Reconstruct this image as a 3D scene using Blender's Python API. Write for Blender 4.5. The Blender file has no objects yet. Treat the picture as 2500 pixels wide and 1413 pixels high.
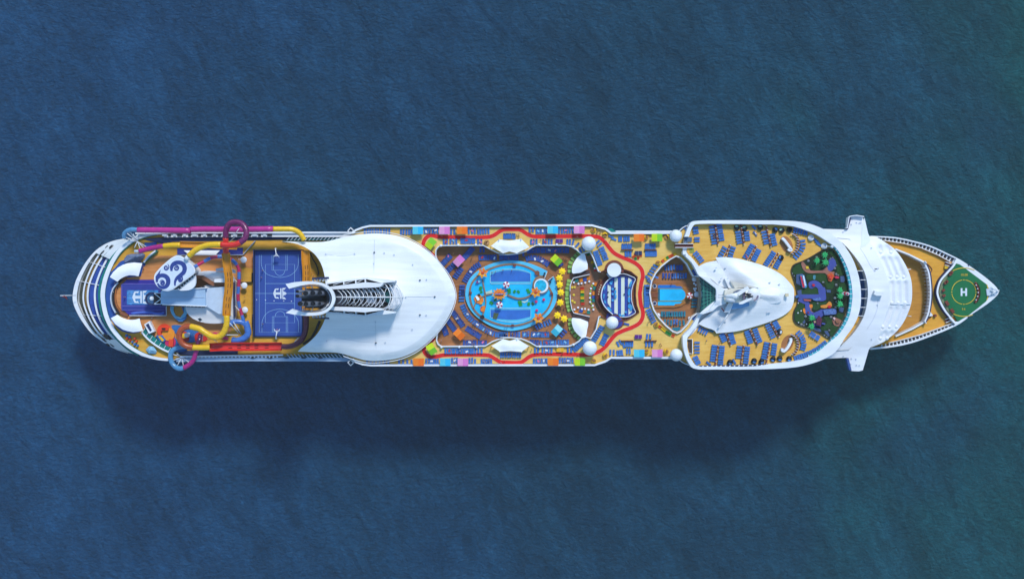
import bpy, bmesh, math, random
from mathutils import Vector, Matrix
from mathutils.geometry import tessellate_polygon, delaunay_2d_cdt
random.seed(7)
scene = bpy.context.scene
COL = scene.collection
PI = math.pi
# ---------------------------------------------------------------- survey frame
# plan positions were read off the aerial view in survey units and are turned into metres at the real height of each thing
FOC, HC, CX, CY = 47.6, 500.0, 1250.0, 706.5
def sc(z): return (HC-z)*36.0/(FOC*2500.0)
def W2(p, z):
    k = sc(z); return ((p[0]-CX)*k, (CY-p[1])*k)
def W(x, y, z):
    k = sc(z); return Vector(((x-CX)*k, (CY-y)*k, z))
def WL(pts, z): return [W2(p, z) for p in pts]
T1=(140,520,3.533); T2=(420,520,3.533); T3=(680,520,3.532)
M1=(1000,530,7.438); M2=(1000,710,7.438); M3=(1220,530,7.438); M4=(1220,710,7.438)
N1=(1430,520,7.067); N2=(1430,700,7.067); N3=(1660,520,7.067); N4=(1660,710,7.067); N5=(1880,520,7.067); N6=(1880,710,7.067)
B1=(2100,560,4.711)
S1=(250,560,8.83); S2=(250,720,8.31); S3=(400,760,9.418); S4=(680,640,8.832); S5=(1700,640,8.83); S6=(1370,650,10.095); S7=(1130,630,7.85)
R0=(0,0,1.0)
def q(f, s):
    out=[]
    for t in s.split():
        a,b=t.split(','); out.append((f[0]+float(a)/f[2], f[1]+float(b)/f[2]))
    return out
def cr(p, n=4, closed=True):
    """centripetal Catmull-Rom through the points (2-D or 3-D)"""
    q_=[p[0]]
    for a in p[1:]:
        if math.dist(a,q_[-1])>1e-6: q_.append(a)
    if closed and math.dist(q_[0],q_[-1])<1e-6: q_.pop()
    p=q_; L=len(p); out=[]; d=len(p[0])
    if L<3: return [tuple(a) for a in p]
    for i in (range(L) if closed else range(L-1)):
        if closed: P=[p[(i-1)%L],p[i],p[(i+1)%L],p[(i+2)%L]]
        else:
            P=[p[i-1] if i else tuple(2*p[0][j]-p[1][j] for j in range(d)),p[i],p[i+1],p[i+2] if i+2<L else tuple(2*p[-1][j]-p[-2][j] for j in range(d))]
        T=[0.0]
        for k in range(3): T.append(T[-1]+max(1e-4,math.dist(P[k],P[k+1])**.5))
        for k in range(n):
            t=T[1]+(T[2]-T[1])*k/n
            A=[[((T[m+1]-t)*P[m][j]+(t-T[m])*P[m+1][j])/(T[m+1]-T[m]) for j in range(d)] for m in range(3)]
            B=[[((T[m+2]-t)*A[m][j]+(t-T[m])*A[m+1][j])/(T[m+2]-T[m]) for j in range(d)] for m in range(2)]
            out.append(tuple(((T[2]-t)*B[0][j]+(t-T[1])*B[1][j])/(T[2]-T[1]) for j in range(d)))
    if not closed: out.append(tuple(p[-1]))
    return out
def area(p): return 0.5*sum(p[i][0]*p[(i+1)%len(p)][1]-p[(i+1)%len(p)][0]*p[i][1] for i in range(len(p)))
def ccw(p): return list(p) if area(p)>0 else list(p)[::-1]
def ell(cx, cy, rx, ry=None, n=32, a0=0, a1=2*PI, rot=0, end=False):
    ry = rx if ry is None else ry
    m = n+1 if end else n
    out=[]
    for i in range(m):
        a=a0+(a1-a0)*i/n; x,y=rx*math.cos(a),ry*math.sin(a)
        out.append((cx+x*math.cos(rot)-y*math.sin(rot), cy+x*math.sin(rot)+y*math.cos(rot)))
    return out
def offset(p, d):
    """grow (d>0) or shrink a closed ccw outline"""
    p=ccw(p); L=len(p); out=[]
    for i in range(L):
        a,b,c=p[i-1],p[i],p[(i+1)%L]
        u=Vector((b[0]-a[0],b[1]-a[1])); v=Vector((c[0]-b[0],c[1]-b[1]))
        if u.length<1e-6: u=v
        if v.length<1e-6: v=u
        u.normalize(); v.normalize()
        n=Vector((u.y+v.y, -u.x-v.x))
        if n.length<1e-6: n=Vector((u.y,-u.x))
        n.normalize(); c_=max(0.4, n.dot(Vector((u.y,-u.x))))
        out.append((b[0]+n.x*d/c_, b[1]+n.y*d/c_))
    return out
def inside(p, poly):
    x,y=p; c=False; j=len(poly)-1
    for i in range(len(poly)):
        xi,yi=poly[i]; xj,yj=poly[j]
        if (yi>y)!=(yj>y) and x<(xj-xi)*(y-yi)/(yj-yi)+xi: c=not c
        j=i
    return c
def segd(p, a, b):
    ax,ay=a; bx,by=b; dx,dy=bx-ax,by-ay; L=dx*dx+dy*dy
    t=0 if L==0 else max(0,min(1,((p[0]-ax)*dx+(p[1]-ay)*dy)/L))
    return math.hypot(p[0]-ax-dx*t,p[1]-ay-dy*t), t
def dist_poly(p, poly, closed=True):
    L=len(poly); return min(segd(p,poly[i],poly[(i+1)%L])[0] for i in range(L if closed else L-1))
def sstep(t): t=max(0,min(1,t)); return t*t*(3-2*t)
# ---------------------------------------------------------------- materials
def lin(c): c/=255.0; return c/12.92 if c<=.04045 else ((c+.055)/1.055)**2.4
def rgb(r,g,b,k=1.0): return (lin(r)*k, lin(g)*k, lin(b)*k, 1)
MATS={}
def mat(name, c, rough=.6, var=.12, scale=.6, metal=0, bump=0, bscale=8, k=.8, spec=.3, stretch=None):
    if name in MATS: return MATS[name]
    m=bpy.data.materials.new(name); m.use_nodes=True; nt=m.node_tree; N=nt.nodes; L=nt.links
    b=N['Principled BSDF']; col=rgb(*c,k)
    b.inputs['Roughness'].default_value=rough; b.inputs['Metallic'].default_value=metal
    b.inputs['Specular IOR Level'].default_value=spec
    g=N.new('ShaderNodeNewGeometry'); n=N.new('ShaderNodeTexNoise'); n.inputs['Scale'].default_value=scale; n.inputs['Detail'].default_value=6
    if stretch:
        mp=N.new('ShaderNodeMapping'); mp.inputs['Scale'].default_value=(*stretch,1); L.new(g.outputs['Position'],mp.inputs['Vector']); L.new(mp.outputs['Vector'],n.inputs['Vector'])
    else: L.new(g.outputs['Position'], n.inputs['Vector'])
    r=N.new('ShaderNodeMapRange'); r.inputs['From Min'].default_value=.3; r.inputs['From Max'].default_value=.7
    r.inputs['To Min'].default_value=1-var; r.inputs['To Max'].default_value=1+var*.6
    L.new(n.outputs['Fac'], r.inputs['Value'])
    mx=N.new('ShaderNodeVectorMath'); mx.operation='SCALE'; mx.inputs[0].default_value=col[:3]
    L.new(r.outputs['Result'], mx.inputs['Scale']); L.new(mx.outputs['Vector'], b.inputs['Base Color'])
    if bump:
        n2=N.new('ShaderNodeTexNoise'); n2.inputs['Scale'].default_value=bscale; L.new(g.outputs['Position'], n2.inputs['Vector'])
        bp=N.new('ShaderNodeBump'); bp.inputs['Strength'].default_value=bump; bp.inputs['Distance'].default_value=.1
        L.new(n2.outputs['Fac'], bp.inputs['Height']); L.new(bp.outputs['Normal'], b.inputs['Normal'])
    MATS[name]=m; return m
def deck_mat(name, c, c2, k=.8, plank=.35, stain=.5):
    """planked / coated deck: plank lines along the ship, blotchy wear"""
    if name in MATS: return MATS[name]
    m=bpy.data.materials.new(name); m.use_nodes=True; nt=m.node_tree; N=nt.nodes; L=nt.links
    b=N['Principled BSDF']; b.inputs['Roughness'].default_value=.75; b.inputs['Specular IOR Level'].default_value=.2
    g=N.new('ShaderNodeNewGeometry')
    mp=N.new('ShaderNodeMapping'); mp.inputs['Scale'].default_value=(.35,1.6,1); L.new(g.outputs['Position'], mp.inputs['Vector'])
    n=N.new('ShaderNodeTexNoise'); n.inputs['Scale'].default_value=plank*2; n.inputs['Detail'].default_value=8; L.new(mp.outputs['Vector'], n.inputs['Vector'])
    n2=N.new('ShaderNodeTexNoise'); n2.inputs['Scale'].default_value=.09; n2.inputs['Detail'].default_value=5; L.new(g.outputs['Position'], n2.inputs['Vector'])
    ad=N.new('ShaderNodeMath'); ad.operation='ADD'; 
    m1=N.new('ShaderNodeMath'); m1.operation='MULTIPLY'; m1.inputs[1].default_value=1-stain; L.new(n.outputs['Fac'], m1.inputs[0])
    m2=N.new('ShaderNodeMath'); m2.operation='MULTIPLY'; m2.inputs[1].default_value=stain; L.new(n2.outputs['Fac'], m2.inputs[0])
    L.new(m1.outputs[0], ad.inputs[0]); L.new(m2.outputs[0], ad.inputs[1])
    r=N.new('ShaderNodeValToRGB'); r.color_ramp.elements[0].position=.38; r.color_ramp.elements[1].position=.62
    r.color_ramp.elements[0].color=rgb(*c2,k); r.color_ramp.elements[1].color=rgb(*c,k)
    L.new(ad.outputs[0], r.inputs['Fac']); L.new(r.outputs['Color'], b.inputs['Base Color'])
    MATS[name]=m; return m
# ---------------------------------------------------------------- mesh builder
class MB:
    def __init__(s): s.v=[]; s.f=[]; s.m=[]; s.sm=[]
    def add(s, vs, fs, mi=0, smooth=False):
        o=len(s.v); s.v+= [tuple(v) for v in vs]
        for f in fs: s.f.append(tuple(i+o for i in f)); s.m.append(mi); s.sm.append(smooth)
        return s
    def prism(s, outer, z0, z1, holes=(), mi=0, side=None, top=True, bottom=False):
        """outline in world metres; top at z1, walls down to z0"""
        side = mi if side is None else side
        loops=[ccw(outer)]+[ccw(h)[::-1] for h in holes]
        flat=[p for l in loops for p in l]; n=len(flat)
        tris=tessellate_polygon([[Vector((p[0],p[1],0)) for p in l] for l in loops])
        T=[]
        for t in tris:
            a,b,c=[flat[i] for i in t]
            A=(b[0]-a[0])*(c[1]-a[1])-(c[0]-a[0])*(b[1]-a[1])
            if abs(A)<1e-9: continue
            T.append(tuple(t) if A>0 else tuple(t)[::-1])
        if top: s.add([(p[0],p[1],z1) for p in flat], T, mi)
        if bottom: s.add([(p[0],p[1],z0) for p in flat], [t[::-1] for t in T], mi)
        if z0<z1:
            for l in loops:
                k=len(l)
                s.add([(p[0],p[1],z0) for p in l]+[(p[0],p[1],z1) for p in l], [(i,(i+1)%k,(i+1)%k+k,i+k) for i in range(k)], side)
        return s
    def px(s, pts, z0, z1, holes=(), **kw):
        """same, outline in survey units"""
        return s.prism(WL(pts,z1), z0, z1, [WL(h,z1) for h in holes], **kw)
    def box(s, c, d, rz=0, mi=0, tilt=None):
        hx,hy,hz=d[0]/2,d[1]/2,d[2]/2
        vs=[Vector((x*hx,y*hy,z*hz)) for z in(-1,1) for y in(-1,1) for x in(-1,1)]
        M=Matrix.Rotation(rz,3,'Z')
        if tilt is not None: M=M@Matrix.Rotation(tilt[1],3,tilt[0])
        vs=[M@v+Vector(c) for v in vs]
        return s.add(vs, [(0,2,3,1),(4,5,7,6),(0,1,5,4),(2,6,7,3),(0,4,6,2),(1,3,7,5)], mi)
    def tube(s, path, r, n=8, mi=0, caps=True, half=False, smooth=True):
        """swept circle; half=True sweeps an open gutter"""
        path=[Vector(p) for p in path]; L=len(path); rings=[]
        up=Vector((0,0,1))
        for i,p in enumerate(path):
            t=(path[min(i+1,L-1)]-path[max(i-1,0)])
            if t.length<1e-9: t=Vector((1,0,0))
            t.normalize()
            u = up if abs(t.z)<.95 else Vector((0,1,0))
            a=t.cross(u).normalized(); b=a.cross(t).normalized()
            R = r(i/(L-1)) if callable(r) else r
            if half: rings.append([p+a*R*math.cos(w)+b*R*math.sin(w)*.8 for w in [PI+ PI*k/n for k in range(n+1)]])
            else: rings.append([p+a*R*math.cos(w)+b*R*math.sin(w) for w in [2*PI*k/n for k in range(n)]])
        m=len(rings[0]); vs=[v for rr in rings for v in rr]; fs=[]
        for i in range(L-1):
            for k in range(m-1 if half else m):
                k2=(k+1)%m; fs.append((i*m+k,(i+1)*m+k,(i+1)*m+k2,i*m+k2) if half else (i*m+k,i*m+k2,(i+1)*m+k2,(i+1)*m+k))
        if caps and not half: fs.append(tuple(range(m))[::-1]); fs.append(tuple(range((L-1)*m,L*m)))
        return s.add(vs,fs,mi,smooth)
    def cyl(s, c, r, z0, z1, n=20, mi=0, r2=None):
        r2=r if r2 is None else r2
        vs=[(c[0]+r*math.cos(2*PI*k/n),c[1]+r*math.sin(2*PI*k/n),z0) for k in range(n)]+[(c[0]+r2*math.cos(2*PI*k/n),c[1]+r2*math.sin(2*PI*k/n),z1) for k in range(n)]
        return s.add(vs,[(k,(k+1)%n,(k+1)%n+n,k+n) for k in range(n)]+[tuple(range(n,2*n))],mi)
    def ball(s, c, r, n=16, m=8, mi=0, z=1.0, frac=1.0):
        """sphere or dome; frac .5 = upper half"""
        vs=[]; fs=[]
        for j in range(m+1):
            a=PI/2-PI*frac*j/m
            for k in range(n):
                w=2*PI*k/n; vs.append((c[0]+r*math.cos(a)*math.cos(w),c[1]+r*math.cos(a)*math.sin(w),c[2]+r*z*math.sin(a)))
        for j in range(m):
            for k in range(n):
                k2=(k+1)%n; fs.append((j*n+k,(j+1)*n+k,(j+1)*n+k2,j*n+k2))
        return s.add(vs,fs,mi,True)
    def band(s, path, w, z0, z1, mi=0, closed=False):
        """wall or stripe of width w metres along a world path"""
        L=len(path); l=[]; r=[]
        for i in range(L):
            if closed: a,b=path[i-1],path[(i+1)%L]
            else: a,b=path[max(i-1,0)],path[min(i+1,L-1)]
            t=Vector((b[0]-a[0],b[1]-a[1])); 
            if t.length<1e-9: t=Vector((1,0))
            t.normalize()
            if callable(w): ww=w(i/(L-1))
            else: ww=w
            nx,ny=-t.y*ww/2,t.x*ww/2
            l.append((path[i][0]+nx,path[i][1]+ny)); r.append((path[i][0]-nx,path[i][1]-ny))
        vs=[]
        for z in (z0,z1):
            e=.0002 if z1-z0<.15 and z==z1 else 0
            vs+=[(p[0],p[1],z+e*i) for i,p in enumerate(l)]+[(p[0],p[1],z+e*i) for i,p in enumerate(r)]
        fs=[]; S=2*L
        for i in range(L if closed else L-1):
            j=(i+1)%L
            fs.append((S+L+i,S+L+j,S+j,S+i))
            if z1>z0: fs.append((i,S+i,S+j,j)); fs.append((L+i,L+j,S+L+j,S+L+i))
        if not closed and z1>z0: fs.append((0,L,S+L,S)); fs.append((L-1,S+L-1,S+2*L-1,2*L-1))
        return s.add(vs,fs,mi)
    def pband(s, pts, w, z0, z1, mi=0, closed=False): return s.band(WL(pts,z1), w, z0, z1, mi, closed)
    def hf(s, outer, zf, step, mi=0, skirt=None, smooth=True, thick=None, extra=()):
        """curved roof sheet: triangulated outline (world metres) with height zf(x,y,dist_to_edge)"""
        o=ccw(outer); P=[Vector(p) for p in o]; n=len(P)
        xs=[p[0] for p in o]; ys=[p[1] for p in o]; x=min(xs)+step/2; row=0
        ex=[e for e in extra if inside(e,o) and dist_poly(e,o)>.2]
        while x<max(xs):
            y=min(ys)+(step/2 if row%2 else step)
            while y<max(ys):
                if inside((x,y),o) and dist_poly((x,y),o)>step*.35: P.append(Vector((x,y)))
                y+=step
            x+=step*.87; row+=1
        if ex: P=P[:n]+[p for p in P[n:] if min(abs(p[0]-e[0])+abs(p[1]-e[1]) for e in ex)>step*.6]+[Vector(e) for e in ex]
        r=delaunay_2d_cdt(P,[(i,(i+1)%n) for i in range(n)],[],1,1e-4)
        V=r[0]; F=r[2]; vs=[]
        for v in V:
            d=dist_poly((v.x,v.y),o); vs.append((v.x,v.y,zf(v.x,v.y,d)))
        fs=[]
        for f in F:
            a,b,c=[V[i] for i in f[:3]]
            A=(b.x-a.x)*(c.y-a.y)-(c.x-a.x)*(b.y-a.y)
            fs.append(tuple(f) if A>0 else tuple(f)[::-1])
        s.add(vs,fs,mi,smooth)
        if thick:
            s.add([(a,b,c-thick) for a,b,c in vs],[f[::-1] for f in fs],mi,smooth)
            skirt='t'
        if skirt is not None:
            top=[(p[0],p[1],zf(p[0],p[1],0)) for p in o]
            bot=[(a,b,c-thick) for a,b,c in top] if skirt=='t' else [(a,b,skirt) for a,b,c in top]
            s.add(bot+top,[(i,(i+1)%n,(i+1)%n+n,i+n) for i in range(n)],mi)
        return s
    def build(s, name, mats, parent=None, loc=None, rz=0):
        me=bpy.data.meshes.new(name); me.from_pydata(s.v,[],s.f)
        for m in (mats if isinstance(mats,(list,tuple)) else [mats]): me.materials.append(m)
        me.polygons.foreach_set('material_index', s.m); me.polygons.foreach_set('use_smooth', s.sm)
        me.validate(); me.update()
        ob=bpy.data.objects.new(name, me); COL.objects.link(ob)
        if loc is not None: ob.location=loc
        ob.rotation_euler=(0,0,rz)
        if parent is not None: ob.parent=parent
        return ob
def bow_label(s): return s
def tag(o, label, cat, group=None, kind=None):
    o['label']=label; o['category']=cat
    if group: o['group']=group
    if kind: o['kind']=kind
    n=len(label.split()); 
    if n<4 or n>16: print('LABEL LENGTH', n, label)
    return o
def empty(name, loc, label, cat, group=None, rz=0):
    o=bpy.data.objects.new(name,None); COL.objects.link(o); o.location=loc; o.rotation_euler=(0,0,rz)
    return tag(o,label,cat,group)
def copy_tree(o, parent=None):
    c=o.copy(); COL.objects.link(c)
    if parent is not None: c.parent=parent
    for ch in list(o.children): copy_tree(ch,c)
    return c
ORD=['first','second','third','fourth','fifth','sixth','seventh','eighth','ninth','tenth','eleventh','twelfth','thirteenth','fourteenth','fifteenth','sixteenth','seventeenth','eighteenth','nineteenth','twentieth']
def structure(o): o['kind']='structure'; return o
# ---------------------------------------------------------------- camera, sun, sky
cam=bpy.data.cameras.new('camera'); cam.lens=FOC; cam.sensor_width=36; cam.clip_start=1; cam.clip_end=5000
co=bpy.data.objects.new('camera',cam); COL.objects.link(co); co.location=(0,0,HC); scene.camera=co
SUN_EL=math.radians(48); SUN_AZ=math.radians(20)      # azimuth from +Y towards +X
w=bpy.data.worlds.new('World'); scene.world=w; w.use_nodes=True
nt=w.node_tree; bg=nt.nodes['Background']; sky=nt.nodes.new('ShaderNodeTexSky'); sky.sky_type='NISHITA'; sky.sun_disc=False
sky.sun_elevation=SUN_EL; sky.sun_rotation=SUN_AZ; sky.air_density=1.3; sky.dust_density=0; sky.ozone_density=2.5
tint=nt.nodes.new('ShaderNodeVectorMath'); tint.operation='MULTIPLY'; tint.inputs[1].default_value=(.88,1.04,1.06); nt.links.new(sky.outputs['Color'],tint.inputs[0]); nt.links.new(tint.outputs['Vector'],bg.inputs['Color']); bg.inputs['Strength'].default_value=.15
sl=bpy.data.lights.new('sun','SUN'); sl.energy=2.5; sl.angle=math.radians(10); sl.color=(1,.955,.88)
so=bpy.data.objects.new('sun',sl); COL.objects.link(so); so.location=(0,100,300)
d=Vector((math.sin(SUN_AZ)*math.cos(SUN_EL),math.cos(SUN_AZ)*math.cos(SUN_EL),math.sin(SUN_EL)))
so.rotation_euler=d.to_track_quat('Z','Y').to_euler()
scene.view_settings.view_transform='Standard'; scene.view_settings.look='None'; scene.view_settings.exposure=.4; scene.view_settings.gamma=1
# ---------------------------------------------------------------- sea
def sea_mat():
    m=bpy.data.materials.new('sea_water'); m.use_nodes=True; nt=m.node_tree; N=nt.nodes; L=nt.links
    b=N['Principled BSDF']; b.inputs['Roughness'].default_value=.4; b.inputs['Specular IOR Level'].default_value=.25; b.inputs['IOR'].default_value=1.33
    g=N.new('ShaderNodeNewGeometry')
    def noise(scale,det,rough=.5,mp=None,dist=0):
        n=N.new('ShaderNodeTexNoise'); n.inputs['Scale'].default_value=scale; n.inputs['Detail'].default_value=det; n.inputs['Roughness'].default_value=rough; n.inputs['Distortion'].default_value=dist
        if mp:
            k0=N.new('ShaderNodeMapping'); k0.inputs['Rotation'].default_value=(0,0,mp[0]); L.new(g.outputs['Position'],k0.inputs['Vector'])
            k=N.new('ShaderNodeMapping'); k.inputs['Scale'].default_value=(mp[1],mp[2],1)
            L.new(k0.outputs['Vector'],k.inputs['Vector']); L.new(k.outputs['Vector'],n.inputs['Vector'])
        else: L.new(g.outputs['Position'],n.inputs['Vector'])
        return n
    def math_(op,a,b_,):
        k=N.new('ShaderNodeMath'); k.operation=op
        for i,x in enumerate((a,b_)):
            if isinstance(x,(int,float)): k.inputs[i].default_value=x
            else: L.new(x,k.inputs[i])
        return k.outputs[0]
    # the shallow, greener water lies to the right (towards +X)
    sx=N.new('ShaderNodeSeparateXYZ'); L.new(g.outputs['Position'],sx.inputs[0])
    gx=math_('MULTIPLY',sx.outputs['X'],1/360.0)
    big=noise(.011,3,.5); t=math_('ADD',gx,math_('MULTIPLY',big.outputs['Fac'],.75))
    r=N.new('ShaderNodeValToRGB'); cr_=r.color_ramp
    cr_.elements[0].position=-0.0; cr_.elements[0].color=rgb(36,82,122,SEAK)
    cr_.elements[1].position=1.0; cr_.elements[1].color=rgb(26,96,96,SEAK)
    e=cr_.elements.new(.45); e.color=rgb(34,79,108,SEAK)
    e=cr_.elements.new(.72); e.color=rgb(32,82,106,SEAK)
    L.new(t,r.inputs['Fac'])
    def mrange(v,a,b_,c,d_):
        k=N.new('ShaderNodeMapRange'); L.new(v,k.inputs['Value'])
        for nm,x in (('From Min',a),('From Max',b_),('To Min',c),('To Max',d_)): k.inputs[nm].default_value=x
        return k.outputs['Result']
    w1=noise(.7,6,.72,(.15,.7,1.3),1.2); w2=noise(.05,6,.6,(-.45,1,.5),.7); w3=noise(.26,5,.6,(-.5,1,.45),1.0)
    f=math_('MULTIPLY',mrange(w1.outputs['Fac'],.38,.66,.8,1.28),math_('MULTIPLY',mrange(w2.outputs['Fac'],.36,.66,.82,1.16),mrange(w3.outputs['Fac'],.36,.66,.84,1.18)))
    class _: pass
    mr=_(); mr.outputs={'Result':f}
    vm=N.new('ShaderNodeVectorMath'); vm.operation='SCALE'; L.new(r.outputs['Color'],vm.inputs[0]); L.new(mr.outputs['Result'],vm.inputs['Scale'])
    L.new(vm.outputs['Vector'],b.inputs['Base Color'])
    h=math_('ADD',math_('MULTIPLY',noise(.16,3,.5,(-.5,1,.45),.8).outputs['Fac'],1.6),math_('MULTIPLY',noise(.7,7,.7,(.15,.8,1.3),1.0).outputs['Fac'],1.2))
    bp=N.new('ShaderNodeBump'); bp.inputs['Strength'].default_value=1.0; bp.inputs['Distance'].default_value=1.6
    L.new(h,bp.inputs['Height']); L.new(bp.outputs['Normal'],b.inputs['Normal'])
    return m
SEAK=.74
sb=MB(); R=6000
sb.add([(-R,-R,0),(R,-R,0),(R,R,0),(-R,R,0)],[(0,1,2,3)])
sea=sb.build('sea_water',sea_mat()); structure(sea)

# the thin marine haze between the drone and the sea
hb=MB(); hb.box((0,0,251),(12100,12100,504))
hm_=bpy.data.materials.new('haze_air'); hm_.use_nodes=True; hn=hm_.node_tree
for n_ in list(hn.nodes):
    if n_.type=='BSDF_PRINCIPLED': hn.nodes.remove(n_)
pv=hn.nodes.new('ShaderNodeVolumePrincipled'); pv.inputs['Color'].default_value=(1,.99,.97,1); pv.inputs['Density'].default_value=4.5e-5; pv.inputs['Anisotropy'].default_value=0
hn.links.new(pv.outputs['Volume'],hn.nodes['Material Output'].inputs['Volume'])
hz=hb.build('haze',hm_); hz['kind']='stuff'
# ================================================================= materials used by the ship
WH=mat('white_paint',(238,242,248),rough=.45,var=.09,scale=.4,k=.78,stretch=(.3,1.2),spec=.35)
WH2=mat('white_fabric',(240,242,245),rough=.8,var=.04,scale=.5,k=.88)
GREYW=mat('pale_grey_paint',(196,208,222),rough=.55,var=.08,scale=.4)
YEL=deck_mat('yellow_deck',(222,188,108),(206,166,82),k=.99)
YELF=deck_mat('yellow_sun_deck',(222,178,90),(204,154,66),k=.98)
BOWD=deck_mat('ochre_bow_deck',(216,160,62),(200,142,50),k=.98)
TEAK=deck_mat('teak_deck',(172,116,72),(132,86,54),k=.92)
TEAKB=deck_mat('brown_wood',(150,92,62),(112,66,48),k=.8)
BEIGE=mat('beige_floor',(196,168,140),var=.1)
RED=mat('red_track',(222,30,30),rough=.75,var=.1,scale=.7,k=.85)
BLUEF=mat('blue_floor',(38,88,168),rough=.6,var=.15,scale=.5,k=.8)
BLUED=mat('deep_blue_floor',(52,62,150),rough=.5,var=.12,scale=.4,k=.8)
COURT=mat('blue_court',(46,78,158),rough=.7,var=.08,scale=.5,k=.86)
NAVY=mat('navy_paint',(34,48,92),var=.2)
TEALG=mat('teal_glass',(24,128,118),rough=.12,var=.25,scale=.35,spec=.6,k=.75)
CYANG=mat('cyan_glass',(70,176,190),rough=.12,var=.2,scale=.4,spec=.6)
GREENG=mat('green_glass',(16,78,78),rough=.1,var=.3,scale=.5,spec=.6)
DGLASS=mat('dark_glass',(28,46,66),rough=.08,var=.3,scale=.5,spec=.7)
DARK=mat('dark_machinery',(34,36,44),rough=.6,var=.5,scale=.8)
BLACK=mat('black_steel',(22,24,30),rough=.4,var=.3)
GREEN=mat('green_helideck',(16,108,64),rough=.8,var=.1,scale=.4,k=.85)
YLINE=mat('yellow_paint',(226,186,42),rough=.7,var=.06)
WLINE=mat('white_line_paint',(220,230,240),rough=.7,var=.05)
LLINE=mat('pale_blue_line_paint',(150,196,232),rough=.7,var=.05)
BROWN=mat('brown_trim',(122,60,48),rough=.7,var=.15)
POOLW=mat('shallow_pool_water',(30,182,234),rough=.08,var=.16,scale=.35,spec=.5,k=.95,bump=.25,bscale=1.6)
POOLD=mat('deep_pool_water',(54,108,190),rough=.08,var=.16,scale=.3,spec=.5,k=.9,bump=.25,bscale=1.6)
POOLE=mat('pool_surround_water',(84,190,228),rough=.1,var=.2,scale=.2,spec=.5,k=.95,bump=.25,bscale=1.6)
D1,D2,DF=38.0,41.0,44.0
ship=empty('cruise_ship',(0,0,0),'long white cruise ship seen from above with pointed bow and rounded stern','ship')
def P(mb,name,m,parent=None): return mb.build(name,m,parent or ship)
# ================================================================= hull
hull_s=cr([(182,720),(187,690),(197,667),(211,642),(231,616),(253,599),(276,589),(301,584)],2,False)[:-1]+[(301,584),(345,573),(420,569),(860,568.5),(1100,568),(1400,567),(1700,565),(1900,566),(2000,568),(2060,571),(2125,576)]
bow_top=cr(q(B1,'120,75 400,90 600,130 800,185 1000,275 1150,350 1300,450 1450,560 1560,660 1592,712'),3,False)
bow_bot=cr(q(B1,'1592,712 1570,755 1450,860 1300,960 1150,1075 1000,1150 800,1230 600,1300 400,1345 120,1380'),3,False)
hull_b=[(2060,862),(2000,868),(1900,874),(1700,876),(1400,877),(1100,878),(860,878),(450,878),(395,876),(355,870),(310,861)]+cr([(281,851),(253,834),(225,812),(205,786),(191,761),(182,738)],2,False)
hull_o=hull_s[:-1]+bow_top+bow_bot[1:]+hull_b
def hull_level(z,zt=26.5):
    out=[]
    for p in hull_o:
        x,y=W2(p,zt); u=max(0,min(1,(x-60)/110.)); v=max(0,min(1,(-95-x)/55.)); t=max(0,1-z/zt); yc=-1.2
        y=yc+(y-yc)*(1-.55*(u**1.3)*t**.8-.12*v*t); x=x-18*u*u*t+7*v*t
        out.append((x,y))
    return out
hm=MB(); zs=[-2,3,9,15,20,24.5]; n=len(hull_o); base=[]
for z in zs: hm.v+= [(a,b,z) for a,b in hull_level(z)]
for j in range(len(zs)-1):
    for i in range(n):
        k=(i+1)%n; hm.f.append((j*n+k,j*n+i,(j+1)*n+i,(j+1)*n+k)); hm.m.append(0 if zs[j]>=3 else 1); hm.sm.append(False)
me_fix=P(hm,'hull',[WH,mat('blue_boot_paint',(30,60,120))])
bmx=bmesh.new(); bmx.from_mesh(me_fix.data); bmesh.ops.recalc_face_normals(bmx,faces=bmx.faces); bmx.to_mesh(me_fix.data); bmx.free()
for sg in (1,-1):
    lv=hull_level(17.5)
    for k in range(46):
        x=-112+k*4.0; ys=[p for p in lv if (p[1]>0)==(sg>0)]
        ys.sort(key=lambda p:p[0]); yy=next((a[1]+(b_[1]-a[1])*(x-a[0])/(b_[0]-a[0]+1e-9) for a,b_ in zip(ys,ys[1:]) if a[0]<=x<=b_[0]),None)
        if yy is None: continue
        b=MB(); b.box((x,yy,17.5),(1.3,.5,1.3)); P(b,'hull_window',DGLASS)
# superstructure sides: stacked balcony decks under the main deck
sup=cr([(270,720),(272,690),(280,655),(300,615),(330,585)],2,False)+[(345,574),(420,570),(860,569),(1400,568),(1700,566),(1900,567),(2000,569),(2070,575),(2095,600),(2130,650),(2150,715),(2130,785),(2095,835),(2070,862),(2000,867),(1900,873),(1700,875),(1400,876),(860,877),(450,877),(395,875),(355,868),(315,845),(290,810),(275,770)]
supw=WL(sup,31); sb_=MB(); gl=MB()
for k in range(5):
    z=24.5+k*2.7
    ow=supw if k<4 else WL([p for p in sup if p[0]<1950],31)
    sb_.prism(ow,z,z+.35); gl.prism(offset(ow,-1.4),z+.35,z+2.7,top=False)
P(sb_,'balcony_deck',WH); P(gl,'balcony_window_wall',DGLASS)
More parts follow.
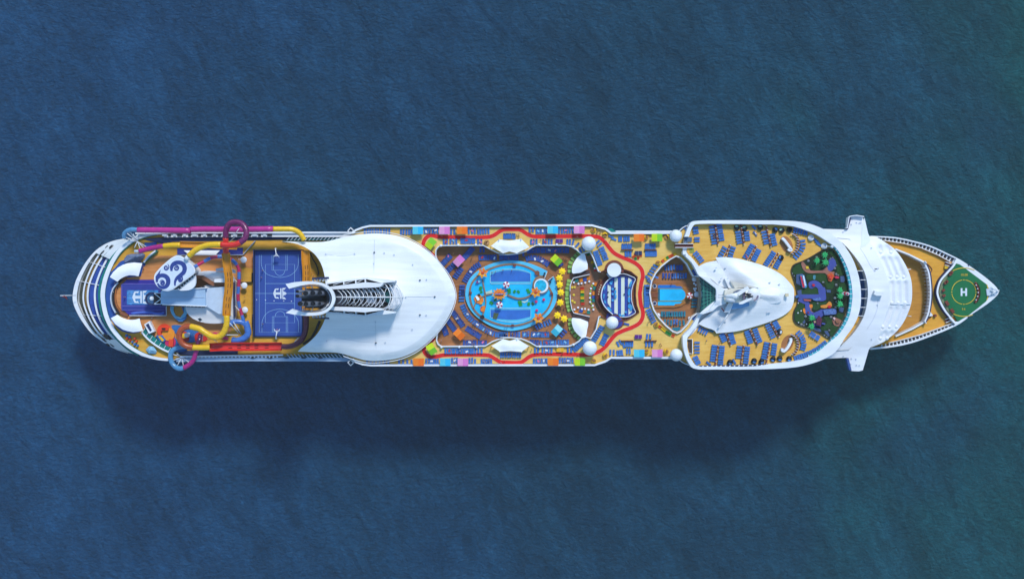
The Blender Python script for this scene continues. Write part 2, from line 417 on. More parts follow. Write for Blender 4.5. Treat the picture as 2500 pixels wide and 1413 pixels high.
# ================================================================= stern tiers
c0=cr([(301,584),(276,589),(253,599),(231,616),(211,642),(197,667),(187,690),(181,720),(182,738),(191,761),(205,786),(225,812),(253,834),(281,851),(310,861)],5,False)
c4=cr(q(T1,'640,235 540,310 460,400 400,520 365,640 360,715 380,860 420,960 500,1070 620,1180 700,1222'),7,False)
m_=len(c0)
def resam(p,n):
    L=[0]
    for i in range(1,len(p)): L.append(L[-1]+math.hypot(p[i][0]-p[i-1][0],p[i][1]-p[i-1][1]))
    out=[]
    for i in range(n):
        t=L[-1]*i/(n-1); j=0
        while j<len(p)-2 and L[j+1]<t: j+=1
        f=(t-L[j])/(L[j+1]-L[j]+1e-9); out.append((p[j][0]+(p[j+1][0]-p[j][0])*f,p[j][1]+(p[j+1][1]-p[j][1])*f))
    return out
c0=resam(c0,61); c4=resam(c4,61)
def tier(w):
    out=[]
    for i,(a,b) in enumerate(zip(c0,c4)):
        u=w
        if abs(w-.3)<.01: u=.18+.16*math.sin(PI*i/60)
        out.append((a[0]*(1-u)+b[0]*u,a[1]*(1-u)+b[1]*u))
    return out
tz=[24.5,27.5,30,33,36]; tw=[0,.30,.51,.80,1.0]
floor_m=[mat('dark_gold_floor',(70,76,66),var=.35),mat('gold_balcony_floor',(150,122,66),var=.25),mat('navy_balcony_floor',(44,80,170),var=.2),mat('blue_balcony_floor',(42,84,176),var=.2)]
for k in range(5):
    c=tier(tw[k]); body=c+[(330,860),(330,590)]
    if k<4: 
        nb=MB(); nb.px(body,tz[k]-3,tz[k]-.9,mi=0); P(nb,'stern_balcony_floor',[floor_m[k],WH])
        sl_i=MB(); sl_i.pband([(x+3.4,y) for x,y in c[8:53]],.3,tz[k]-.9,tz[k]-.5); P(sl_i,'balcony_inner_rail',DGLASS)
    rw=MB(); a,b=(0,61) if k in(0,4) else (8,53)
    rw.pband([(x+1.5,y) for x,y in c[a:b]],(lambda t:.35+1.1*math.sin(PI*t)**2,.55,.62,.66,.15)[k],tz[k]-3,tz[k]-.45); P(rw,'stern_balcony_rim',WH)
for i in (16,24,37,46):
    for k in range(4):
        a,b=tier(tw[k])[i],tier(tw[k+1])[i]; pb=MB(); pb.pband([a,b],.2,tz[k]-.9,tz[k]-.3+.01*k); P(pb,'stern_partition',WH)
# corner side panels with oval openings
for rng,nm in ((range(0,13),1),(range(49,61),2)):
    r_=list(rng); pan=[c0[i] for i in r_]+[c4[i] for i in r_[::-1]]
    cp=MB(); zf=lambda x,y,d: 27.6+1.9*0
    inner={c4[i] for i in r_}
    W0=[W2(c0[i],27) for i in r_]; W4=[W2(c4[i],36) for i in r_]
    K=6
    for i in range(len(r_)):
        for k in range(K+1):
            t=k/K; cp.v.append((W0[i][0]*(1-t)+W4[i][0]*t, W0[i][1]*(1-t)+W4[i][1]*t, 25.5+11*t))
    for i in range(len(r_)-1):
        for k in range(K):
            f=(i*(K+1)+k,(i+1)*(K+1)+k,(i+1)*(K+1)+k+1,i*(K+1)+k+1); cp.f.append(f); cp.m.append(0); cp.sm.append(True)
    o=P(cp,'stern_side_panel',WH)
    bmx=bmesh.new(); bmx.from_mesh(o.data); bmesh.ops.recalc_face_normals(bmx,faces=bmx.faces)
    if sum(f.normal.z for f in bmx.faces)<0: bmesh.ops.reverse_faces(bmx,faces=bmx.faces)
    bmx.to_mesh(o.data); bmx.free()
    vv=[v.co.copy() for v in o.data.vertices]
    for (x,y,l,wd) in (((424,293,.75,.2),(461,291,.85,.28),(385,345,1.2,.26),(418,362,1.6,.36)) if nm==1 else ((430,1068,1.7,.38),(398,1090,1.3,.28),(432,1137,.75,.2),(474,1139,.9,.28))):
        px_=(140+x/3.533,520+y/3.533)
        z=31
        for it in range(3):
            c=W2(px_,z); z=sorted(vv,key=lambda v:(v.x-c[0])**2+(v.y-c[1])**2)[0].z
        ang=math.radians(48 if nm==1 else -42)
        wb=MB(); wb.prism(ell(*W2(px_,z+.2),l,wd,20,rot=ang),z-1.2,z+.45); P(wb,'oval_window',mat('oval_window_glass',(62,66,70),rough=.15,var=.3),o)
# green glass screen + white main rim round the stern deck
g1=MB(); g1.pband([(x+1.2,y) for x,y in c4],1.05,34,36.5); P(g1,'stern_glass_screen',TEALG)
rim_top=q(T1,'745,205 640,290')+q(S1,'560,300 480,370 380,460 300,550 220,670 130,820 70,980 30,1150 10,1413')[1:]
stern_rim_o=cr([(395,569),(372,570.5),(345,576),(322,585),(305,596),(287,612),(271,636),(259,662),(250,690),(246,718),(248,742),(255,772),(267,798),(283,820),(303,840),(325,855),(350,867),(380,875),(415,879)],4,False)
sr=MB(); sr.pband([(x+4.6,y+(0)) for x,y in stern_rim_o],lambda t: .75+.75*math.sin(PI*t),36,38.9); P(sr,'stern_deck_rim',WH)
tr=MB(); tr.pband([(x+9.6,y+(3.5 if y<640 else -2 if y>800 else 0)) for x,y in stern_rim_o[4:-6]],.22,38,38.8); P(tr,'stern_handrail',TEALG)
# ================================================================= aft deck
aft=[(x+5,y) for x,y in stern_rim_o]+[(450,876),(860,876),(880,870),(880,575),(860,571),(430,571)]
ab=MB(); ab.px(aft,35.5,38.0); P(ab,'aft_deck',deck_mat('aft_yellow_deck',(206,158,62),(188,136,44),k=1.0))
bp=MB(); bp.px(cr(q(T1,'420,560 500,470 560,410 760,440 720,560 560,620 470,720 480,830 560,930 720,1010 700,1030 560,1020 470,930 425,830 408,700'),3),37,38.05); P(bp,'blue_side_floor',BLUEF)
bb=MB(); bb.px(q(T1,'770,440 830,370 1030,365')+q(T2,'620,360 700,320 700,480 600,460 600,640 560,900 480,1070 100,1120')+q(T1,'1060,1180 980,1130 730,1010 560,900 470,800 470,650 560,560 720,545 740,470'),37,38.12); P(bb,'teak_pool_floor',deck_mat('aft_teak',(204,140,84),(178,114,62),k=1.0))
# small top-left lower strips between hull rail and deck
lo=MB(); lo.px([(345,583),(420,578),(760,578),(760,584),(420,590),(400,596)],37,38.2); P(lo,'side_walkway_floor',NAVY)
lb=MB(); lb.px(q(S3,'340,900 1700,890 1700,985 640,1020 330,985'),37,38.2); P(lb,'lower_walkway_floor',NAVY)
# side rails and machinery housings along the promenade, top side
def sl_(pts,w,z0,z1,m,name,parent=None): b=MB(); b.pband(pts,w,z0,z1); return P(b,name,m,parent)
sl_([(330,569.5),(420,567.5),(860,567.5)],.5,36,40.2,WH,'side_bulwark')
sl_([(400,574.5),(500,573.5),(640,573.5),(860,574)],1.35,38.3,39.4,WH,'side_housing')
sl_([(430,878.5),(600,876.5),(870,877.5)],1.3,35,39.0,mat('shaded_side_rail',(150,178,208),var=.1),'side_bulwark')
sl_([(440,870.5),(560,868.5),(690,866.5)],.5,38.2,39.6,WH,'side_handrail')
for i in range(22):
    x=402+i*12.2
    b=MB(); b.box(tuple(W(x,573.8,39.6)),(.9 if i%3 else 1.6,.7,.5)); P(b,'side_housing_hatch',DARK if i%2 else GREYW)
for k in range(26):
    x=447+k*9.2; b=MB(); b.box(tuple(W(x,870.7,38.9)),(.35,.6,1.3)); P(b,'rail_bracket',WH)
# dark green slanted glass each side of the canopy neck
for y0,y1,ya in ((575,588,1),(862,875,-1)):
    b=MB(); b.px([(760,y0+4 if ya>0 else y0+2),(815,y0-0.5 if ya>0 else y0+1),(858,y0-1 if ya>0 else y0+2),(838,y1-2),(800,y1-1),(690,y1-1 if ya>0 else y1),(690,y1-5 if ya<0 else y1-2)],38.2,38.9); P(b,'side_skylight',GREENG)
    for k in range(17):
        x=700+k*9; sl_([(x,y1-1),(x+9,y0+2)] if ya>0 else [(x,y0+2),(x+9,y1-1)],.2,38.9,39.15,GREYW,'skylight_bar')
for k in range(5):
    b=MB(); e=q(T2,'700,1245'); b.prism(ell(*W2((618+k*41,872.8),39.4),.9,.3,12),39.2,39.45); P(b,'side_slot_window',DGLASS)
# ================================================================= upper deck with its two wells
deck2=[(835,586),(861,573),(868,562),(885,555.5),(903,552),(1445,551),(1478,559.5),(1492,568),(1600,568),(1660,568),(1672,556),(1686,549),(1760,546),(1760,898),(1686,893),(1672,884),(1655,874),(1492,873),(1478,884),(1452,892),(905,892.5),(868,884),(861,874),(835,862)]
well=q(M1,'500,780 475,690 480,600 520,540 580,517 1340,514 1480,590 1600,650 1750,675')+q(M3,'-20,677 150,682 330,665 480,620 580,550 660,512 1200,512 1300,532 1400,592 1480,670 1640,632 1700,740 1790,980')+[(1466,664),(1480,658),(1500,654.5),(1520,656),(1540,663),(1556,676),(1552,700),(1551.5,721),(1554,745),(1560,762),(1545,773),(1530,781),(1508,784),(1485,780),(1466,772)]+q(M4,'1800,470 1750,700 1650,862 1560,832 1490,850 1440,910 1350,970 1250,1003 670,1005 550,930 400,870 200,847 0,850')+q(M2,'1700,855 1600,882 1500,920 1370,1000 580,1008 520,970 490,900 500,810')
sol=q(N1,'1555,742 1635,770 1740,880 1800,1000 1850,1090')+[(1700,674),(1708,676),(1712,700),(1713.5,721),(1712,745),(1708,764),(1701,765)]+q(N2,'1830,520 1750,650 1640,768 1575,798 1500,772 1380,670 1260,540 1170,400 1120,250 1098,100')+q(N1,'1110,1300 1130,1180 1200,1040 1300,920 1450,800')
ud=MB(); ud.px(deck2,40.2,D2,holes=[well,sol]); P(ud,'upper_deck',YEL)
# lower pool deck floor
wf=MB(); wf.px([(1000,590),(1475,590),(1475,648),(1566,648),(1566,790),(1475,790),(1475,855),(1000,855)],37,D1); P(wf,'pool_deck',TEAK)
wf=MB(); wf.px([(1575,610),(1720,610),(1720,830),(1575,830)],37,D1); P(wf,'solarium_deck',TEAK)
ww=MB(); 
wp=WL(well,D2); ia=min(range(len(well)),key=lambda i:math.dist(well[i],(1466,664))); ib=min(range(len(well)),key=lambda i:math.dist(well[i],(1466,772)))
ww.band(wp[ib:]+wp[:ia+1],.3,37.9,D2+1.0); P(ww,'well_parapet',WH)
ww=MB(); ww.band(wp[ia:ib+1],.3,37.9,D2+.5); P(ww,'bar_parapet',BROWN)
ww=MB(); ww.band(WL(sol,D2),.34,37.9,D2+1.0,closed=True); P(ww,'solarium_parapet',WH)
ww=MB(); ww.band(WL(offset([(x,y) for x,y in sol],-1.6),D2-.6),.5,D2-.9,D2-.55,closed=True); P(ww,'solarium_ledge',BEIGE)
# white lamp drums on the parapet
for p in q(M1,'567,517 882,507 1200,505')+q(M3,'717,500 1037,500 1335,535')+q(M2,'578,1018 900,1015 1215,1015')+q(M4,'727,1010 1045,1005 1340,975'):
    b=MB(); b.cyl(W2(p,D2+1.2),.42,D2,D2+1.3,16); b.ball((*W2(p,D2+1.2),D2+1.3),.42,16,5,frac=.5,z=.5); P(b,'parapet_lamp',WH)
# outer bulwark of the upper deck
def bul(pts,w=.62,z1=D2+1.3,nm='upper_bulwark'): sl_(pts,w,38,z1,WH,nm)
bul([(861,569),(868,562),(885,555.5),(903,551.5),(1445,550),(1478,559),(1492,569),(1500,569),(1664,569)])
bul([(861,876.5),(868,883),(885,889),(905,891.5),(1452,891),(1478,882),(1492,873),(1655,873)])
sl_([(1503,564.5),(1645,564.5)],.35,38,39.5,WH,'lower_side_rail')
sl_(cr([(1657,566),(1663,560),(1672,553),(1688,548)],4,False),.25,38,42,WH,'corner_rail'); sl_(cr([(1657,876),(1663,881),(1672,887),(1688,893)],4,False),.25,38,42,WH,'corner_rail')
b=MB(); b.px([(1483,558),(1495,557.5),(1504,565.5),(1492,568)],36,40.4); P(b,'corner_glass',TEALG)
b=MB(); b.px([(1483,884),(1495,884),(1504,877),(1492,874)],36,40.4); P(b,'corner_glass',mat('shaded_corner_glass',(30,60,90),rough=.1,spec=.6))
# narrow dark gutter inside the bulwark
for yy in (554.3,888.6): sl_([(905,yy),(1440,yy+(-1 if yy<600 else 0))],.35,D2+.02,D2+.06,NAVY,'deck_gutter')
for yy in (572.2,870.2): sl_([(1495,yy),(1640,yy)],.3,D2+.02,D2+.06,NAVY,'deck_gutter')
# jogging track
trk=q(M1,'480,740 380,650 270,560 250,480 280,400 340,345 420,335 520,357 600,361 1430,361 1530,330 1650,250 1720,225 1900,222')+q(M3,'350,224 420,255 520,320 620,350 1000,350 1700,350')+q(N1,'230,420 320,490 400,590 480,680 600,752 750,812 880,882 960,970 985,1080 960,1200 942,1330')+q(N2,'935,100 950,300 985,420 980,530 930,620 820,690 650,755 520,820 430,920 330,1040 240,1110 130,1152 0,1172')+q(M4,'1450,1155 650,1157 540,1192 440,1265 380,1294 100,1295')+q(M2,'1650,1288 1550,1230 1450,1172 1380,1162 620,1162 500,1187 400,1197 310,1160 260,1080 270,1020 370,930 450,850')
trk=cr(trk,5,False)
b=MB(); b.pband(trk,1.5,D2+.02,D2+.05); P(b,'track_edge_line',mat('track_edge_sand',(232,206,170)))
b=MB(); b.pband(trk,1.32,D2+.05,D2+.08); P(b,'jogging_track',RED)
# ================================================================= big white canopy behind the pool
can=cr(q(T3,'-60,232 0,240 120,242 300,247 380,243 450,230 560,200 700,180 850,172 1000,190 1100,220 1200,270 1300,340 1400,450 1480,570 1520,680 1522,735 1480,860 1400,990 1300,1100 1200,1180 1100,1230 1000,1260 850,1278 750,1275 650,1250 560,1222 480,1207 300,1205 150,1198'),3,False)+cr(q(T3,'150,1190 250,1120 330,1040 380,960 412,880 425,720 400,545 370,450 320,370 250,310 150,265 0,240'),3,False)[1:-1]
CZ=46.0
canw=WL(can,CZ)
outer_part=[p for p in WL(cr(q(T3,'0,240 120,242 300,247 380,243 450,230 560,200 700,180 850,172 1000,190 1100,220 1200,270 1300,340 1400,450 1480,570 1520,680 1522,735 1480,860 1400,990 1300,1100 1200,1180 1100,1230 1000,1260 850,1278 750,1275 650,1250 560,1222 480,1207 300,1205 150,1195'),3,False),CZ)]
cyw=W2((900,721),CZ)[1]
def canz(x,y,d):
    e=dist_poly((x,y),outer_part,False)
    wband=2.5 if x>-60 else 1.2
    z=43.0+2.1*min(1,e/wband)
    z+=5.2*sstep((e-wband)/27.)
    # the roof sags gently between the edge and the funnel on the aft part
    z-=1.2*sstep((-40-x)/30.)*sstep((abs(y-cyw)-3)/14.)
    return z
exr=[]
for dd in (2.3,2.8,1.2):
    exr+=[p for p in offset(canw,-dd) if abs(dist_poly(p,outer_part,False)-dd)<.3 and p[0]>-45]
cm_=MB(); cm_.hf(canw,canz,2.0,thick=.35,extra=exr)
CANM=mat('canopy_paint',(238,242,246),rough=.42,var=.085,scale=.5,k=.78,stretch=(.12,1.6))
canopy=P(cm_,'canopy_roof',CANM)
bc=MB(); bc.band([(p[0],p[1]) for p in WL(cr(q(T3,'560,188 700,168 850,160 1000,178 1100,208 1200,258 1300,328 1400,438 1490,562 1530,680 1532,735 1490,868 1400,1002 1300,1112 1200,1192 1100,1242 1000,1272 850,1290 750,1287 650,1262 560,1232'),3,False),42.5)],.2,42.5,42.9); P(bc,'canopy_edge_rail',WH)
bc=MB(); bc.px(q(T3,'500,260 850,215 1150,270 1350,450 1470,720 1350,1000 1150,1190 850,1240 500,1190 450,1000 450,500'),38,42.3); P(bc,'canopy_support_wall',GREYW)
for (x,y) in q(T3,'822,338 908,342 994,358 1218,577 1274,572 1155,443 1346,720 1100,722 1218,877 1272,880 836,1120 820,435 835,940 650,350 1150,1003 740,720 918,1115 400,352 405,1105'):
    xx,yy=W2((x,y),47); b=MB(); b.cyl((xx,yy),.22,canz(xx,yy,5)-.1,canz(xx,yy,5)+.45,8); P(b,'roof_fitting',GREYW,canopy)
for (x,y) in q(T3,'822,338 1218,577 1346,720 1218,877 836,1120'):
    xx,yy=W2((x,y),47); b=MB(); b.box((xx,yy,canz(xx,yy,5)+.35),(.5,.3,.6)); P(b,'roof_lamp',DARK,canopy)
# seams in the skin
for j,pp in enumerate(('400,352 480,365 580,365 660,350','405,1105 470,1085 580,1090 700,1110 836,1118','1100,722 1346,722','822,230 822,520','836,930 836,1230')):
    pw=WL(cr(q(T3,pp),4,False),47); b=MB()
    for i in range(len(pw)-1):
        a,c=pw[i],pw[i+1]; za,zc=canz(*a,5)+.02,canz(*c,5)+.02
        b.tube([(a[0],a[1],za),(c[0],c[1],zc)],.05,5,caps=False)
    P(b,'roof_seam',GREYW,canopy)
# ================================================================= funnel
fun=empty('funnel_base_tmp',(0,0,0),'x x x x','x'); fun.name='funnel'; 
for k in ('label','category'): del fun[k]
fun.parent=ship
fl=MB(); fl.px(q(T3,'430,610 740,565 880,590 1000,640 1060,700 1060,760 1000,810 880,850 740,880 430,850'),47,48.6); P(fl,'engine_casing_floor',DARK,fun)
def fin(s,z0,z1,nm='funnel_side_fin',m=WH):
    b=MB(); b.px(q(T3,s),z0,z1,bottom=True); P(b,nm,m,fun)
fin('400,602 755,552 1008,580 1005,592 890,604 755,568 420,612',46.5,54)
fin('400,862 745,893 1005,862 1000,850 900,838 745,880 420,850',46.5,54)
fin('430,636 750,596 905,606 880,634 840,640 470,658',46.5,56.5)
fin('430,836 745,856 905,836 885,822 840,818 470,806',46.5,56.5)
fin('880,634 960,642 1000,628 1062,682 1075,722 1060,770 1000,826 900,822 960,790 985,722 960,655',46.5,50.2)
for s in ('560,590 562,616','663,576 666,606','745,562 748,600','560,838 566,862','663,848 670,872','745,850 750,884'):
    b=MB(); b.pband(q(T3,s),.3,48,55); P(b,'fin_post',WH,fun)
for s in ('470,620 560,592','565,612 660,578','670,602 745,566','470,842 560,862','565,842 665,872'):
    b=MB(); a,c=q(T3,s); b.tube([W(*a,53.5),W(*c,53.5)],.12,6); P(b,'fin_brace',WH,fun)
for (cx_,cz_) in ((920,720),):
    b=MB(); b.px(q(T3,'905,700 962,655 968,720 962,790 905,745'),48.6,50.4); P(b,'funnel_skylight',GREENG,fun)
for s in ('440,650 470,660 470,800 440,810',):
    b=MB(); b.px(q(T3,'470,655 560,650 600,722 560,805 470,800'),48,55); P(b,'funnel_bulkhead',mat('slate_panel',(60,66,84),var=.3),fun)
# arched cage ribs
def rib(x0,bulge,h,ztop,zbase,y0=-1,r=.14):
    pts=[]
    for k in range(15):
        t=-1+2*k/14; xx=x0+bulge*(1-t*t); yy=725+h*t
        z=zbase+(ztop-zbase)*math.sqrt(max(0,1-abs(t)**2.6))
        a=q(T3,f'{xx},{yy}')[0]; pts.append(W(a[0],a[1],z))
    b=MB(); b.tube(pts,r,6); P(b,'cage_rib',WH,fun)
for i in range(11):
    x=500+i*36.5; rib(x,52,64+i*2.3,57.5-i*.28,55,r=.13)
for i in range(4): rib(905+i*38,60-i*4,128-i*8,55-i*.8,50.6,r=.15)
b=MB(); a=q(T3,'480,725 1075,725'); b.tube([W(*a[0],57.5),W(*a[1],53.2)],.2,6); P(b,'cage_spine',WH,fun)
for k in range(13):
    x=520+k*29; yy=(650,800) if k%2 else (800,650)
    a,c=q(T3,f'{x},{yy[0]} {x+62},{yy[1]}'); b=MB(); b.tube([W(*a,54),W(*c,54.6)],.09,5); P(b,'cage_brace',WH,fun)
for k in range(9):
    p=q(T3,f'{560+k*40},{690+(k*37)%80}')[0]; b=MB(); b.box(tuple(W(*p,50)),(2.2,1.5+.2*(k%3),2.4)); P(b,'engine_unit',GREYW if k%3==0 else DARK,fun)
# horseshoe wing
ho=cr(q(T3,'90,652 200,624 290,613 370,624 430,660 458,712 458,760 432,812 370,846 290,857 200,850 120,825'),3,False)+cr(q(T3,'62,860 180,882 300,884 390,868 455,820 486,760 488,722 462,662 400,612 300,590 150,594 60,612'),3,False)
b=MB(); b.px(ho,61.2,62.6,bottom=True); P(b,'funnel_horseshoe_wing',WH,fun)
b=MB(); b.pband(cr(q(T3,'130,648 200,634 290,624 366,635 420,670 444,716 444,760 421,803 366,835 290,847 200,840'),3,False),.35,58.5,61.3); P(b,'wing_inner_lip',GREYW,fun)
b=MB(); b.px(cr(q(T3,'330,640 420,660 470,700 480,740 465,790 420,815 330,830 395,800 420,735 395,670'),3),48,61.0); P(b,'funnel_stack_casing',mat('slate_casing',(52,60,74),var=.3),fun)
for s in ('283,628 300,662','283,846 300,812','415,660 432,690','413,806 428,782','225,636 240,655','205,840 222,815'):
    a,c=q(T3,s); b=MB(); b.tube([W(*a,62),W(*c,61)],.16,6); P(b,'wing_strut',WH,fun)
for (ex,ey,sx,r,zt) in ((357,690,445,.78,63.5),(295,690,445,.84,66),(233,692,440,.84,68.5),(160,676,400,.5,70),(160,716,400,.55,70),(355,781,440,.5,63.5),(296,781,445,.82,66),(235,784,440,.82,68.5),(186,782,420,.82,70)):
    a,c=q(T3,f'{ex},{ey} {sx},{ey}'); b=MB(); p0=W(*c,57.5); p1=W(*a,zt); pm=W(a[0]+2,a[1],zt-1.2)
    b.tube([p0,pm,p1],r,14,caps=False); dirn=(p1-pm).normalized()
    b.tube([p1-dirn*.0,p1-dirn*1.5],r*.86,14,mi=1,caps=True,smooth=False)
    P(b,'exhaust_pipe',[mat('exhaust_steel',(128,134,150),rough=.4,var=.35,metal=.2),BLACK],fun)
b=MB(); b.px(q(T3,'200,700 440,690 440,775 200,770'),56,58.5); P(b,'pipe_cradle',DARK,fun)
b=MB(); b.px(q(T3,'225,650 440,650 450,715 440,820 225,820 250,735'),50,56.5,bottom=True); P(b,'stack_frame',DARK,fun)
for s in ('290,556 430,550 435,568 290,572','290,905 430,900 436,914 320,912'):
    b=MB(); b.px(q(T3,s),53,54,bottom=True); P(b,'funnel_platform',NAVY,fun)
    for k in range(5): 
        pt=q(T3,s)[0]; a=(pt[0]+3+k*8,pt[1]+(6 if pt[1]<721 else -4)); b=MB(); b.box(tuple(W(a[0],a[1],52)),(.3,.9,3)); P(b,'platform_leg',WH,fun)

# funnel top raised to lengthen its shadow: wing and pipes well above the casing
def lift(z): return z if z<=56 else 56+(z-56)*2.5 if z<=62.6 else 72.5+(z-62.6)*.6
for o in fun.children_recursive:
    for v in o.data.vertices:
        z=v.co.z; z2=lift(z)
        if z2!=z: k=sc(z2)/sc(z); v.co=(v.co.x*k,v.co.y*k,z2)
# ================================================================= forward sun deck with its thick white rim
rim_o=cr(q(N3,'50,660 80,410 150,230 200,155 300,135 600,127 1200,126 1500,129')+q(N5,'0,128 300,135 500,150 700,190 900,270')+[(2040,578),(2064,603),(2082,635),(2094,665),(2100,692),(2102,718),(2101,745),(2095,771),(2084,795),(2064,823),(2041,850)]+q(N6,'900,1180 600,1285 300,1330 0,1345')+q(N4,'1300,1350 700,1352 300,1350 210,1320 130,1200 80,1050 55,900 50,770'),3)
rim_left=q(N4,'50,770 90,730 180,640 270,500 340,395')+[(1710,760),(1716,721),(1710,680)]+q(N3,'330,1080 270,970 200,850 100,720 50,660')
rim_i=cr(q(N3,'150,400 200,270 250,203 350,187 900,187 1600,195')+q(N5,'0,190 200,207 400,230 600,288 800,370 1000,500 1100,600 1200,740 1300,930 1370,1150 1403,1400')+q(N6,'1390,200 1330,400 1250,570 1130,750 1000,900 850,1030 600,1160 400,1210 0,1258')+q(N4,'1300,1298 600,1300 290,1290 210,1200 150,1080 120,900 130,800 200,740 300,640'),3)+[(1716,765),(1748,737),(1748,705),(1716,675)]+q(N3,'340,925 270,850 160,735 110,700 140,560')
body_o=[p for p in rim_o]
# left edge of the block follows the sweeping band
fb=MB(); fb.px(body_o,37.5,43.3,mi=0); 
fwd_out=rim_o
def clipband(): pass
# deck block (outline = rim outline, left side follows the band)
blk=[p for p in rim_o if p[0]>1700 or p[1]<600 or p[1]>845]
i0=max(range(len(rim_o)),key=lambda i:-1e9 if not(rim_o[i][0]<1700) else 0)
top_part=cr(q(N3,'80,410 150,230 200,155 300,135 600,127 1200,126 1500,129')+q(N5,'0,128 300,135 500,150 700,190 900,270')+[(2040,578),(2064,603),(2082,635),(2094,665),(2100,692),(2102,718),(2101,745),(2095,771),(2084,795),(2064,823),(2041,850)]+q(N6,'900,1180 600,1285 300,1330 0,1345')+q(N4,'1300,1350 700,1352 300,1350 210,1320 130,1200 80,1050 55,900 50,770'),3,False)
blk=top_part+cr(rim_left[1:],2,False)+[(1668,600)]
stair_l=[(1671,578),(1667,613)]
fb=MB(); fb.px(blk,37.5,43.2); P(fb,'forward_deckhouse',WH)
deckf=offset([(x,y) for x,y in rim_i],3.0)
fd=MB(); fd.px(cr(q(N3,'150,400 200,270 250,203 350,187 900,187 1600,195')+q(N5,'0,190 200,207 400,230 600,288 800,370 1000,500 1100,600 1200,740 1300,930 1370,1150 1403,1400')+q(N6,'1390,200 1330,400 1250,570 1130,750 1000,900 850,1030 600,1160 400,1210 0,1258')+q(N4,'1300,1298 600,1300 290,1290 210,1200 150,1080 120,900 130,810 200,760 300,650'),3,False)+[(1722,780),(1745,770),(1760,721),(1745,672)]+q(N3,'340,925 270,850 160,735 115,660 130,560'),43,DF-.6); P(fd,'sun_deck',YELF)
DF=43.4
# thick rim: top arm, round the bow side, bottom arm and sweeping band
ri_arc=cr(q(N3,'155,405 200,272 250,203 350,187 900,187 1600,195')+q(N5,'0,190 200,207 400,230 600,288 800,370 1000,500')+[(2040,604),(2057,628),(2070,656),(2078,686),(2081.5,718),(2080,740),(2075,768),(2063,795),(2046,818)]+q(N6,'1000,905 850,1033 600,1164 400,1213 0,1260')+q(N4,'1300,1298 600,1302 290,1291 210,1202 150,1082 122,905 130,805'),3,False)
ro_arc=cr(q(N3,'80,410 150,230 200,155 300,135 900,126 1600,130')+q(N5,'0,128 200,131 400,142 600,167 800,225 1000,320')+[(2057,596),(2077,623),(2090,652),(2098,684),(2102,718),(2100,745),(2094,773),(2082,798),(2064,823)]+q(N6,'1130,1050 930,1175 630,1275 400,1318 0,1345')+q(N4,'1300,1351 600,1353 230,1332 150,1240 85,1085 52,910 50,775'),3,False)
rm=MB(); rm.px(ro_arc+ri_arc[::-1],42,45.7,bottom=True); P(rm,'white_rim',WH)
rb=MB(); rb.px(cr(q(N4,'50,775 90,730 180,640 270,500 340,392 480,265 610,165')+[],3,False)+cr(q(N4,'625,215 500,330 400,400 340,470 300,580 200,720 130,805'),3,False),42,45.6,bottom=True); P(rb,'white_sweep_band',WH)
rb=MB(); rb.px(cr(q(N3,'50,660 75,720 200,850 270,970 330,1080 480,1180 620,1290'),3,False)+cr(q(N3,'640,1250 520,1130 420,1010 340,935 270,850 165,735 110,715 110,655'),3,False),41,45.2,bottom=True); P(rb,'white_sweep_band',WH)
# cyan glass screen on the inside of the rim with white stanchions
gs=cr([(1990,567),(2010,577),(2027,590),(2044,609),(2058,634),(2068,660),(2075.5,690),(2078.3,718),(2077,742),(2072,767),(2060,793),(2043,818),(2022,839),(1999,857),(1975,870)],4,False)
sl_(gs,.85,DF,45.4,CYANG,'glass_screen')
gs2=cr([(1709,544.5),(1800,544.5),(1880,545.5),(1910,547),(1940,550),(1965,556.5),(1988,566)],6,False)
sl_(gs2,.35,DF,45.2,NAVY,'glass_screen'); gs3=cr([(1978,869),(1960,877),(1930,884),(1880,889.5),(1800,892),(1705,893.5)],6,False); sl_(gs3,.3,DF,45.2,NAVY,'glass_screen')
gsp=resam(gs,34)
for i,p in enumerate(gsp):
    a=gsp[max(i-1,0)]; c=gsp[min(i+1,33)]; t=Vector((c[0]-a[0],c[1]-a[1])).normalized(); nx,ny=-t.y,t.x
    rb=MB(); rb.pband([(p[0]+nx*4,p[1]+ny*4),(p[0]-nx*4,p[1]-ny*4)],.16,45,45.5); P(rb,'stanchion',WH)
for pp,m_n in ((gs2,26),(gs3,26)):
    for p in resam(pp,m_n): rb=MB(); rb.pband([(p[0]-1.5,p[1]+1.2),(p[0]+2,p[1]-.4)],.28,45,45.6); P(rb,'stanchion',WH)
# ================================================================= bridge with its wings
br=q(N5,'880,268 1300,280 1345,285 1365,75 1400,57 1500,46 1560,48 1630,65 1700,350 1720,398')+cr([(2127.6,596),(2142,620),(2153,645),(2164,675),(2170,709),(2166,751),(2155,789),(2132,840)],3)[:-3]+q(N6,'1725,1015 1630,1375 1560,1393 1450,1387 1400,1370 1350,1155 1140,1165 925,1178')+[(2000,860),(2000,575)]
cres_o=cr(q(N5,'1095,400 1250,500 1400,660 1550,870 1620,1000 1670,1200 1682,1400')+q(N6,'1675,130 1650,300 1600,470 1480,680 1300,890 1130,1030'),3,False)
cres_i=cr(q(N6,'1180,960 1250,830 1400,640 1500,480')+[(2088,760),(2090,718),(2086,675)]+q(N5,'1440,900 1370,700 1200,500'),3,False)
bcy=W2((0,717),37)[1]
def brz(x,y,d=0): return 37.3-.0062*(y-bcy)**2 if abs(y-bcy)<20 else 37.3-2.48-.248*(abs(y-bcy)-20)*.35
bpo=br[:-2]+[(2000,860)]+cres_o[::-1]+[(2000,575)]
bw=MB(); bw.hf(WL(bpo,36.6),brz,1.6,skirt=32.5); P(bw,'bridge_roof',WH)
bw=MB(); bw.px(offset(br,-4),31,33.2,top=False); P(bw,'bridge_window_band',DGLASS)
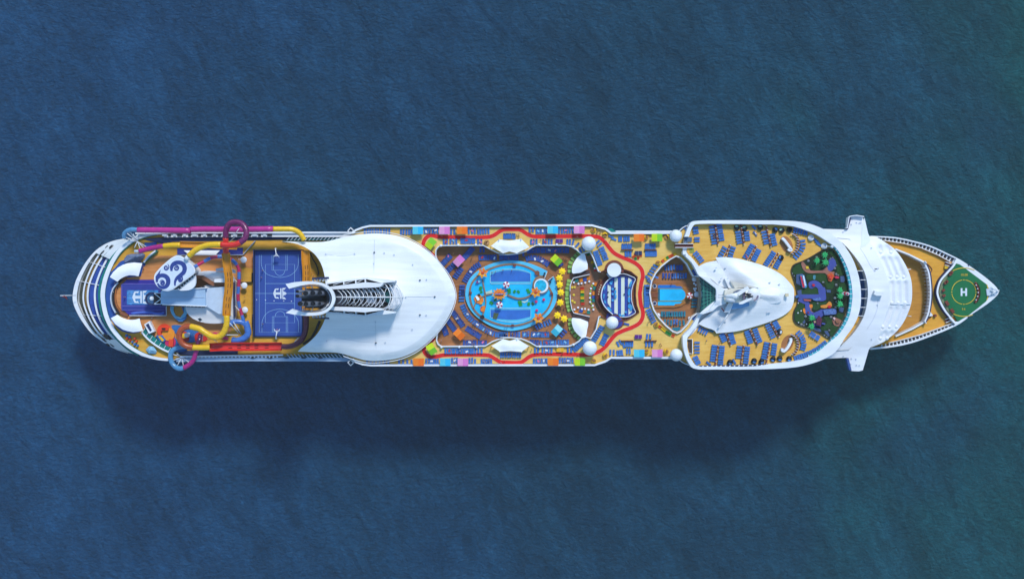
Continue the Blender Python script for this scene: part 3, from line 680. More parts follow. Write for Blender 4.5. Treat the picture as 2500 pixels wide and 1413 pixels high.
# floor of the crescent gap
cf=MB(); cf.px([(2035,560),(2135,620),(2135,820),(2035,870)],32,33.0); P(cf,'gap_floor',YELF)
for s,m in ((q(N5,'1560,1020 1625,1010 1690,1200 1700,1420 1540,1420 1530,1200')+[],BLUEF),):
    b=MB(); b.px([(2060,663),(2112,663),(2124,690),(2124,745),(2110,772),(2060,772)],33,33.3); P(b,'gap_floor_panel',mat('blue_gap_floor',(36,84,140),var=.5,scale=.3))
b=MB(); b.pband([(x-1.5,y) for x,y in cres_o],.35,33,34.6); P(b,'gap_handrail',NAVY)
for y in (599,661,683,706,728,750,771,836):
    xs=sorted([p[0] for p in cres_o if abs(p[1]-y)<9]); x1=sum(xs)/len(xs); b=MB(); b.pband([(x1-15,y+(0)),(x1,y)],.2,36.2,36.6); P(b,'gap_beam',WH)
# wing end details
for s in ('1325,275 1345,283 1400,90 1378,72 1362,80',):
    b=MB(); b.px(q(N5,s),33,35.4); P(b,'wing_balcony',NAVY)
    b=MB(); b.pband(q(N5,'1310,262 1335,258 1365,70 1395,52 1500,40 1625,62'),.25,34,35.9); P(b,'wing_rail',WH)
b=MB(); b.px(q(N6,'1320,1165 1355,1155 1408,1370 1370,1372'),33,35.4); P(b,'wing_balcony',mat('blue_wing_panel',(48,84,150),var=.3))
for f,s in ((N5,'1600,230 1645,80 1700,350 1720,398 1735,470 1650,560 1560,590 1590,400'),):
    b=MB(); b.hf(WL(q(f,s),35.5),lambda x,y,d: brz(x,y)+.12,1.5,skirt=33.5); P(b,'wing_roof_panel',mat('wing_shading_tint',(228,236,244),var=.05))  # plane shading of the wing roof put into this panel's colour
for f,s in ((N5,'1430,190 1520,160 1570,165 1600,160 1285,320 1850,958 1810,985 1900,590 1760,600'),(N6,'1430,1170 1510,1180 1420,1270 1520,1285 1570,1290 1290,1128 1845,240 1765,835')):
    for p in q(f,s):
        c=W2(p,36.8); b=MB(); b.box((*c,brz(*c)+.2),(.3,.26,.5)); P(b,'bridge_roof_fitting',GREYW)
b=MB(); b.px(q(B1,'160,745 170,705 215,715 270,720 268,762 190,762'),37.2,39.6); P(b,'bridge_roof_locker',WH)
b=MB(); b.px(q(B1,'160,450 215,446 216,452 175,460'),35.2,36.9); P(b,'bridge_roof_fitting',DARK)
for s in ('10,215 60,300 110,400 160,480','200,800 195,900 150,1030 80,1150'):
    b=MB(); 
    pw=WL(cr(q(B1,s),4,False),36.8)
    for u,v in zip(pw,pw[1:]): b.tube([(*u,brz(*u)+.02),(*v,brz(*v)+.02)],.06,5,caps=False)
    P(b,'roof_seam',GREYW)
# forward observation roof with pressed grooves
fr=cr(q(B1,'100,76 200,90 300,150 400,220 480,320 550,450 590,580 600,715 590,850 540,1000 480,1110 400,1200 280,1290 120,1360'),3,False)+[(2120,853),(2140,790),(2150,721),(2140,645),(2115,577)]
slots=[]
for s in ('232,208 235,262','316,208 360,262','260,345 342,548','342,345 422,548','424,345 504,548','356,620 356,845','438,620 438,845','520,620 520,845','342,912 256,1120','420,912 340,1120','503,912 424,1120','285,1195 235,1250','365,1190 315,1250'):
    a,c=q(B1,s); slots.append((W2(a,33),W2(c,33)))
frw=WL(fr,33); frc=W2((2150,715),33)
def frz(x,y,d):
    z=35.0-2.2*sstep((x-frc[0]+2)/12.)-.0075*(y-frc[1])**2
    for a,c in slots:
        dd,t=segd((x,y),a,c)
        z-=.75*sstep((1.05-dd)/.8)
    return z
fm=MB(); fm.hf(frw,frz,.62,skirt=26); P(fm,'observation_roof',WH)
for a,c in slots:
    b=MB(); b.ball((c[0],c[1],frz(c[0],c[1],1)+.15),.75,14,6,frac=.5,z=.8); P(b,'roof_vent_cap',WH)
b=MB(); a,c=q(B1,'330,860 580,862'); b.tube([(*W2(a,33),frz(*W2(a,33),1)+.1),(*W2(c,33),frz(*W2(c,33),1)+.15)],.13,6); P(b,'roof_seam',GREYW)
# ================================================================= bow deck
ZB=25.0
bt_in=q(B1,'200,108 270,122 500,157 700,207 900,292 1050,372 1080,400 1110,385'); bb_in=q(B1,'1110,1065 1080,1075 1000,1105 850,1160 700,1215 500,1270 300,1320 150,1350')
bd=MB(); bd.px([(2100,590)]+bt_in+[(2345,650),(2400,713),(2345,780)]+bb_in+[(2100,850)],ZB-1.5,ZB,holes=[cr(q(B1,'405,225 560,290 725,378 775,480 800,600 806,720 795,850 770,960 735,1060 600,1135 410,1225'),2,False)+[(2150,800),(2150,640)]]); P(bd,'bow_deck',BOWD)
bd=MB(); bd.px([(2140,600),(2230,603),(2280,645),(2280,785),(2230,818),(2140,835)],21,ZB-2.6); P(bd,'lower_bow_deck',deck_mat('brown_bow_deck',(190,138,60),(168,118,50),k=.95))
rl=cr(q(B1,'400,222 560,285 735,375 790,500 815,640 818,740 805,880 780,980 740,1065 600,1145 405,1230'),4,False)
sl_(q(B1,'405,226 560,287 735,375'),.5,ZB-3,ZB+1.2,WH,'breakwater'); sl_(q(B1,'740,1065 600,1143 410,1228'),.5,ZB-3,ZB+1.2,WH,'breakwater')
sl_(cr(q(B1,'735,375 785,480 805,600 812,720 803,860 780,975 742,1065'),4,False),.5,ZB-3,ZB+1.2,WH,'breakwater')
sl_(cr(q(B1,'752,375 803,480 823,600 829,720 820,860 797,975 758,1065'),4,False),.3,ZB,ZB+1.0,NAVY,'breakwater_rail')
for p in resam(q(B1,'745,440 775,540 790,640 795,740 785,860 765,960'),14):
    sl_([(p[0]-3,p[1]),(p[0]+2,p[1])],.14,ZB-2.5,ZB+1.25,WH,'breakwater_bracket')
# bulwark channel with frames
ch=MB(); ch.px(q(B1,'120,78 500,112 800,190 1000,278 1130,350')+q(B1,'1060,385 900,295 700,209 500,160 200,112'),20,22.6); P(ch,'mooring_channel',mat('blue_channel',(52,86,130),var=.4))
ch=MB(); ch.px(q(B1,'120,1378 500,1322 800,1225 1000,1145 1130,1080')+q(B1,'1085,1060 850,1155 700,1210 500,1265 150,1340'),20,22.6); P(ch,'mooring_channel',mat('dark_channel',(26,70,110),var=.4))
bo_t=[p for p in bow_top if p[0]<2345]; bo_b=[p for p in bow_bot if p[0]<2345]
bwk=MB(); bwk.pband([(x,y+1.2) for x,y in bow_top],.4,21,26.3); bwk.pband([(x,y-1.4) for x,y in bow_bot],lambda t:.6,21,26.3); P(bwk,'bow_bulwark',WH)
sl_([(p[0],p[1]) for p in q(B1,'270,124 500,160 700,210 900,295 1040,372')],.28,ZB,ZB+1.1,mat('white_rail',(232,226,220)),'bow_handrail')
sl_([(p[0],p[1]) for p in q(B1,'290,132 500,166 700,217 900,302 1020,372')],.14,ZB,ZB+.9,mat('rust_rail',(176,92,52)),'bow_handrail')
sl_([(p[0],p[1]) for p in q(B1,'1080,1072 1000,1102 850,1157 700,1210 500,1264 330,1305')],.28,ZB,ZB+1.1,MATS['white_rail'],'bow_handrail')
tpo=resam([p for p in bow_top if p[0]<2340],24); tpi=resam(q(B1,'120,100 270,124 500,160 700,210 900,295 1060,385'),24)
bto=resam([p for p in bow_bot if p[0]<2340][::-1],24); bti=resam(q(B1,'120,1345 330,1308 500,1264 700,1210 850,1157 1000,1102 1090,1065'),24)
for o_,i_ in ((tpo,tpi),(bto,bti)):
    for a,c in list(zip(o_,i_))[3:]:
        sl_([a,c],.32,22.6,25.6,WH,'bulwark_frame')
# solid bow sides and tip
b=MB(); b.px(q(B1,'1060,385 1110,340 1150,352 1300,452 1450,562 1560,660 1592,712 1560,712 1490,690 1450,628 1350,552 1250,478 1150,405 1110,395'),22,26.4); P(b,'bow_side_deck',WH)
b=MB(); b.px(q(B1,'1592,712 1570,752 1450,858 1300,958 1150,1073 1090,1095 1095,1060 1130,1058 1250,985 1350,908 1450,826 1490,760 1560,712'),22,26.4); P(b,'bow_side_deck',WH)
b=MB(); b.px(q(B1,'1450,685 1490,680 1510,660 1570,690 1592,712 1565,750 1510,755 1490,762 1460,762'),22,27.0); P(b,'bow_tip_platform',GREYW)
for s in ('1500,700 1560,715','1510,745 1560,715','1560,715 1600,700','1520,672 1548,690'):
    a,c=q(B1,s); b=MB(); b.tube([W(*a,27.4),W(*c,27.9)],.22,6); P(b,'bow_fitting',WH)
for s in ('1250,400 1248,420','1248,1000 1246,1018'):
    sl_(q(B1,s),.3,26,26.7,NAVY,'fairlead')
# helideck
hel=cr(q(B1,'1110,392 1060,460 1010,550 975,620 952,700 955,760 975,830 1020,905 1080,985 1125,1058'),3,False)+q(B1,'1250,985 1350,908 1450,826 1475,760 1460,720 1475,680 1450,628 1350,552 1250,478 1150,405')
b=MB(); b.px(hel,24,26.5); heli=P(b,'helideck',GREEN)
sl_(cr(q(B1,'1110,350 1080,410 1000,500 925,590 893,680 890,740 925,840 975,930 1040,1015 1100,1080'),4,False),.65,ZB-1,27.2,WH,'helideck_wall')
sl_(cr(q(B1,'1065,400 985,490 910,585 879,680 876,740 910,845 960,935 1025,1015'),4,False),.22,ZB-1,27.2,NAVY,'helideck_wall_rail')
sl_(cr(q(B1,'1095,425 1030,500 965,590 932,680 930,740 960,830 1010,915 1070,1000'),4,False),1.0,ZB,26.3,mat('olive_glass',(126,140,104),rough=.2,var=.3),'helideck_side_walk')
hc=q(B1,'1193,720')[0]
for k in range(4):
    pts=ell(hc[0],hc[1],29.6,n=22,a0=PI/2*k+.13,a1=PI/2*(k+1)-.13,end=True)
    b=MB(); b.pband(pts,.2*1.0,26.53,26.56); P(b,'landing_circle',YLINE,heli)
    b=MB(); b.box((*W2((hc[0]+29.6*math.cos(PI/2*k),hc[1]+29.6*math.sin(PI/2*k)),26.5),26.53),(.35,.35,.03)); P(b,'landing_mark',YLINE,heli)
for a0,a1 in ((-2.05,-1.12),(1.2,2.05),(-.33,.33)):
    b=MB(); b.pband(ell(hc[0]+.4,hc[1]+.2,59,n=24,a0=a0,a1=a1,end=True),.26,26.53,26.56)
    P(b,'outer_circle',YLINE,heli)
for dx in (-5.6,5.6):
    b=MB(); b.pband([(hc[0]+dx,hc[1]-9.5),(hc[0]+dx,hc[1]+9.5)],.62,26.54,26.57); P(b,'letter_stroke',WLINE,heli)
b=MB(); b.pband([(hc[0]-4.2,hc[1]),(hc[0]+4.2,hc[1])],.62,26.54,26.57); P(b,'letter_stroke',WLINE,heli)
def text(s,p,z,size,m,parent,name='lettering'):
    c=bpy.data.curves.new(name,'FONT'); c.resolution_u=3; c.body=s; c.size=size; c.align_x='CENTER'; c.align_y='CENTER'; c.extrude=.01
    t=bpy.data.objects.new('tmp',c); COL.objects.link(t); me=bpy.data.meshes.new_from_object(t.evaluated_get(bpy.context.evaluated_depsgraph_get())); bpy.data.objects.remove(t)
    o=bpy.data.objects.new(name,me); COL.objects.link(o); me.materials.clear(); me.materials.append(m); o.location=(*W2(p,z),z); o.parent=parent; return o
text('10.00',q(B1,'1196,523')[0],26.55,1.15,YLINE,heli); text('9.6',q(B1,'1190,916')[0],26.55,1.0,YLINE,heli)
for r_,a0,a1,w,m in ((37,-.72,.72,.7,BROWN),(39.5,-.6,.62,.4,mat('dark_planter',(38,52,40)))):
    b=MB(); b.pband(ell(hc[0],hc[1]+1,r_,n=24,a0=a0,a1=a1,end=True),w,26.5,27.1); P(b,'curved_bench',m,heli)
for k in range(11):
    a=-.68+k*.136; b=MB(); b.box((*W2((hc[0]+34.6*math.cos(a),hc[1]+1+34.6*math.sin(a)),27),26.9),(.3,.3,.8)); P(b,'bench_post',WH if k%2 else DARK,heli)
for s in ('1045,495','1030,515','990,600','975,615','952,700','958,760','985,835','1000,860','1045,925','1060,945'):
    p=q(B1,s)[0]; b=MB(); b.box((*W2((p[0]+1.5,p[1]),27),26.9),(1.0,.8,.7),rz=.5); P(b,'deck_seat',BROWN,heli)
for s,m in (('985,380 1045,400 1040,425 980,405',BROWN),('1045,400 1100,412 1098,440 1040,425',mat('orange_mat',(226,140,40))),('980,1040 1050,1010 1056,1035 985,1068',BROWN),('1050,1000 1095,995 1100,1020 1056,1035',MATS['orange_mat'])):
    b=MB(); b.px(q(B1,s),ZB,ZB+.6); P(b,'boarding_step',m)
for s in ('985,375 1065,405','980,408 1060,435','985,1035 1060,1005','988,1070 1060,1045'): sl_(q(B1,s),.2,ZB,ZB+1.1,WH,'step_rail')
b=MB(); b.box(tuple(W(*q(B1,'990,433')[0],ZB+.4)),(1.3,1.3,1)); P(b,'yellow_locker',YLINE)
b=MB(); b.px(q(B1,'775,960 800,935 835,985 830,995 780,1000'),ZB,ZB+1); P(b,'anchor_winch',WH)
b=MB(); b.cyl(W2(q(B1,'855,990')[0],ZB),.5,ZB,ZB+1,12); P(b,'capstan',BROWN)
sl_(cr(q(B1,'760,390 805,425 828,465 810,495 790,500'),4,False),.16,ZB,ZB+.3,BROWN,'mooring_line'); sl_(cr(q(B1,'835,990 800,1020 760,1060'),3,False),.14,ZB,ZB+.3,BROWN,'mooring_line')
for s in ('545,465 585,455','560,990 590,1000'): sl_(q(B1,s),.16,24,31.5,WH,'antenna')
for s in ('750,365 765,390','740,1050 765,1080'): sl_(q(B1,s),.2,ZB,ZB+2,WH,'breakwater_post')
# ================================================================= mast house: swept white roofs
ZM=47.0
dm=cr(q(N3,'632,762 800,758 1000,780 1200,825 1450,900 1650,985 1800,1080 1895,1175')+q(N5,'428,1290 441,1400')+q(N6,'430,200 380,320 250,430 0,540')+q(N4,'1300,620 1000,700 640,735'),3,False)+q(N4,'720,590 870,330 930,230')+q(N3,'930,1290 840,1150 730,960')
dmw=WL(dm,ZM); axisy=W2((1850,719),ZM)[1]
def dmz(x,y,d):
    z=44.7+1.9*sstep(d/6.0)+.0+2.6*sstep((d-2)/13)
    return z
b=MB(); b.hf(dmw,dmz,1.5,thick=.3); mh=P(b,'mast_house_roof',CANM)
fan_t=cr(q(N3,'318,932 400,880 480,850 640,820'),3,False)+q(N3,'730,960 840,1150 930,1290 820,1300 700,1262 560,1150 420,1040')
fan_b=cr(q(N4,'325,570 450,630 600,682 640,735'),3,False)+q(N4,'700,600 870,330 930,230 800,215 660,262 540,380 400,500')
zt=44.9
for s in (fan_t,fan_b):
    b=MB(); b.hf(WL(s,46),lambda x,y,d: 44.8+.03*abs(x-W2((1700,721),46)[0])+.7*sstep(d/4),1.5,thick=.3); P(b,'swept_wing_roof',CANM)
b=MB(); b.px(q(N3,'640,1000 780,980 900,1100 1400,1200 1700,1200 1850,1300 1850,1413')+q(N4,'1850,40 1700,300 1300,560 800,620 700,560 900,200 700,100'),43,44.4); P(b,'mast_house_wall',GREYW)
# pale collar and the raised central body
b=MB(); b.px(q(N3,'340,1085 480,1110 640,1230 760,1300 830,1300 760,1413')+q(N4,'800,170 800,215 660,262 560,350 400,400 330,390 500,330 625,180 630,0')+q(N3,'620,1300 480,1190'),45.2,47.4,bottom=True); P(b,'collar_band',WH)
cb=cr(q(S5,'900,560 1000,540 1150,545 1350,550 1600,548 1780,570 1900,640 1900,780 1850,860 1700,890 1500,885 1350,850 1150,850 1000,870 850,880 700,860'),3)
cbw=WL(cb,50); cyb=W2((1800,721),50)[1]
b=MB(); b.hf(cbw,lambda x,y,d: 47.2+3.4*sstep(d/4.5),1.0,skirt=45.5); P(b,'mast_base_dome',CANM)
b=MB(); b.px(q(S5,'620,600 800,560 1000,560 1080,640 1060,840 800,880 640,860 600,760'),46,49.5); P(b,'mast_platform',mat('cream_paint',(226,222,208),var=.15))
b=MB(); b.px(q(S5,'800,640 880,600 980,580 985,620 900,660 820,670'),49.5,50); P(b,'radar_recess',mat('grey_recess',(120,132,156),var=.4))
b=MB(); b.px(q(S5,'1010,640 1060,650 1060,790 1015,800'),50,51.6); P(b,'mast_equipment_box',mat('mauve_box',(110,100,124),var=.3))
for s in ('900,690 1130,540','930,880 1120,760','650,860 640,1080'):
    a,c=q(S5,s)
b=MB(); a,c=q(S5,'905,690 1120,545'); b.band([W2(a,54),W2(c,53)],1.1,52,53.4); P(b,'mast_arm',WH)
b=MB(); b.px(q(S5,'925,875 1090,790 1200,760 1190,810 1000,900 930,905'),50.5,52.2,bottom=True); P(b,'mast_arm',WH)
b=MB(); p0=W(*q(S5,'880,725')[0],57); p1=W(*q(S5,'600,735')[0],54)
b.tube([p0,p0.lerp(p1,.35),p0.lerp(p1,.7),p1],lambda t: 1.05*(1-.62*t),14); P(b,'mast',WH)
b=MB(); b.tube([W(*q(S5,'600,735')[0],54),W(*q(S5,'400,735')[0],53.5)],.12,6); P(b,'mast_antenna',WH)
for y in (712,762): sl_(q(S5,f'470,{y} 600,{y-4}'),.1,50,50.3,DARK,'mast_rail')
b=MB(); b.tube([W(*q(S5,'640,800')[0],51),W(*q(S5,'830,840')[0],50.5)],.7,10); P(b,'radar_scanner',GREYW)
for s in ('1080,680','1110,690','1150,690','1120,740','1160,745','1075,740','1190,735'):
    b=MB(); b.box(tuple(W(*q(S5,s)[0],51.2)),(.9,.35,1.4),rz=.1); P(b,'mast_instrument',DARK)
b=MB(); b.ball(tuple(W(*q(S5,'1240,700')[0],50.2)),2.3,20,8,frac=.5,z=.5); P(b,'mast_cap_dome',WH)
sl_(cr(q(S5,'1335,715 1330,760 1290,810 1250,830'),4,False),.35,50,52,mat('mauve_rail',(140,130,150)),'mast_cap_rail')
# diagonal flat ramps on the lower roof
b=MB(); b.px(q(S5,'690,880 800,890 720,1080 600,1080'),45.8,47.2); P(b,'roof_rib',WH)
b=MB(); b.px(q(S5,'740,1020 720,1090 500,1413 470,1413'),45,46.4); P(b,'roof_rib',WH)
b=MB(); b.px(q(S5,'610,350 700,370 810,560 700,560'),45.5,46.9); P(b,'roof_rib',WH)
for s in ('540,355','675,355','1580,440','1550,1085','1590,1080','430,122','640,122','640,1285','490,620','1790,480'):
    p=q(S5,s)[0]; c=W2(p,46.8); z=dmz(*c,dist_poly(c,dmw)) if inside(c,dmw) else 46.3; b=MB(); b.box((*c,z+.25),(.6,.3,.6),rz=.4); P(b,'roof_fitting',GREYW)
b=MB(); a,c=q(S5,'540,985 600,1055'); b.tube([W(*a,47.8),W(*c,47.4)],.18,6); P(b,'red_roof_lamp',mat('dark_red',(130,30,50)))
b=MB(); b.box(tuple(W(1921,720,47.0)),(1.1,1.1,1)); P(b,'roof_beacon',mat('cream_beacon',(220,206,170)))
# recessed triangles either side of the mast
b=MB(); b.px(q(S5,'735,400 1330,548 1335,556 1000,545 830,560'),46.8,48.0); P(b,'roof_recess_panel',mat('grey_recess_panel',(206,204,196),var=.1))
b=MB(); b.px(q(S5,'800,880 1340,862 1200,920 980,985 735,1020'),45.8,46.9); P(b,'roof_recess_panel',mat('blue_shade_recess_panel',(120,176,226),var=.1))  # bluish shade of the lower white roof put into this panel's colour
# glass roof between solarium and mast
gq=[(1708,675),(1714.5,676),(1727,684.5),(1741,698),(1747.5,706),(1747.5,735),(1741,744),(1727,757),(1714.5,765),(1708,765),(1712,745),(1714,721),(1712,697)]
b=MB(); b.px(gq,43,45.0); gr=P(b,'glass_roof',GREENG)
for k in range(4):
    x=1718+k*8; h=45-(x-1708)*.75; sl_([(x,720.5-h),(x+1,720.5+h)],.14,45,45.2,mat('teal_bar',(70,160,140)),'glazing_bar',gr)
for k in range(9):
    t=-1+2*k/8; sl_([(1713,720.5+t*44),(1747,720.5+t*15)],.14,45.02,45.22,MATS['teal_bar'],'glazing_bar',gr)
b=MB(); b.px(q(N3,'285,1120 310,1110 345,1300 350,1420')+q(N4,'350,0 350,60 330,300 300,385 280,375 310,270 328,60')+q(N3,'328,1420 318,1300'),D1,39.6); P(b,'solarium_bench',BEIGE)
# radar domes
for (x,y,r,z) in ((1437.5,594.6,17.6,D2+1.5),(1440,849.6,17.6,D2+1.5),(1650.3,575.6,15.2,D2+1.5),(1651.6,866.4,15.2,D2+1.5),(1494.7,787.5,15.4,D2+1.5)):
    R_=r*sc(z+2); c=W(x,y,z+2); b=MB(); b.ball((c.x,c.y,z+R_*.7),R_,32,16,frac=.92); dmo=P(b,'radar_dome',WH)
    b=MB(); b.cyl((c.x,c.y),R_*.45,D2,z+.4,16); P(b,'dome_pedestal',WH,dmo)
# brown rings round the disc and the lower dome
b=MB(); b.pband(ell(1499.5,658.5,20.6,n=30,a0=PI*.93,a1=PI*2.1,end=True),.75,D2+.03,D2+.5); P(b,'brown_ring',BROWN)
b=MB(); b.px(ell(1499.5,659,17,n=32),D2,D2+1.8); P(b,'white_disc_roof',WH)
b=MB(); b.px(ell(1501,787,22,17.5,n=32,rot=.1),D2+.02,D2+.2); P(b,'dome_plinth',BROWN)
b=MB(); b.px(ell(1500,786,20,15.5,n=32,rot=.1),D2+.2,D2+.3); P(b,'dome_plinth_top',BLUED)
# stairs and gangway on the left of the forward deck
b=MB(); b.px(q(N1,'1545,535 1855,530 1855,590 1545,595'),D2,43.5); P(b,'gangway',BROWN)
for y in (531,594): sl_(q(N1,f'1545,{y} 1858,{y}'),.18,43,44.4,WH,'gangway_rail')
b=MB(); b.px(q(N1,'1705,420 1830,415 1830,495 1705,500'),D2,44); P(b,'stair_landing',mat('grey_blue_floor',(74,100,130),var=.2))
b=MB(); b.px(q(N1,'1795,600 1870,600 1870,690 1790,690'),43.3,43.5); P(b,'olive_landing',mat('olive_landing',(150,160,70),var=.2))
b=MB(); b.px(q(N1,'1675,655 1735,655 1735,712 1680,716'),42,45.8); P(b,'white_pillar_cap',WH)
b=MB(); b.px(q(N4,'140,840 210,850 215,1075 165,1070 135,960'),43.3,43.52); P(b,'stairwell',mat('dark_brown_stair',(80,62,56),var=.2))
sl_(q(N4,'135,832 215,832 218,1080 160,1078'),.2,43.4,44.4,WH,'stairwell_rail')
b=MB(); b.px(q(N3,'200,985 265,965 300,1050 330,1080 310,1105 250,1085'),D2,D2+.15); P(b,'blue_landing',BLUEF)
b=MB(); b.px(q(N4,'330,390 335,440 265,525 205,490 250,410'),D2,D2+.15); P(b,'blue_landing',BLUEF)
for cx_,cy_,rot_ in ((1921,597,-.42),(1923.5,838,.42)):
    b=MB(); b.px(ell(cx_-1,cy_,14.0,22,n=28,rot=rot_),43,43.45); P(b,'brown_oval_floor',mat('brown_oval',(170,112,64),var=.15))
for i,(pth,nm) in enumerate(((q(N5,'210,430 240,455 300,530 350,600 370,635 350,645 315,620'),1),(q(N6,'360,815 365,850 340,920 290,1000 240,1040 215,1030 215,990'),2))):
    sl_(cr(pth,4,False),.8,43.4,45.2,WH,'white_bar_counter')
for pth in ('400,360 440,385 480,430 492,500 485,580 460,640 400,690 370,710',):
    sl_(cr(q(N5,pth),3,False),.5,43.4,44.4,BROWN,'curved_windbreak'); 
sl_(cr(q(N6,'370,755 430,780 470,830 490,900 480,990 450,1050 390,1095'),3,False),.5,43.4,44.4,BROWN,'curved_windbreak')
for pp in (resam(cr(q(N5,'400,360 440,385 480,430 492,500 485,580 460,640 400,700'),3,False),10),resam(cr(q(N6,'380,755 430,780 470,830 490,900 480,990 450,1050 390,1095'),3,False),10)):
    for p in pp: sl_([(p[0]-4,p[1]-.8),(p[0]+1.5,p[1]+.6)],.14,44.3,44.8,WH,'windbreak_lamp')
# ================================================================= sports court (fixed to the aft deck)
ZC=38.9
PURP=mat('purple_blue_pool',(58,48,150),rough=.4,var=.15,scale=.4)
cb_=MB(); cb_.px(q(T2,'704,318 1128,318 1128,1068 704,1068'),38,ZC-.12); P(cb_,'court_base',NAVY)
ct=MB(); ct.px(q(T2,'712,330 1122,330 1122,1058 712,1058'),38.2,ZC); court=P(ct,'sports_court',COURT)
def cl(f,s,w=.11,closed=False,m=LLINE,par=None,z=ZC,smooth=0,name='court_line'):
    p=q(f,s); p=cr(p,smooth,closed) if smooth else p
    b=MB(); b.pband(p,w,z+.02,z+.04,closed=closed); return P(b,name,m,par or court)
cl(T2,'752,358 1112,358 1112,1028 752,1028',closed=True); cl(T2,'805,443 1057,443 1057,945 805,945',closed=True)
cl(T2,'805,608 1057,608'); cl(T2,'805,778 1057,778'); cl(T2,'712,693 1122,693')
cl(T2,'862,358 862,493 995,493 995,358'); cl(T2,'875,358 875,493'); cl(T2,'982,358 982,493')
cl(T2,'865,1028 865,892 998,892 998,1028'); cl(T2,'878,1028 878,892'); cl(T2,'985,1028 985,892')
cl(T2,'885,493 895,520 912,535 930,540 950,535 965,520 975,493',smooth=3); cl(T2,'888,892 898,865 915,850 932,847 950,850 965,862 975,892',smooth=3)
cl(T2,'770,358 772,450 800,510 850,540 930,555 1010,540 1060,505 1088,450 1088,358',smooth=4)
cl(T2,'776,1028 778,930 810,870 860,840 930,828 1000,842 1050,872 1088,930 1090,1028',smooth=4)
for s in ('730,747','806,750','880,757','963,757','1030,760'):
    b=MB(); b.box(tuple(W(*q(T2,s)[0],ZC+.05)),(.3,.3,.06)); P(b,'court_marker',WLINE,court)
# anchor emblem on the court: crown and anchor strokes
def emblem(cx,cy,k,z,par):
    E=(660,690,28.27)
    for i,t in enumerate(('195,745 230,640 310,430 350,405 600,395 520,525 480,490 430,470 370,530 375,660 680,660 680,385 770,385 770,1105 680,1105 680,825 375,825 375,950 430,1010 470,1000 520,965 600,1100 350,1075 310,1040','820,385 850,365 1090,350 950,495 910,465 870,510 930,640 990,615 1135,745 990,870 940,840 870,960 900,1010 960,990 1100,1150 830,1115')):
        pts=[(cx+(x-683.5)*k,cy+(y-716.4)*k) for x,y in q(E,t)]
        b=MB(); b.px(pts,z+.02,z+.06); P(b,'anchor_emblem',WLINE,par)
emblem(683.5,716.4,1.0,ZC,court)
# ================================================================= wave pool
ZP=38.9
b=MB(); b.px(q(T1,'600,575 930,575 938,882 620,880 550,820 550,620'),37,ZP-.1); surf=P(b,'wave_pool',PURP)
b=MB(); b.px(q(T1,'556,612 890,612 925,640 925,838 556,838'),ZP-.1,ZP); P(b,'wave_pool_floor',BLUED,surf)
b=MB(); b.px(q(T1,'600,665 870,665 870,790 600,790'),ZP,ZP+.05); P(b,'wave_water',mat('foamy_water',(70,140,206),rough=.15,var=.4,scale=.9,bump=.4),surf)
for k in range(7): sl_(q(T1,f'612,{672+k*17} {770+(k*37)%60},{674+k*17}'),.1,ZP+.06,ZP+.1,LLINE,'wave_ripple',surf)
emblem(342,725.5,1.15,ZP+.1,surf)
for s in ('556,612 890,612','556,612 556,838 925,838','560,800 925,806'): sl_(q(T1,s),.14,ZP,ZP+.12,mat('pale_violet_trim',(126,120,200)),'pool_edge',surf)
sl_(q(T1,'938,800 938,884 620,884'),.2,ZP,ZP+.8,WH,'pool_handrail',surf)
b=MB(); b.tube([W(*p,ZP+.2) for p in cr(q(T1,'640,868 720,858 800,856 850,866 890,868 925,858'),3,False)],.5,8); P(b,'wave_pipe',mat('blue_pipe',(74,104,196)),surf)
# stadium seating and dark ring round the wave pool
for s,w,m,z in (('600,560 545,580 505,640 490,720 505,800 550,860 610,885',1.2,TEAKB,38.6),('560,570 515,610 485,680 478,740 492,810 530,870',.7,DARK,39.1),('540,600 510,640 500,720 512,800 545,850',.25,mat('amber_rail',(190,120,60)),38.9)):
    sl_(cr(q(T1,s),4,False),w,38,z,m,'seating_tier')
sl_(cr(q(T1,'520,600 480,650 460,720 470,800 500,860'),4,False),.35,38,40,GREYW,'seating_backrest')
# white curved sun roofs over the wave pool
for s in ('450,552 478,510 520,470 560,447 600,433 660,426 730,432 712,490 697,545 660,538 620,536 590,543 560,556 535,572 515,592',
          '458,906 515,876 540,895 565,907 600,918 640,922 675,918 706,908 715,950 736,1014 700,1022 650,1027 600,1018 560,1004 500,962'):
    w_=WL(q(T1,s),42); b=MB(); b.hf(w_,lambda x,y,d: 41.6+.5*sstep(d/1.5),1.0,thick=.15); P(b,'curved_sun_roof',WH2)
# grey crinkled covers
for s,h,m in (('575,395 600,362 640,352 690,350 740,345 758,360 740,400 700,420 640,432 580,428',2.5,mat('grey_cover',(112,126,158),var=.35,scale=1.6)),('762,1178 790,1148 830,1148 858,1190 850,1215 790,1212',2,mat('pale_blue_cover',(150,200,230),var=.3,scale=1.2))):
    pts=q(T1,s); c=(sum(p[0] for p in pts)/len(pts),sum(p[1] for p in pts)/len(pts)); b=MB(); n=len(pts)
    b.add([W(*p,38.3+(.5 if i%2 else 0)) for i,p in enumerate(pts)]+[W(*c,38.3+h)],[((i+1)%n,i,n) for i in range(n)])
    P(b,'folded_cover',m)
b=MB(); b.px(q(T1,'748,960 795,930 838,1020 790,1040'),38,40.5); st=P(b,'white_stair_roof',WH); b=MB(); b.px(q(T1,'762,965 785,950 815,1010 800,1022'),40.5,40.6); P(b,'stair_roof_slot',NAVY,st)
b=MB(); b.px(q(T1,'750,258 850,250 850,300 760,305'),38,39.4); P(b,'blue_locker_block',BLUEF)
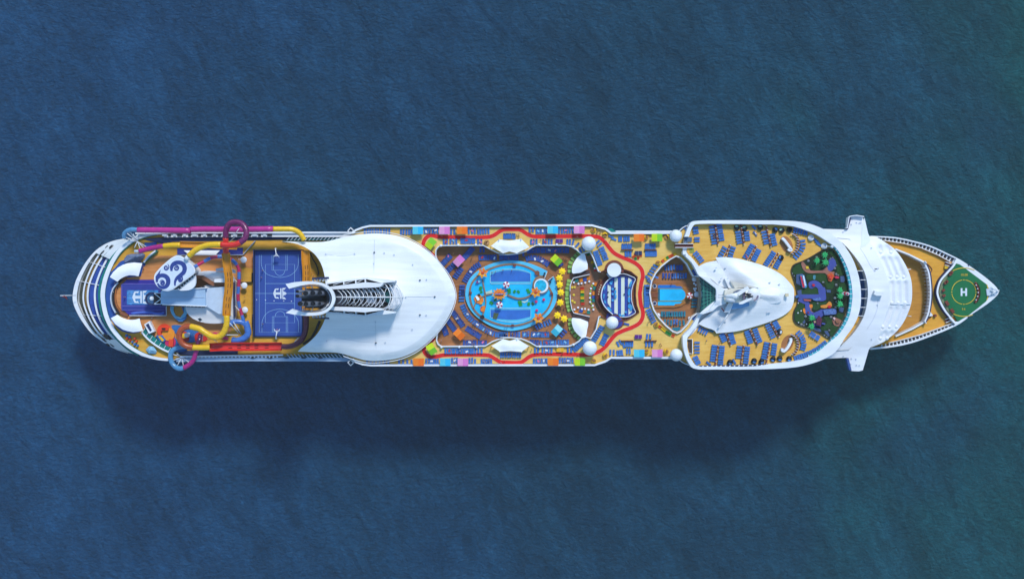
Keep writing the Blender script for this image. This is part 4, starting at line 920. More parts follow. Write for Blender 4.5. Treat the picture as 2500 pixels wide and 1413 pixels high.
# curved teal glass walls of the inner deck
for s,w,m in (('740,430 800,375 860,322',.7,TEALG),('745,425 790,370 845,325',.5,WH),('725,1025 780,1085 850,1140 920,1180 1000,1215',.55,WH),('745,1010 800,1070 870,1125 930,1165 1010,1198',1.9,TEALG)):
    sl_(cr(q(T1,s),4,False),w,38.1,39.8 if m is WH else 39.5,m,'curved_glass_wall')
for p in resam(q(T1,'745,1010 800,1070 870,1125 930,1165 1010,1198'),8): sl_([(p[0]-3,p[1]+4),(p[0]+3,p[1]-5)],.14,39.5,39.7,WH,'glass_wall_bar')
sl_(q(T2,'30,363 610,360 715,240'),.2,38,39.2,GREYW,'deck_rail'); 
# dark water lane under the slides, pale sail
b=MB(); b.px(q(T2,'45,305 610,300 610,357 45,357'),38,38.3); P(b,'blue_lane_floor',BLUED)
b=MB(); b.hf(WL(q(T2,'100,322 415,322 380,358 145,358'),39),lambda x,y,d: 39.2+.3*sstep(d),1.0,thick=.1); P(b,'white_sail',WH2)
sl_(q(T2,'690,515 690,595 590,598'),.3,38,39.2,DARK,'dark_windbreak')
sl_(cr(q(T2,'1190,340 1215,400 1240,440 1262,520 1255,540'),3,False),.3,38,39,DARK,'dark_handrail')
sl_(q(T2,'1272,930 1240,1010 1200,1080 1130,1130'),.7,38,39.2,DARK,'dark_windbreak')
for k in range(7): sl_(q(T2,f'{690},{880+k*16} {706},{884+k*16}'),.35,38,39.3,NAVY,'court_fence_post')
sl_(q(T2,'702,318 702,1066'),.22,38,41.5,NAVY,'court_fence'); sl_(q(T2,'704,318 1128,318'),.15,38,41,NAVY,'court_fence')
# ================================================================= slide tower with swirl-painted roof
tower=empty('slide_tower',tuple(W(425,675,38)),'white slide tower with blue spiral swirls painted on its roof','tower')
TW=Vector(tower.location)
def PT(mb,name,m,par,org):
    mb.v=[(v[0]-org[0],v[1]-org[1],v[2]-org[2]) for v in mb.v]; return mb.build(name,m,par)
tro=cr(q(T1,'1010,372 1060,368 1120,410 1180,470 1186,512 1130,560 1060,610 1000,655 950,672 900,660 860,630 835,580 840,530 870,490 920,440'),3)
b=MB(); b.px(tro,50.6,51.4,bottom=True); roof=PT(b,'tower_roof',WH,tower,TW)
b=MB(); b.px(offset(tro,-2.2),51.4,51.5); PT(b,'roof_panel',mat('pale_roof_panel',(214,226,240),var=.06),roof,TW)
SW=mat('swirl_blue_paint',(44,66,140),rough=.5,var=.1)
def spiral(cx,cy,r0,turns,w,a0,dirn=1,tail=None):
    pts=[]
    n=int(30*turns)
    for i in range(n+1):
        t=i/n; a=a0+dirn*turns*2*PI*t; r=.8+(r0-.8)*t; pts.append((cx+r*math.cos(a),cy+r*math.sin(a)))
    if tail: pts+=cr([pts[-1]]+tail,4,False)[1:]
    b=MB(); L=len(pts); b.pband(pts,lambda t: w*(.25+.75*min(1,t*1.6))*(1 if t<.9 else max(.15,(1-t)*10)),51.5,51.56); PT(b,'swirl_marking',SW,roof,TW)
def t1(x,y): return (140+x/3.533,520+y/3.533)
def swirl(pts,w):
    p=cr(q(T1,pts),5,False); b=MB(); b.pband(p,lambda t: w*(.3+.7*math.sin(PI*min(1,.08+t*.9))),51.5,51.56); PT(b,'swirl_marking',SW,roof,TW)
swirl('1026,478 1032,470 1022,464 1012,474 1018,488 1034,490 1044,476 1038,458 1020,450 1002,458 994,476 990,500',.5)
swirl('985,500 984,462 1006,434 1045,426 1082,440 1098,474 1090,510 1062,536 1032,560 1016,590 1014,626',1.45)
swirl('904,606 912,600 906,592 896,598 896,612 910,618 922,606 916,586 898,580 882,594',.55)
swirl('858,596 862,560 888,540 922,540 950,562 956,598 940,630 908,642 880,630 864,606',1.45)
swirl('940,480 948,470 938,458 926,466 926,482 940,490 954,482 962,462 952,440',.5); swirl('1058,580 1064,572 1056,564 1048,574 1054,588 1070,586 1078,566 1066,548 1042,552',.6)
swirl('1040,560 1065,548 1080,556',1.0)
b=MB(); b.px(q(T1,'852,600 846,548 892,488 882,528 900,548 872,570'),51.5,51.56); PT(b,'swirl_marking',SW,roof,TW)
b=MB(); b.px(offset(tro,-6),38,50.6,top=False); PT(b,'tower_wall',WH,tower,TW)
# round stair drum seen to the right of the roof
dr=cr(q(T1,'1060,610 1120,565 1175,510 1190,560 1185,620 1150,655 1090,665 1050,660'),3)
for k in range(3):
    b=MB(); b.px(dr,41+k*3,43.2+k*3-.9); PT(b,'drum_window_band',DGLASS,tower,TW); b=MB(); b.px(offset(dr,1),42.3+k*3,43.4+k*3,bottom=True); PT(b,'drum_floor',WH,tower,TW)
for k in range(7):
    a,c=q(T1,f'{1040+k*21},{650-k*21} {1052+k*21},{662-k*19}'); b=MB(); b.pband([a,c],.14,49.4,49.9); PT(b,'drum_mullion',WH,tower,TW)
b=MB(); b.px(q(T1,'1030,648 1190,520 1196,530 1050,660'),49.4,49.7); PT(b,'drum_glass',DGLASS,tower,TW)
# ================================================================= white roofed building with catwalk
ZR=42.5
b=MB(); b.hf(WL(cr(q(T2,'100,790 120,860 170,910 240,940 320,953 400,952 470,940 530,915 530,600 505,560 450,600 440,640 290,620 240,650 180,680 60,660'),2),ZR),lambda x,y,d: 41+1.4*sstep(d/5),1.3,skirt=38); P(b,'bar_roof',WH)
b=MB(); b.hf(WL(cr(q(T2,'185,545 210,515 270,500 360,500 470,520 520,560 525,600 360,598 300,560'),2),ZR),lambda x,y,d: 41.4+1.2*sstep(d/3),1.2,skirt=38); P(b,'bar_roof',WH)
b=MB(); b.px(q(T2,'185,535 270,540 360,600 525,600 525,628 350,628 250,565 190,562'),41.5,42.6); P(b,'roof_walkway',mat('brown_walkway',(150,96,66),var=.15))
b=MB(); b.px(q(T2,'285,650 450,635 452,870 400,868 290,800'),42,43.5); P(b,'roof_platform',mat('pale_blue_roof',(196,214,234),var=.08))
b=MB(); b.px(q(T2,'50,780 80,800 118,850 122,880 118,910 90,935 60,935 20,905 0,870 -10,830 0,795 20,780')+[],38,39.2); sp=P(b,'splash_tub',mat('tub_blue',(60,130,196),var=.15))
b=MB(); b.px(q(T1,'1005,800 1068,800 1090,860 1060,900 1020,885 1000,840'),39.2,39.3); P(b,'tub_floor',mat('tub_orange',(214,140,44)),sp)
b=MB(); b.px(cr(q(T1,'975,800 1005,800 1000,840 1020,885 1060,900 1092,860 1095,800 1115,800 1120,860 1100,895 1060,912 1015,905 985,870 972,830'),1),39.2,39.6); P(b,'tub_rim',mat('tub_rim',(120,190,220)),sp)
b=MB(); b.px(q(T1,'893,672 905,668 1290,645')+q(T2,'285,650 290,800')+q(T1,'1290,800 905,788 893,785'),42.4,44.6,bottom=True); cw=P(b,'catwalk_roof',mat('catwalk_blue_grey',(166,196,226),rough=.4,var=.08,scale=.3))
sl_(q(T1,'905,730 1270,726'),.12,44.6,44.8,GREYW,'catwalk_ridge',cw)
for s in ('905,668 1290,645','905,788 1290,803'):
    a,c=q(T1,s); sl_([a,c],.3,44.6,45.1,WH,'catwalk_edge',cw)
    for k in range(12):
        t=k/12; x=a[0]+(c[0]-a[0])*t; y=a[1]+(c[1]-a[1])*t; off=-1 if y<720 else 1
        b=MB(); b.box(tuple(W(x+1,y+off*1.8,43)),(.9,.55,1)); P(b,'catwalk_side_window',DGLASS,cw)
for s in ('450,640 452,940','528,600 530,930'): pass
b=MB(); b.px(q(T2,'497,890 510,880 548,915 545,920 500,920'),41,41.6); P(b,'roof_corner',GREYW)
# round viewing pod at the catwalk's end
b=MB(); c=W2(t1(812,738),43); b.cyl(c,1.9,39,43,20,r2=1.9); pod=P(b,'viewing_pod',mat('pod_glass',(74,116,160),rough=.15,var=.4,scale=1)); 
b=MB(); b.pband(ell(*t1(812,738),14.2,n=28,a0=PI*.35,a1=PI*1.65,end=True),.5,42.6,43.6); P(b,'pod_rim',NAVY,pod)
b=MB(); b.px(q(T1,'830,690 895,690 895,785 830,785'),42.5,43.1); P(b,'pod_bridge',DARK,pod)
for s in ('895,690 895,785','835,692 893,740','835,783 893,740','830,690 895,690','830,785 895,785'): sl_(q(T1,s),.22,43.1,43.6,WH,'pod_frame',pod)
b=MB(); c=W(*t1(815,738),43); b.ball((c.x,c.y,43.0),.8,12,6,frac=.5); P(b,'pod_lamp',WH,pod)
for s in ('375,480 440,470 450,500 380,500','505,480 540,490 545,520 510,515'):
    b=MB(); b.px(q(T2,s),42,43.4); P(b,'roof_locker',GREYW)
b=MB(); b.px(q(T2,'220,912 242,904 262,920 240,934'),42.4,42.5); P(b,'roof_hatch',DGLASS)
b=MB(); b.px(q(T2,'365,570 450,560 452,598 365,598'),42.7,44.2); P(b,'roof_cabin',WH)
b=MB(); b.pband(q(T2,'530,595 536,900'),.35,41,42.8); P(b,'roof_parapet',NAVY)
# ================================================================= splash park
splash=empty('splash_park',tuple(W(405,815,38.2)),'colourful splash pad with round orange and red floors among the slides','splash pad')
SP=Vector(splash.location)
SPB=mat('splash_blue',(48,112,180),var=.15); ORG=mat('splash_orange',(244,150,34),var=.08); RDO=mat('splash_red_orange',(236,72,30),var=.08); PNK=mat('splash_pink',(210,40,110),var=.1); REDP=mat('splash_red',(204,40,36),var=.1)
YEP=mat('splash_yellow',(240,190,20),var=.08)
for i,(f,s,m,nm) in enumerate(((T1,'850,1060 930,1040 1000,1060 1050,1120 1120,1180 1040,1200 960,1180 870,1110','B','blue'),(T1,'985,970 1040,965 1100,985 1120,1040 1060,1060 1010,1030','B','blue'),(S3,'450,440 560,400 700,420 800,480 800,680 450,680','B','x'),(S3,'390,470 520,470 570,560 570,680 400,680','R','x'),(S3,'710,540 790,480 900,530 1000,620 960,680 720,680','R','x'),(S3,'390,520 540,510 545,600 395,612','Y','x'),
    (S3,'1110,510 1180,480 1260,520 1270,560 1150,560','P','x'),(S3,'1300,600 1400,580 1480,610 1470,650 1380,640','P','x'))):
    b=MB(); b.px(cr(q(f,s),2),38.1,38.3+.02*i); PT(b,'splash_floor',{'B':SPB,'R':REDP,'Y':YEP,'P':PNK}[m],splash,SP)
for (x,y,r,m,z) in ((920,1015,17,RDO,38.7),(957,1045,15.5,ORG,38.9),(975,1115,13,PNK,38.6)):
    b=MB(); b.px(ell(*t1(x,y),r,n=28),38.1,z); PT(b,'round_splash_floor',m,splash,SP)
for s,m,z in (('895,985 955,988 955,1012 895,1015',RDO,39.8),('962,1088 1000,1090 995,1155 958,1150',RDO,39.6),('900,990 930,990 930,1004 900,1002',DARK,40.2),('868,1062 885,1060 922,1095 905,1108',YEP,39.4),('850,1058 905,1052 935,1095 915,1115 880,1100',SPB,39.2)):
    b=MB(); b.px(q(T1,s),38.3,z); PT(b,'splash_toy',m,splash,SP)
b=MB(); b.px(q(S3,'590,520 640,490 690,560 700,680 590,680'),38.3,39.6); PT(b,'splash_toy',mat('toy_blue',(60,120,190)),splash,SP)
b=MB(); c=W2((400+520/9.418,760+545/9.418),41); b.cyl(c,.8,38.3,41,12); PT(b,'tipping_bucket_post',WH,splash,SP)
# small play area at the stern corner
play=empty('play_area',tuple(W(322,826,38)),'blue and red climbing toys on the gold deck at the stern','play set')
b0=Vector(play.location)
for k,(x,y,r,m) in enumerate(((595,1055,3.2,SPB),(620,1068,2.8,SPB),(600,1080,2.4,REDP),(625,1095,2.6,REDP),(665,1080,2.8,RDO),(680,1105,2.6,RDO),(645,1110,2.4,SPB),(665,1130,3.2,SPB),(688,1142,2.8,SPB))):
    b=MB(); b.px(ell(*t1(x,y),r,n=10),38.0,38.9+.15*(k%3)); PT(b,'climbing_block',m,play,b0)
# ================================================================= water slides
MAG=mat('magenta_gelcoat',(176,24,122),rough=.3,var=.08,spec=.5); MAGL=mat('magenta_translucent',(190,44,140),rough=.3,var=.12,spec=.5)
YEG=mat('yellow_gelcoat',(240,190,12),rough=.3,var=.06,spec=.5); GOLD=mat('gold_gelcoat',(226,150,28),rough=.35,var=.08,spec=.5)
REG=mat('red_gelcoat',(218,38,28),rough=.3,var=.06,spec=.5); PUR=mat('purple_gelcoat',(112,22,88),rough=.3,var=.1,spec=.5)
MAR=mat('maroon_gelcoat',(96,18,50),rough=.3,var=.1,spec=.5); ORB=mat('orange_brown_gelcoat',(176,78,36),rough=.3,var=.1,spec=.5)
BLG=mat('blue_gelcoat',(70,120,200),rough=.3,var=.1,spec=.5); CLB=mat('clear_blue_gelcoat',(84,144,190),rough=.15,var=.15,spec=.6)
def slide(label,secs,name='water_slide'):
    """secs: (kind, material, radius, [(x,y,z)...]) in survey units; pieces join end to end"""
    x0,y0,z0=secs[0][3][0]; o=empty(name,tuple(W(x0,y0,z0)),label,'water slide','water slides winding over the aft deck'); O=Vector(o.location)
    for kind,m,r,pts in secs:
        p=cr(pts,6,False); w=[W(*t) for t in p]; b=MB()
        if kind=='tube':
            b.tube(w,r,14)
            L=0; last=w[0]
            for i in range(1,len(w)-1):
                L+=(w[i]-w[i-1]).length
                if L>1.5:
                    L=0; d=(w[i+1]-w[i-1]).normalized()*.09; b.tube([w[i]-d,w[i]+d],r*1.07,14)
            PT(b,'tube_section',m,o,O)
        elif kind=='trough':
            b.tube(w,r,10,half=True); b.tube(w,r*1.08,10,half=True)
            for sgn in (-1,1):
                e=[]
                for i,v in enumerate(w):
                    t=(w[min(i+1,len(w)-1)]-w[max(i-1,0)]).normalized(); a=t.cross(Vector((0,0,1))).normalized(); e.append(v+a*r*1.04*sgn)
                b.tube(e,.13,6)
            t_=PT(b,'trough_section',m,o,O)
            n=len(w)
            for i in range(max(2,n//3),n-2,3):
                t=(w[i+1]-w[i-1]).normalized(); a=t.cross(Vector((0,0,1))).normalized()
                for sgn in (-.3,.35):
                    if (i//2)%5==4 and sgn<0: continue
                    g=MB(); cc=w[i]+a*r*sgn-Vector((0,0,r*.62)); g.box(tuple(cc),(1.3,.16,.1),rz=math.atan2(t.y,t.x)); PT(g,'jet_slot',DARK,t_,O)
        elif kind=='strut':
            for a,c in zip(w[0::1],w[1::1]): pass
            b.tube([W(*pts[0]),W(*pts[1])],r,6); PT(b,'support_strut',m,o,O)
    return o
def tt(f,s,z):
    p=q(f,s); n=len(p)
    if not isinstance(z,(list,tuple)): z=(z,z)
    return [(a,b,z[0]+(z[1]-z[0])*i/max(1,n-1)) for i,(a,b) in enumerate(p)]
slide('long straight magenta racer slide along the upper side, ending in a yellow bend',[
 ('tube',CLB,.8,tt(T1,'578,215 575,190 590,165 615,150 650,142 692,146',(41.5,43.5))),
 ('tube',MAGL,.95,tt(T1,'692,146 900,148 1150,152',(43.5,44.5))),('tube',MAGL,.98,tt(T2,'160,142 300,140 600,142 872,138',(44.5,46))),
 ('tube',YEG,.86,tt(T2,'872,138 960,138 1030,140 1075,155 1110,185 1140,235',(46,44)))]+
 [('strut',WH,.12,[(*t1(578+25*math.cos(a)+50,215+60*math.sin(a)-35),43),(*t1(690,245),41)]) for a in (0,.8,1.6,2.4,3.2,4.0)]+[('strut',WH,.12,[(*t1(690,245),41),(*t1(x,y),42)]) for x,y in ((745,300),(720,320),(665,300),(765,290),(712,180),(610,150),(575,205))])
slide('magenta and yellow slide ending in a gold trough above the teak deck',[
 ('tube',GREYW,.5,tt(T1,'665,330 712,330',(43,43))),('tube',MAG,.82,tt(T1,'706,330 780,310 850,295 915,284',(43.2,43.6))),('tube',YEG,.85,tt(T1,'915,284 980,278 1060,276',(43.6,44))),
 ('trough',GOLD,.9,tt(T2,'65,270 200,274 330,278 460,286 560,290',(44.2,44.8)))])
slide('yellow slide from the swirl tower through a purple loop into a long gold trough',[
 ('tube',WH,.85,tt(T2,'118,402 150,368',(52,52))),('tube',YEG,.95,tt(T2,'145,372 190,330 250,295 330,275 420,272',(52.2,54.2))),
 ('tube',REG,.98,tt(T2,'420,272 500,278 560,268 585,255',(54.2,54))),('tube',PUR,.98,tt(T2,'583,258 630,215 640,150 610,100 555,80 500,92 468,140 462,215',(54,51))),
 ('tube',REG,.98,tt(T2,'462,212 462,290 464,345',(51,50.3))),
 ('trough',GOLD,1.25,tt(T2,'464,345 476,460 490,560 488,660 474,780 470,890',(50.0,46.4))),
 ('tube',YEG,1.0,tt(T2,'470,885 472,940 462,990 440,1035 405,1065 350,1066 300,1040 240,1000 190,985 160,978',(46.3,44.6))),
 ('tube',ORB,1.0,tt(T2,'163,978 110,985 70,1020 62,1070 80,1115 120,1145 178,1158',(44.6,43.2))),
 ('tube',YEG,.98,tt(T2,'178,1158 250,1160 325,1158',(43.2,42.9))),
 ('trough',REG,1.25,tt(T2,'322,1158 450,1152 600,1152 750,1152 945,1150',(42.8,42.2))),
 ('tube',MAR,.9,tt(T2,'945,1150 1010,1150 1070,1130 1120,1090 1150,1020 1158,940 1158,850',(42.2,41.3))),
 ('strut',WH,.14,[(*q(T2,'400,1050')[0],46),(*q(T2,'570,1050')[0],42)]),('strut',WH,.14,[(*q(T2,'500,950')[0],46),(*q(T2,'580,1040')[0],40)]),('strut',WH,.14,[(*q(T2,'530,940')[0],46),(*q(T2,'600,1050')[0],40)]),
 ('strut',WH,.14,[(*q(T2,'300,1060')[0],45),(*q(T2,'390,1110')[0],39)]),('strut',WH,.14,[(*q(T2,'235,1090')[0],45),(*q(T2,'265,1050')[0],40)]),('strut',WH,.12,[(*q(T2,'545,180')[0],51),(*q(T2,'580,130')[0],52)]),('strut',WH,.12,[(*q(T2,'500,245')[0],40),(*q(T2,'560,190')[0],51)]),('strut',WH,.12,[(*q(T2,'1040,1130')[0],39),(*q(T2,'1090,1075')[0],41)])])
slide('short orange trough slide beside the sports court below the white canopy',[
 ('trough',GOLD,1.25,tt(T2,'1150,325 1152,400 1160,500 1160,600 1158,740 1158,860',(42.8,41.2)))])
slide('thin slide of alternating blue and crimson rings curling from the tower',
 [('tube',(BLG if k%2==0 else mat('crimson_gelcoat',(196,28,88),rough=.3,spec=.5)),.58,sg) for k,sg in enumerate([[tuple(v) for v in seg] for seg in (lambda P_: [P_[i*6:(i+1)*6+1] for i in range(len(P_)//6)])([(x,y,50-8*i/90) for i,(x,y) in enumerate(resam(cr(q(T2,'165,480 210,455 270,420 330,390 390,378 450,378 500,395 540,425 570,470 578,540 575,620 568,720 580,800 600,870 620,940'),4,False),91))])])]+
 [('tube',BLG,1.1,tt(T2,'632,935 650,990 655,1040 620,1080 560,1100 520,1095',(42,40.6))),('tube',BLG,.8,tt(T2,'490,965 520,940 560,935 600,940 632,960',(43,42))),
  ('strut',WH,.12,[(*q(T2,'515,770')[0],40),(*q(T2,'580,840')[0],44)]),('strut',WH,.12,[(*q(T2,'520,560')[0],42),(*q(T2,'570,600')[0],45)])])
slide('blue and magenta bowl slide overhanging the lower side rail with white spokes',[
 ('tube',PUR,.75,tt(T2,'245,1050 235,1090 220,1130',(44,42.5))),
 ('tube',MAG,.8,tt(T2,'215,1170 200,1220 185,1265 150,1305 100,1335',(41.8,40.4))),('tube',CLB,.85,tt(T2,'100,1335 60,1340 20,1318 -5,1280 -12,1220 10,1180 60,1160 130,1150',(40.4,39.4))),
 ]+[('strut',WH,.13,[(*q(T2,'85,1240')[0],38.8),(*q(T2,s)[0],40)]) for s in ('0,1275','40,1325','100,1330','150,1290','0,1215','220,1240','40,1210')]+[('strut',WH,.13,[(*q(T2,'250,1045')[0],44),(*q(T2,'230,1100')[0],39)]),('strut',WH,.13,[(*q(T2,'265,1050')[0],44),(*q(T2,'262,1100')[0],39)])])
# ================================================================= main pool, raised on the pool deck
ZQ=38.75
pool_o=cr(q(S7,'45,690 60,560 110,430 185,330 285,245 430,155 600,90 780,52 960,45 1120,60 1280,100 1440,160')+q(S7,'1615,245'),3,False)+q(S7,'1620,250 1560,390 1620,435 1735,350')+cr(q(S7,'1745,365 1790,480 1812,640 1800,790 1740,940 1640,1080 1480,1210 1290,1310 1100,1370 930,1390 760,1375 560,1310 380,1210 220,1080 110,930 55,790'),3,False)
b=MB(); b.px(pool_o,37.5,ZQ); pool=P(b,'pool_surround',POOLE)
ring=cr(q(S7,'135,680 150,540 200,440 280,350 400,265 560,190 720,140 900,118 1080,128 1230,170 1340,225 1430,300 1500,380 1600,480 1670,600 1715,700 1700,800 1640,950 1560,1050 1440,1140 1280,1220 1100,1275 930,1298 740,1280 560,1225 400,1150 290,1070 200,960 150,820'),3)
b=MB(); b.pband(ring,.62,ZQ,ZQ+.35,closed=True); P(b,'pool_coping',mat('coping_brown',(150,116,88),var=.2),pool)
b=MB(); b.px(offset(ring,-2.0),ZQ,ZQ+.12); P(b,'shallow_pool',POOLW,pool)
for s in ('525,262 640,235 780,212 920,205 1060,215 1180,240 1300,290 1303,490 540,490 525,470','525,958 1303,955 1305,1150 1180,1200 1060,1222 930,1232 780,1215 640,1180 525,1135'):
    b=MB(); b.px(q(S7,s),ZQ+.12,ZQ+.2); P(b,'pool_step',mat('pale_pool_step',(96,196,226),rough=.2,var=.1),pool)
    b=MB(); b.pband(q(S7,s),.16,ZQ+.2,ZQ+.32,closed=True); P(b,'pool_edge',mat('pool_edge_white',(170,224,240)),pool)
for s in ('533,330 640,272 780,240 930,232 1060,240 1180,262 1293,300 1293,448 533,448','533,990 1293,990 1293,1118 1180,1150 1060,1172 930,1180 780,1170 640,1160 533,1130'):
    b=MB(); b.px(q(S7,s),ZQ+.2,ZQ+.26); P(b,'deep_pool',POOLD,pool)
for s,w in (('378,400 392,500 420,640 432,760 440,860 420,980 380,1090',.4),('205,960 250,850 330,770 430,715 560,680',.4),('850,700 950,745 1060,775 1180,765 1260,735 1330,700',.6)):
    b=MB(); b.pband(cr(q(S7,s),4,False),w,ZQ+.12,ZQ+.4+.03*len(pool.children)); P(b,'pool_divider',MATS['coping_brown'],pool)
for s in ('430,655 560,605 560,670 450,690','1080,820 1200,830 1260,775 1240,830 1180,860'):
    b=MB(); b.px(q(S7,s),ZQ+.12,ZQ+.3); P(b,'sand_bar',mat('pale_shelf',(200,220,200),var=.1),pool)
# whirlpool with stairs
c=W2(S7 and (1130+1500/7.85,630+530/7.85),ZQ)
b=MB(); b.cyl(c,2.75,ZQ,40.0,36); wp=P(b,'whirlpool_wall',MATS['coping_brown'],pool); b=MB(); b.cyl(c,2.45,40,40.12,32); P(b,'whirlpool_rim',WH,wp); b=MB(); b.cyl((c[0]-.15,c[1]+.05),1.95,40.12,40.18,28); P(b,'whirlpool_water',mat('whirlpool_water',(40,186,222),rough=.1,var=.3,scale=1),wp)
b=MB(); b.px(q(S7,'1330,600 1345,450 1390,370 1470,330 1560,340 1600,380 1500,370 1420,410 1370,480 1350,560'),ZQ,39.6); P(b,'whirlpool_deck',MATS['coping_brown'],pool)
b=MB(); b.px(q(S7,'1618,262 1735,348 1625,432 1565,385'),38,39.4); stp=P(b,'pool_steps',TEAKB,pool)
for k in range(9): 
    t=k/9; a=q(S7,f'{1565+53*t*1.0+0},{388-126*t}'); sl_([(a[0][0]+.5,a[0][1]+.5),(a[0][0]+7.2+7*t,a[0][1]+5.6+4.6*t)],.1,39.4,39.45,mat('stair_nosing',(206,150,96)),'stair_nosing',stp)
for s in ('1618,262 1565,390','1735,350 1628,435'): sl_(q(S7,s),.16,39.4,40.2,WH,'stair_rail',stp)
for x,y,r in ((1425,285,46),(370,1130,42)):
    b=MB(); b.px(ell(1130+x/7.85,630+y/7.85,r/7.85,n=20),ZQ,39.8); P(b,'spa_tub',TEAKB if x>1000 else DARK,pool)
for x,y in ((1568,290),(1548,342),(1705,385),(1680,460)):
    b=MB(); b.px(ell(1130+x/7.85,630+y/7.85,2.1,n=12),ZQ,39.7); P(b,'planter_pot',DARK,pool)
for x,y in ((145,665),(990,140),(1700,680),(955,1288)):
    b=MB(); b.box(tuple(W(1130+x/7.85,630+y/7.85,39.4)),(.95,.75,.7)); P(b,'life_guard_box',BROWN,pool)
b=MB(); b.px(q(S7,'595,1045 690,1060 650,1170 575,1150'),ZQ+.26,ZQ+.6); P(b,'pool_lift',mat('olive_lift',(76,92,60)),pool)
for s in ('1370,1100'): pass
# ================================================================= floor patterns, bar decks
b=MB(); b.px(q(M3,'1390,620 1445,640 1360,770 1310,900 1300,1020 1250,1110 1210,1180 1180,1300 1180,1413')+q(M4,'1185,80 1200,260 1250,400 1300,520 1320,640 1380,760 1450,850 1500,900 1400,960')+q(M4,'1800,900 1800,20')+q(M3,'1800,1400 1800,640'),37.8,D1+.06); P(b,'bar_floor',deck_mat('light_brown_floor',(176,124,90),(150,102,72)))
for s,f in (('1320,900 1345,830 1390,760 1440,705 1500,668 1545,672 1570,760 1600,940 1335,1025 1312,985',M3),('1318,495 1330,488 1605,560 1590,700 1560,840 1500,850 1430,800 1360,720 1320,620 1308,540',M4)):
    w_=WL(cr(q(f,s),2),41.2); b=MB(); b.hf(w_,lambda x,y,d:40.6+.7*sstep(d/2),1,thick=.2); P(b,'bar_canopy',WH2)
for s,f in (('1340,1030 1625,955 1640,1035 1340,1100',M3),('1340,405 1640,470 1620,555 1320,485',M4)):
    b=MB(); b.px(q(f,s),38.0,39.2); P(b,'bar_counter',mat('dark_bar',(74,54,54),var=.3))
sl_(q(M3,'1635,1038 1340,1105 1310,1160 1280,1250 1275,1413')+q(M4,'1275,0 1285,200 1310,330 1345,400 1635,468'),.22,38,39.6,WH,'bar_rail')
sl_(cr(q(S6,'960,350 900,450 870,560 862,700 870,830 920,950 990,1060'),4,False),.55,38,39.3,mat('dark_wood_wall',(84,44,32),var=.2),'curved_bar_wall')
b=MB(); b.px(cr(q(S6,'990,370 920,480 885,600 880,720 900,860 960,980 1060,1120 1130,1200 1240,1200 1120,1080 1040,960 1000,820 980,700 1000,560 1060,420 1150,300 1250,210 1130,210'),2),37.9,D1+.1); P(b,'brown_apron',BROWN)
b=MB(); b.px(cr(q(S6,'1250,180 1380,110 1520,85 1680,100 1800,170 1900,290 1900,450 1880,650 1890,850 1915,1050 1850,1200 1700,1300 1550,1340 1400,1330 1290,1260 1240,1200'),3),37.9,40.0); P(b,'round_bar_floor',TEAKB)
# striped round deck
bar_o=cr(q(S6,'1280,260 1180,330 1100,420 1040,530 1010,640 1000,760 1030,880 1090,990 1170,1080 1280,1180'),3,False)+q(S6,'1400,1190 1420,1225 1560,1240 1700,1215 1830,1130')+cr(q(S6,'1830,1120 1760,930 1735,720 1760,520 1825,330'),3,False)+q(S6,'1700,250 1550,215 1400,220')
ZS=40.15
b=MB(); b.px(bar_o,37.9,ZS); stf=P(b,'striped_floor',mat('stripe_blue',(46,74,164),var=.12,scale=.5))
for s in ('1145,460 1225,470 1228,1030 1145,900','1312,290 1395,290 1395,1180 1312,1150','1478,270 1562,270 1562,1220 1478,1220','1648,270 1735,330 1735,440 1690,540 1690,900 1650,980','1660,1000 1735,1000 1735,1130 1660,1200'):
    b=MB(); b.px(q(S6,s),ZS,ZS+.04); P(b,'white_stripe',mat('stripe_cream',(222,232,214),var=.06),stf)
b=MB(); b.pband(cr(q(S6,'1280,250 1170,330 1090,420 1030,530 1000,640 990,760 1020,880 1080,990 1160,1080 1275,1185'),3,False),.28,38.2,41); P(b,'striped_deck_rail',WH,stf)
b=MB(); b.pband(cr(q(S6,'1390,195 1550,185 1690,230 1830,310 1775,450 1738,600 1730,720 1745,880 1800,1050 1835,1130 1700,1225 1560,1250 1400,1240'),3,False),.2,38.2,41); P(b,'striped_deck_rail',WH,stf)
for k in range(12):
    a=-1.35+k*.24; x=1512+46*math.cos(a)*1.0; y=721+62*math.sin(a); 
    b=MB(); b.pband([(1512+42*math.cos(a),721+57*math.sin(a)),(1512+48.5*math.cos(a),721+64*math.sin(a))],.16,40.0,40.1); P(b,'floor_joint',BROWN)
b=MB(); b.px(q(S6,'1120,190 1190,160 1260,240 1190,290'),38,40); P(b,'white_lattice_box',WH)
b=MB(); b.px(q(S6,'1130,1180 1160,1150 1270,1210 1270,1260 1180,1300 1110,1290'),38,39.4); P(b,'purple_cover',BLUED)
# solarium pool
ZO=38.5
b=MB(); b.px([(1588,692),(1606,692),(1660,693),(1674,700),(1681,712),(1681,727),(1674,740),(1662,748),(1645,751),(1600,751),(1588,747)],37.8,ZO); sp_=P(b,'solarium_pool_surround',deck_mat('tan_pool_surround',(178,120,62),(150,96,48)))
b=MB(); b.px([(1606,695.5),(1648,695.5),(1650,698),(1662,699),(1668,703.5),(1606,703.5)],ZO,ZO+.06); P(b,'solarium_pool_shallow',mat('pool_mid_blue',(40,120,206),rough=.1,var=.1),sp_)
b=MB(); b.px([(1606,736.5),(1666,736.5),(1660,741),(1648,742),(1646,745.5),(1606,745.5)],ZO,ZO+.06); P(b,'solarium_pool_shallow',POOLW,sp_)
b=MB(); b.px([(1611,705)]+ell(1660,719.5,13.6,14.3,n=14,a0=-PI/2,a1=PI/2,end=True)+[(1611,734)],ZO,ZO+.06); P(b,'solarium_pool_water',POOLW,sp_)
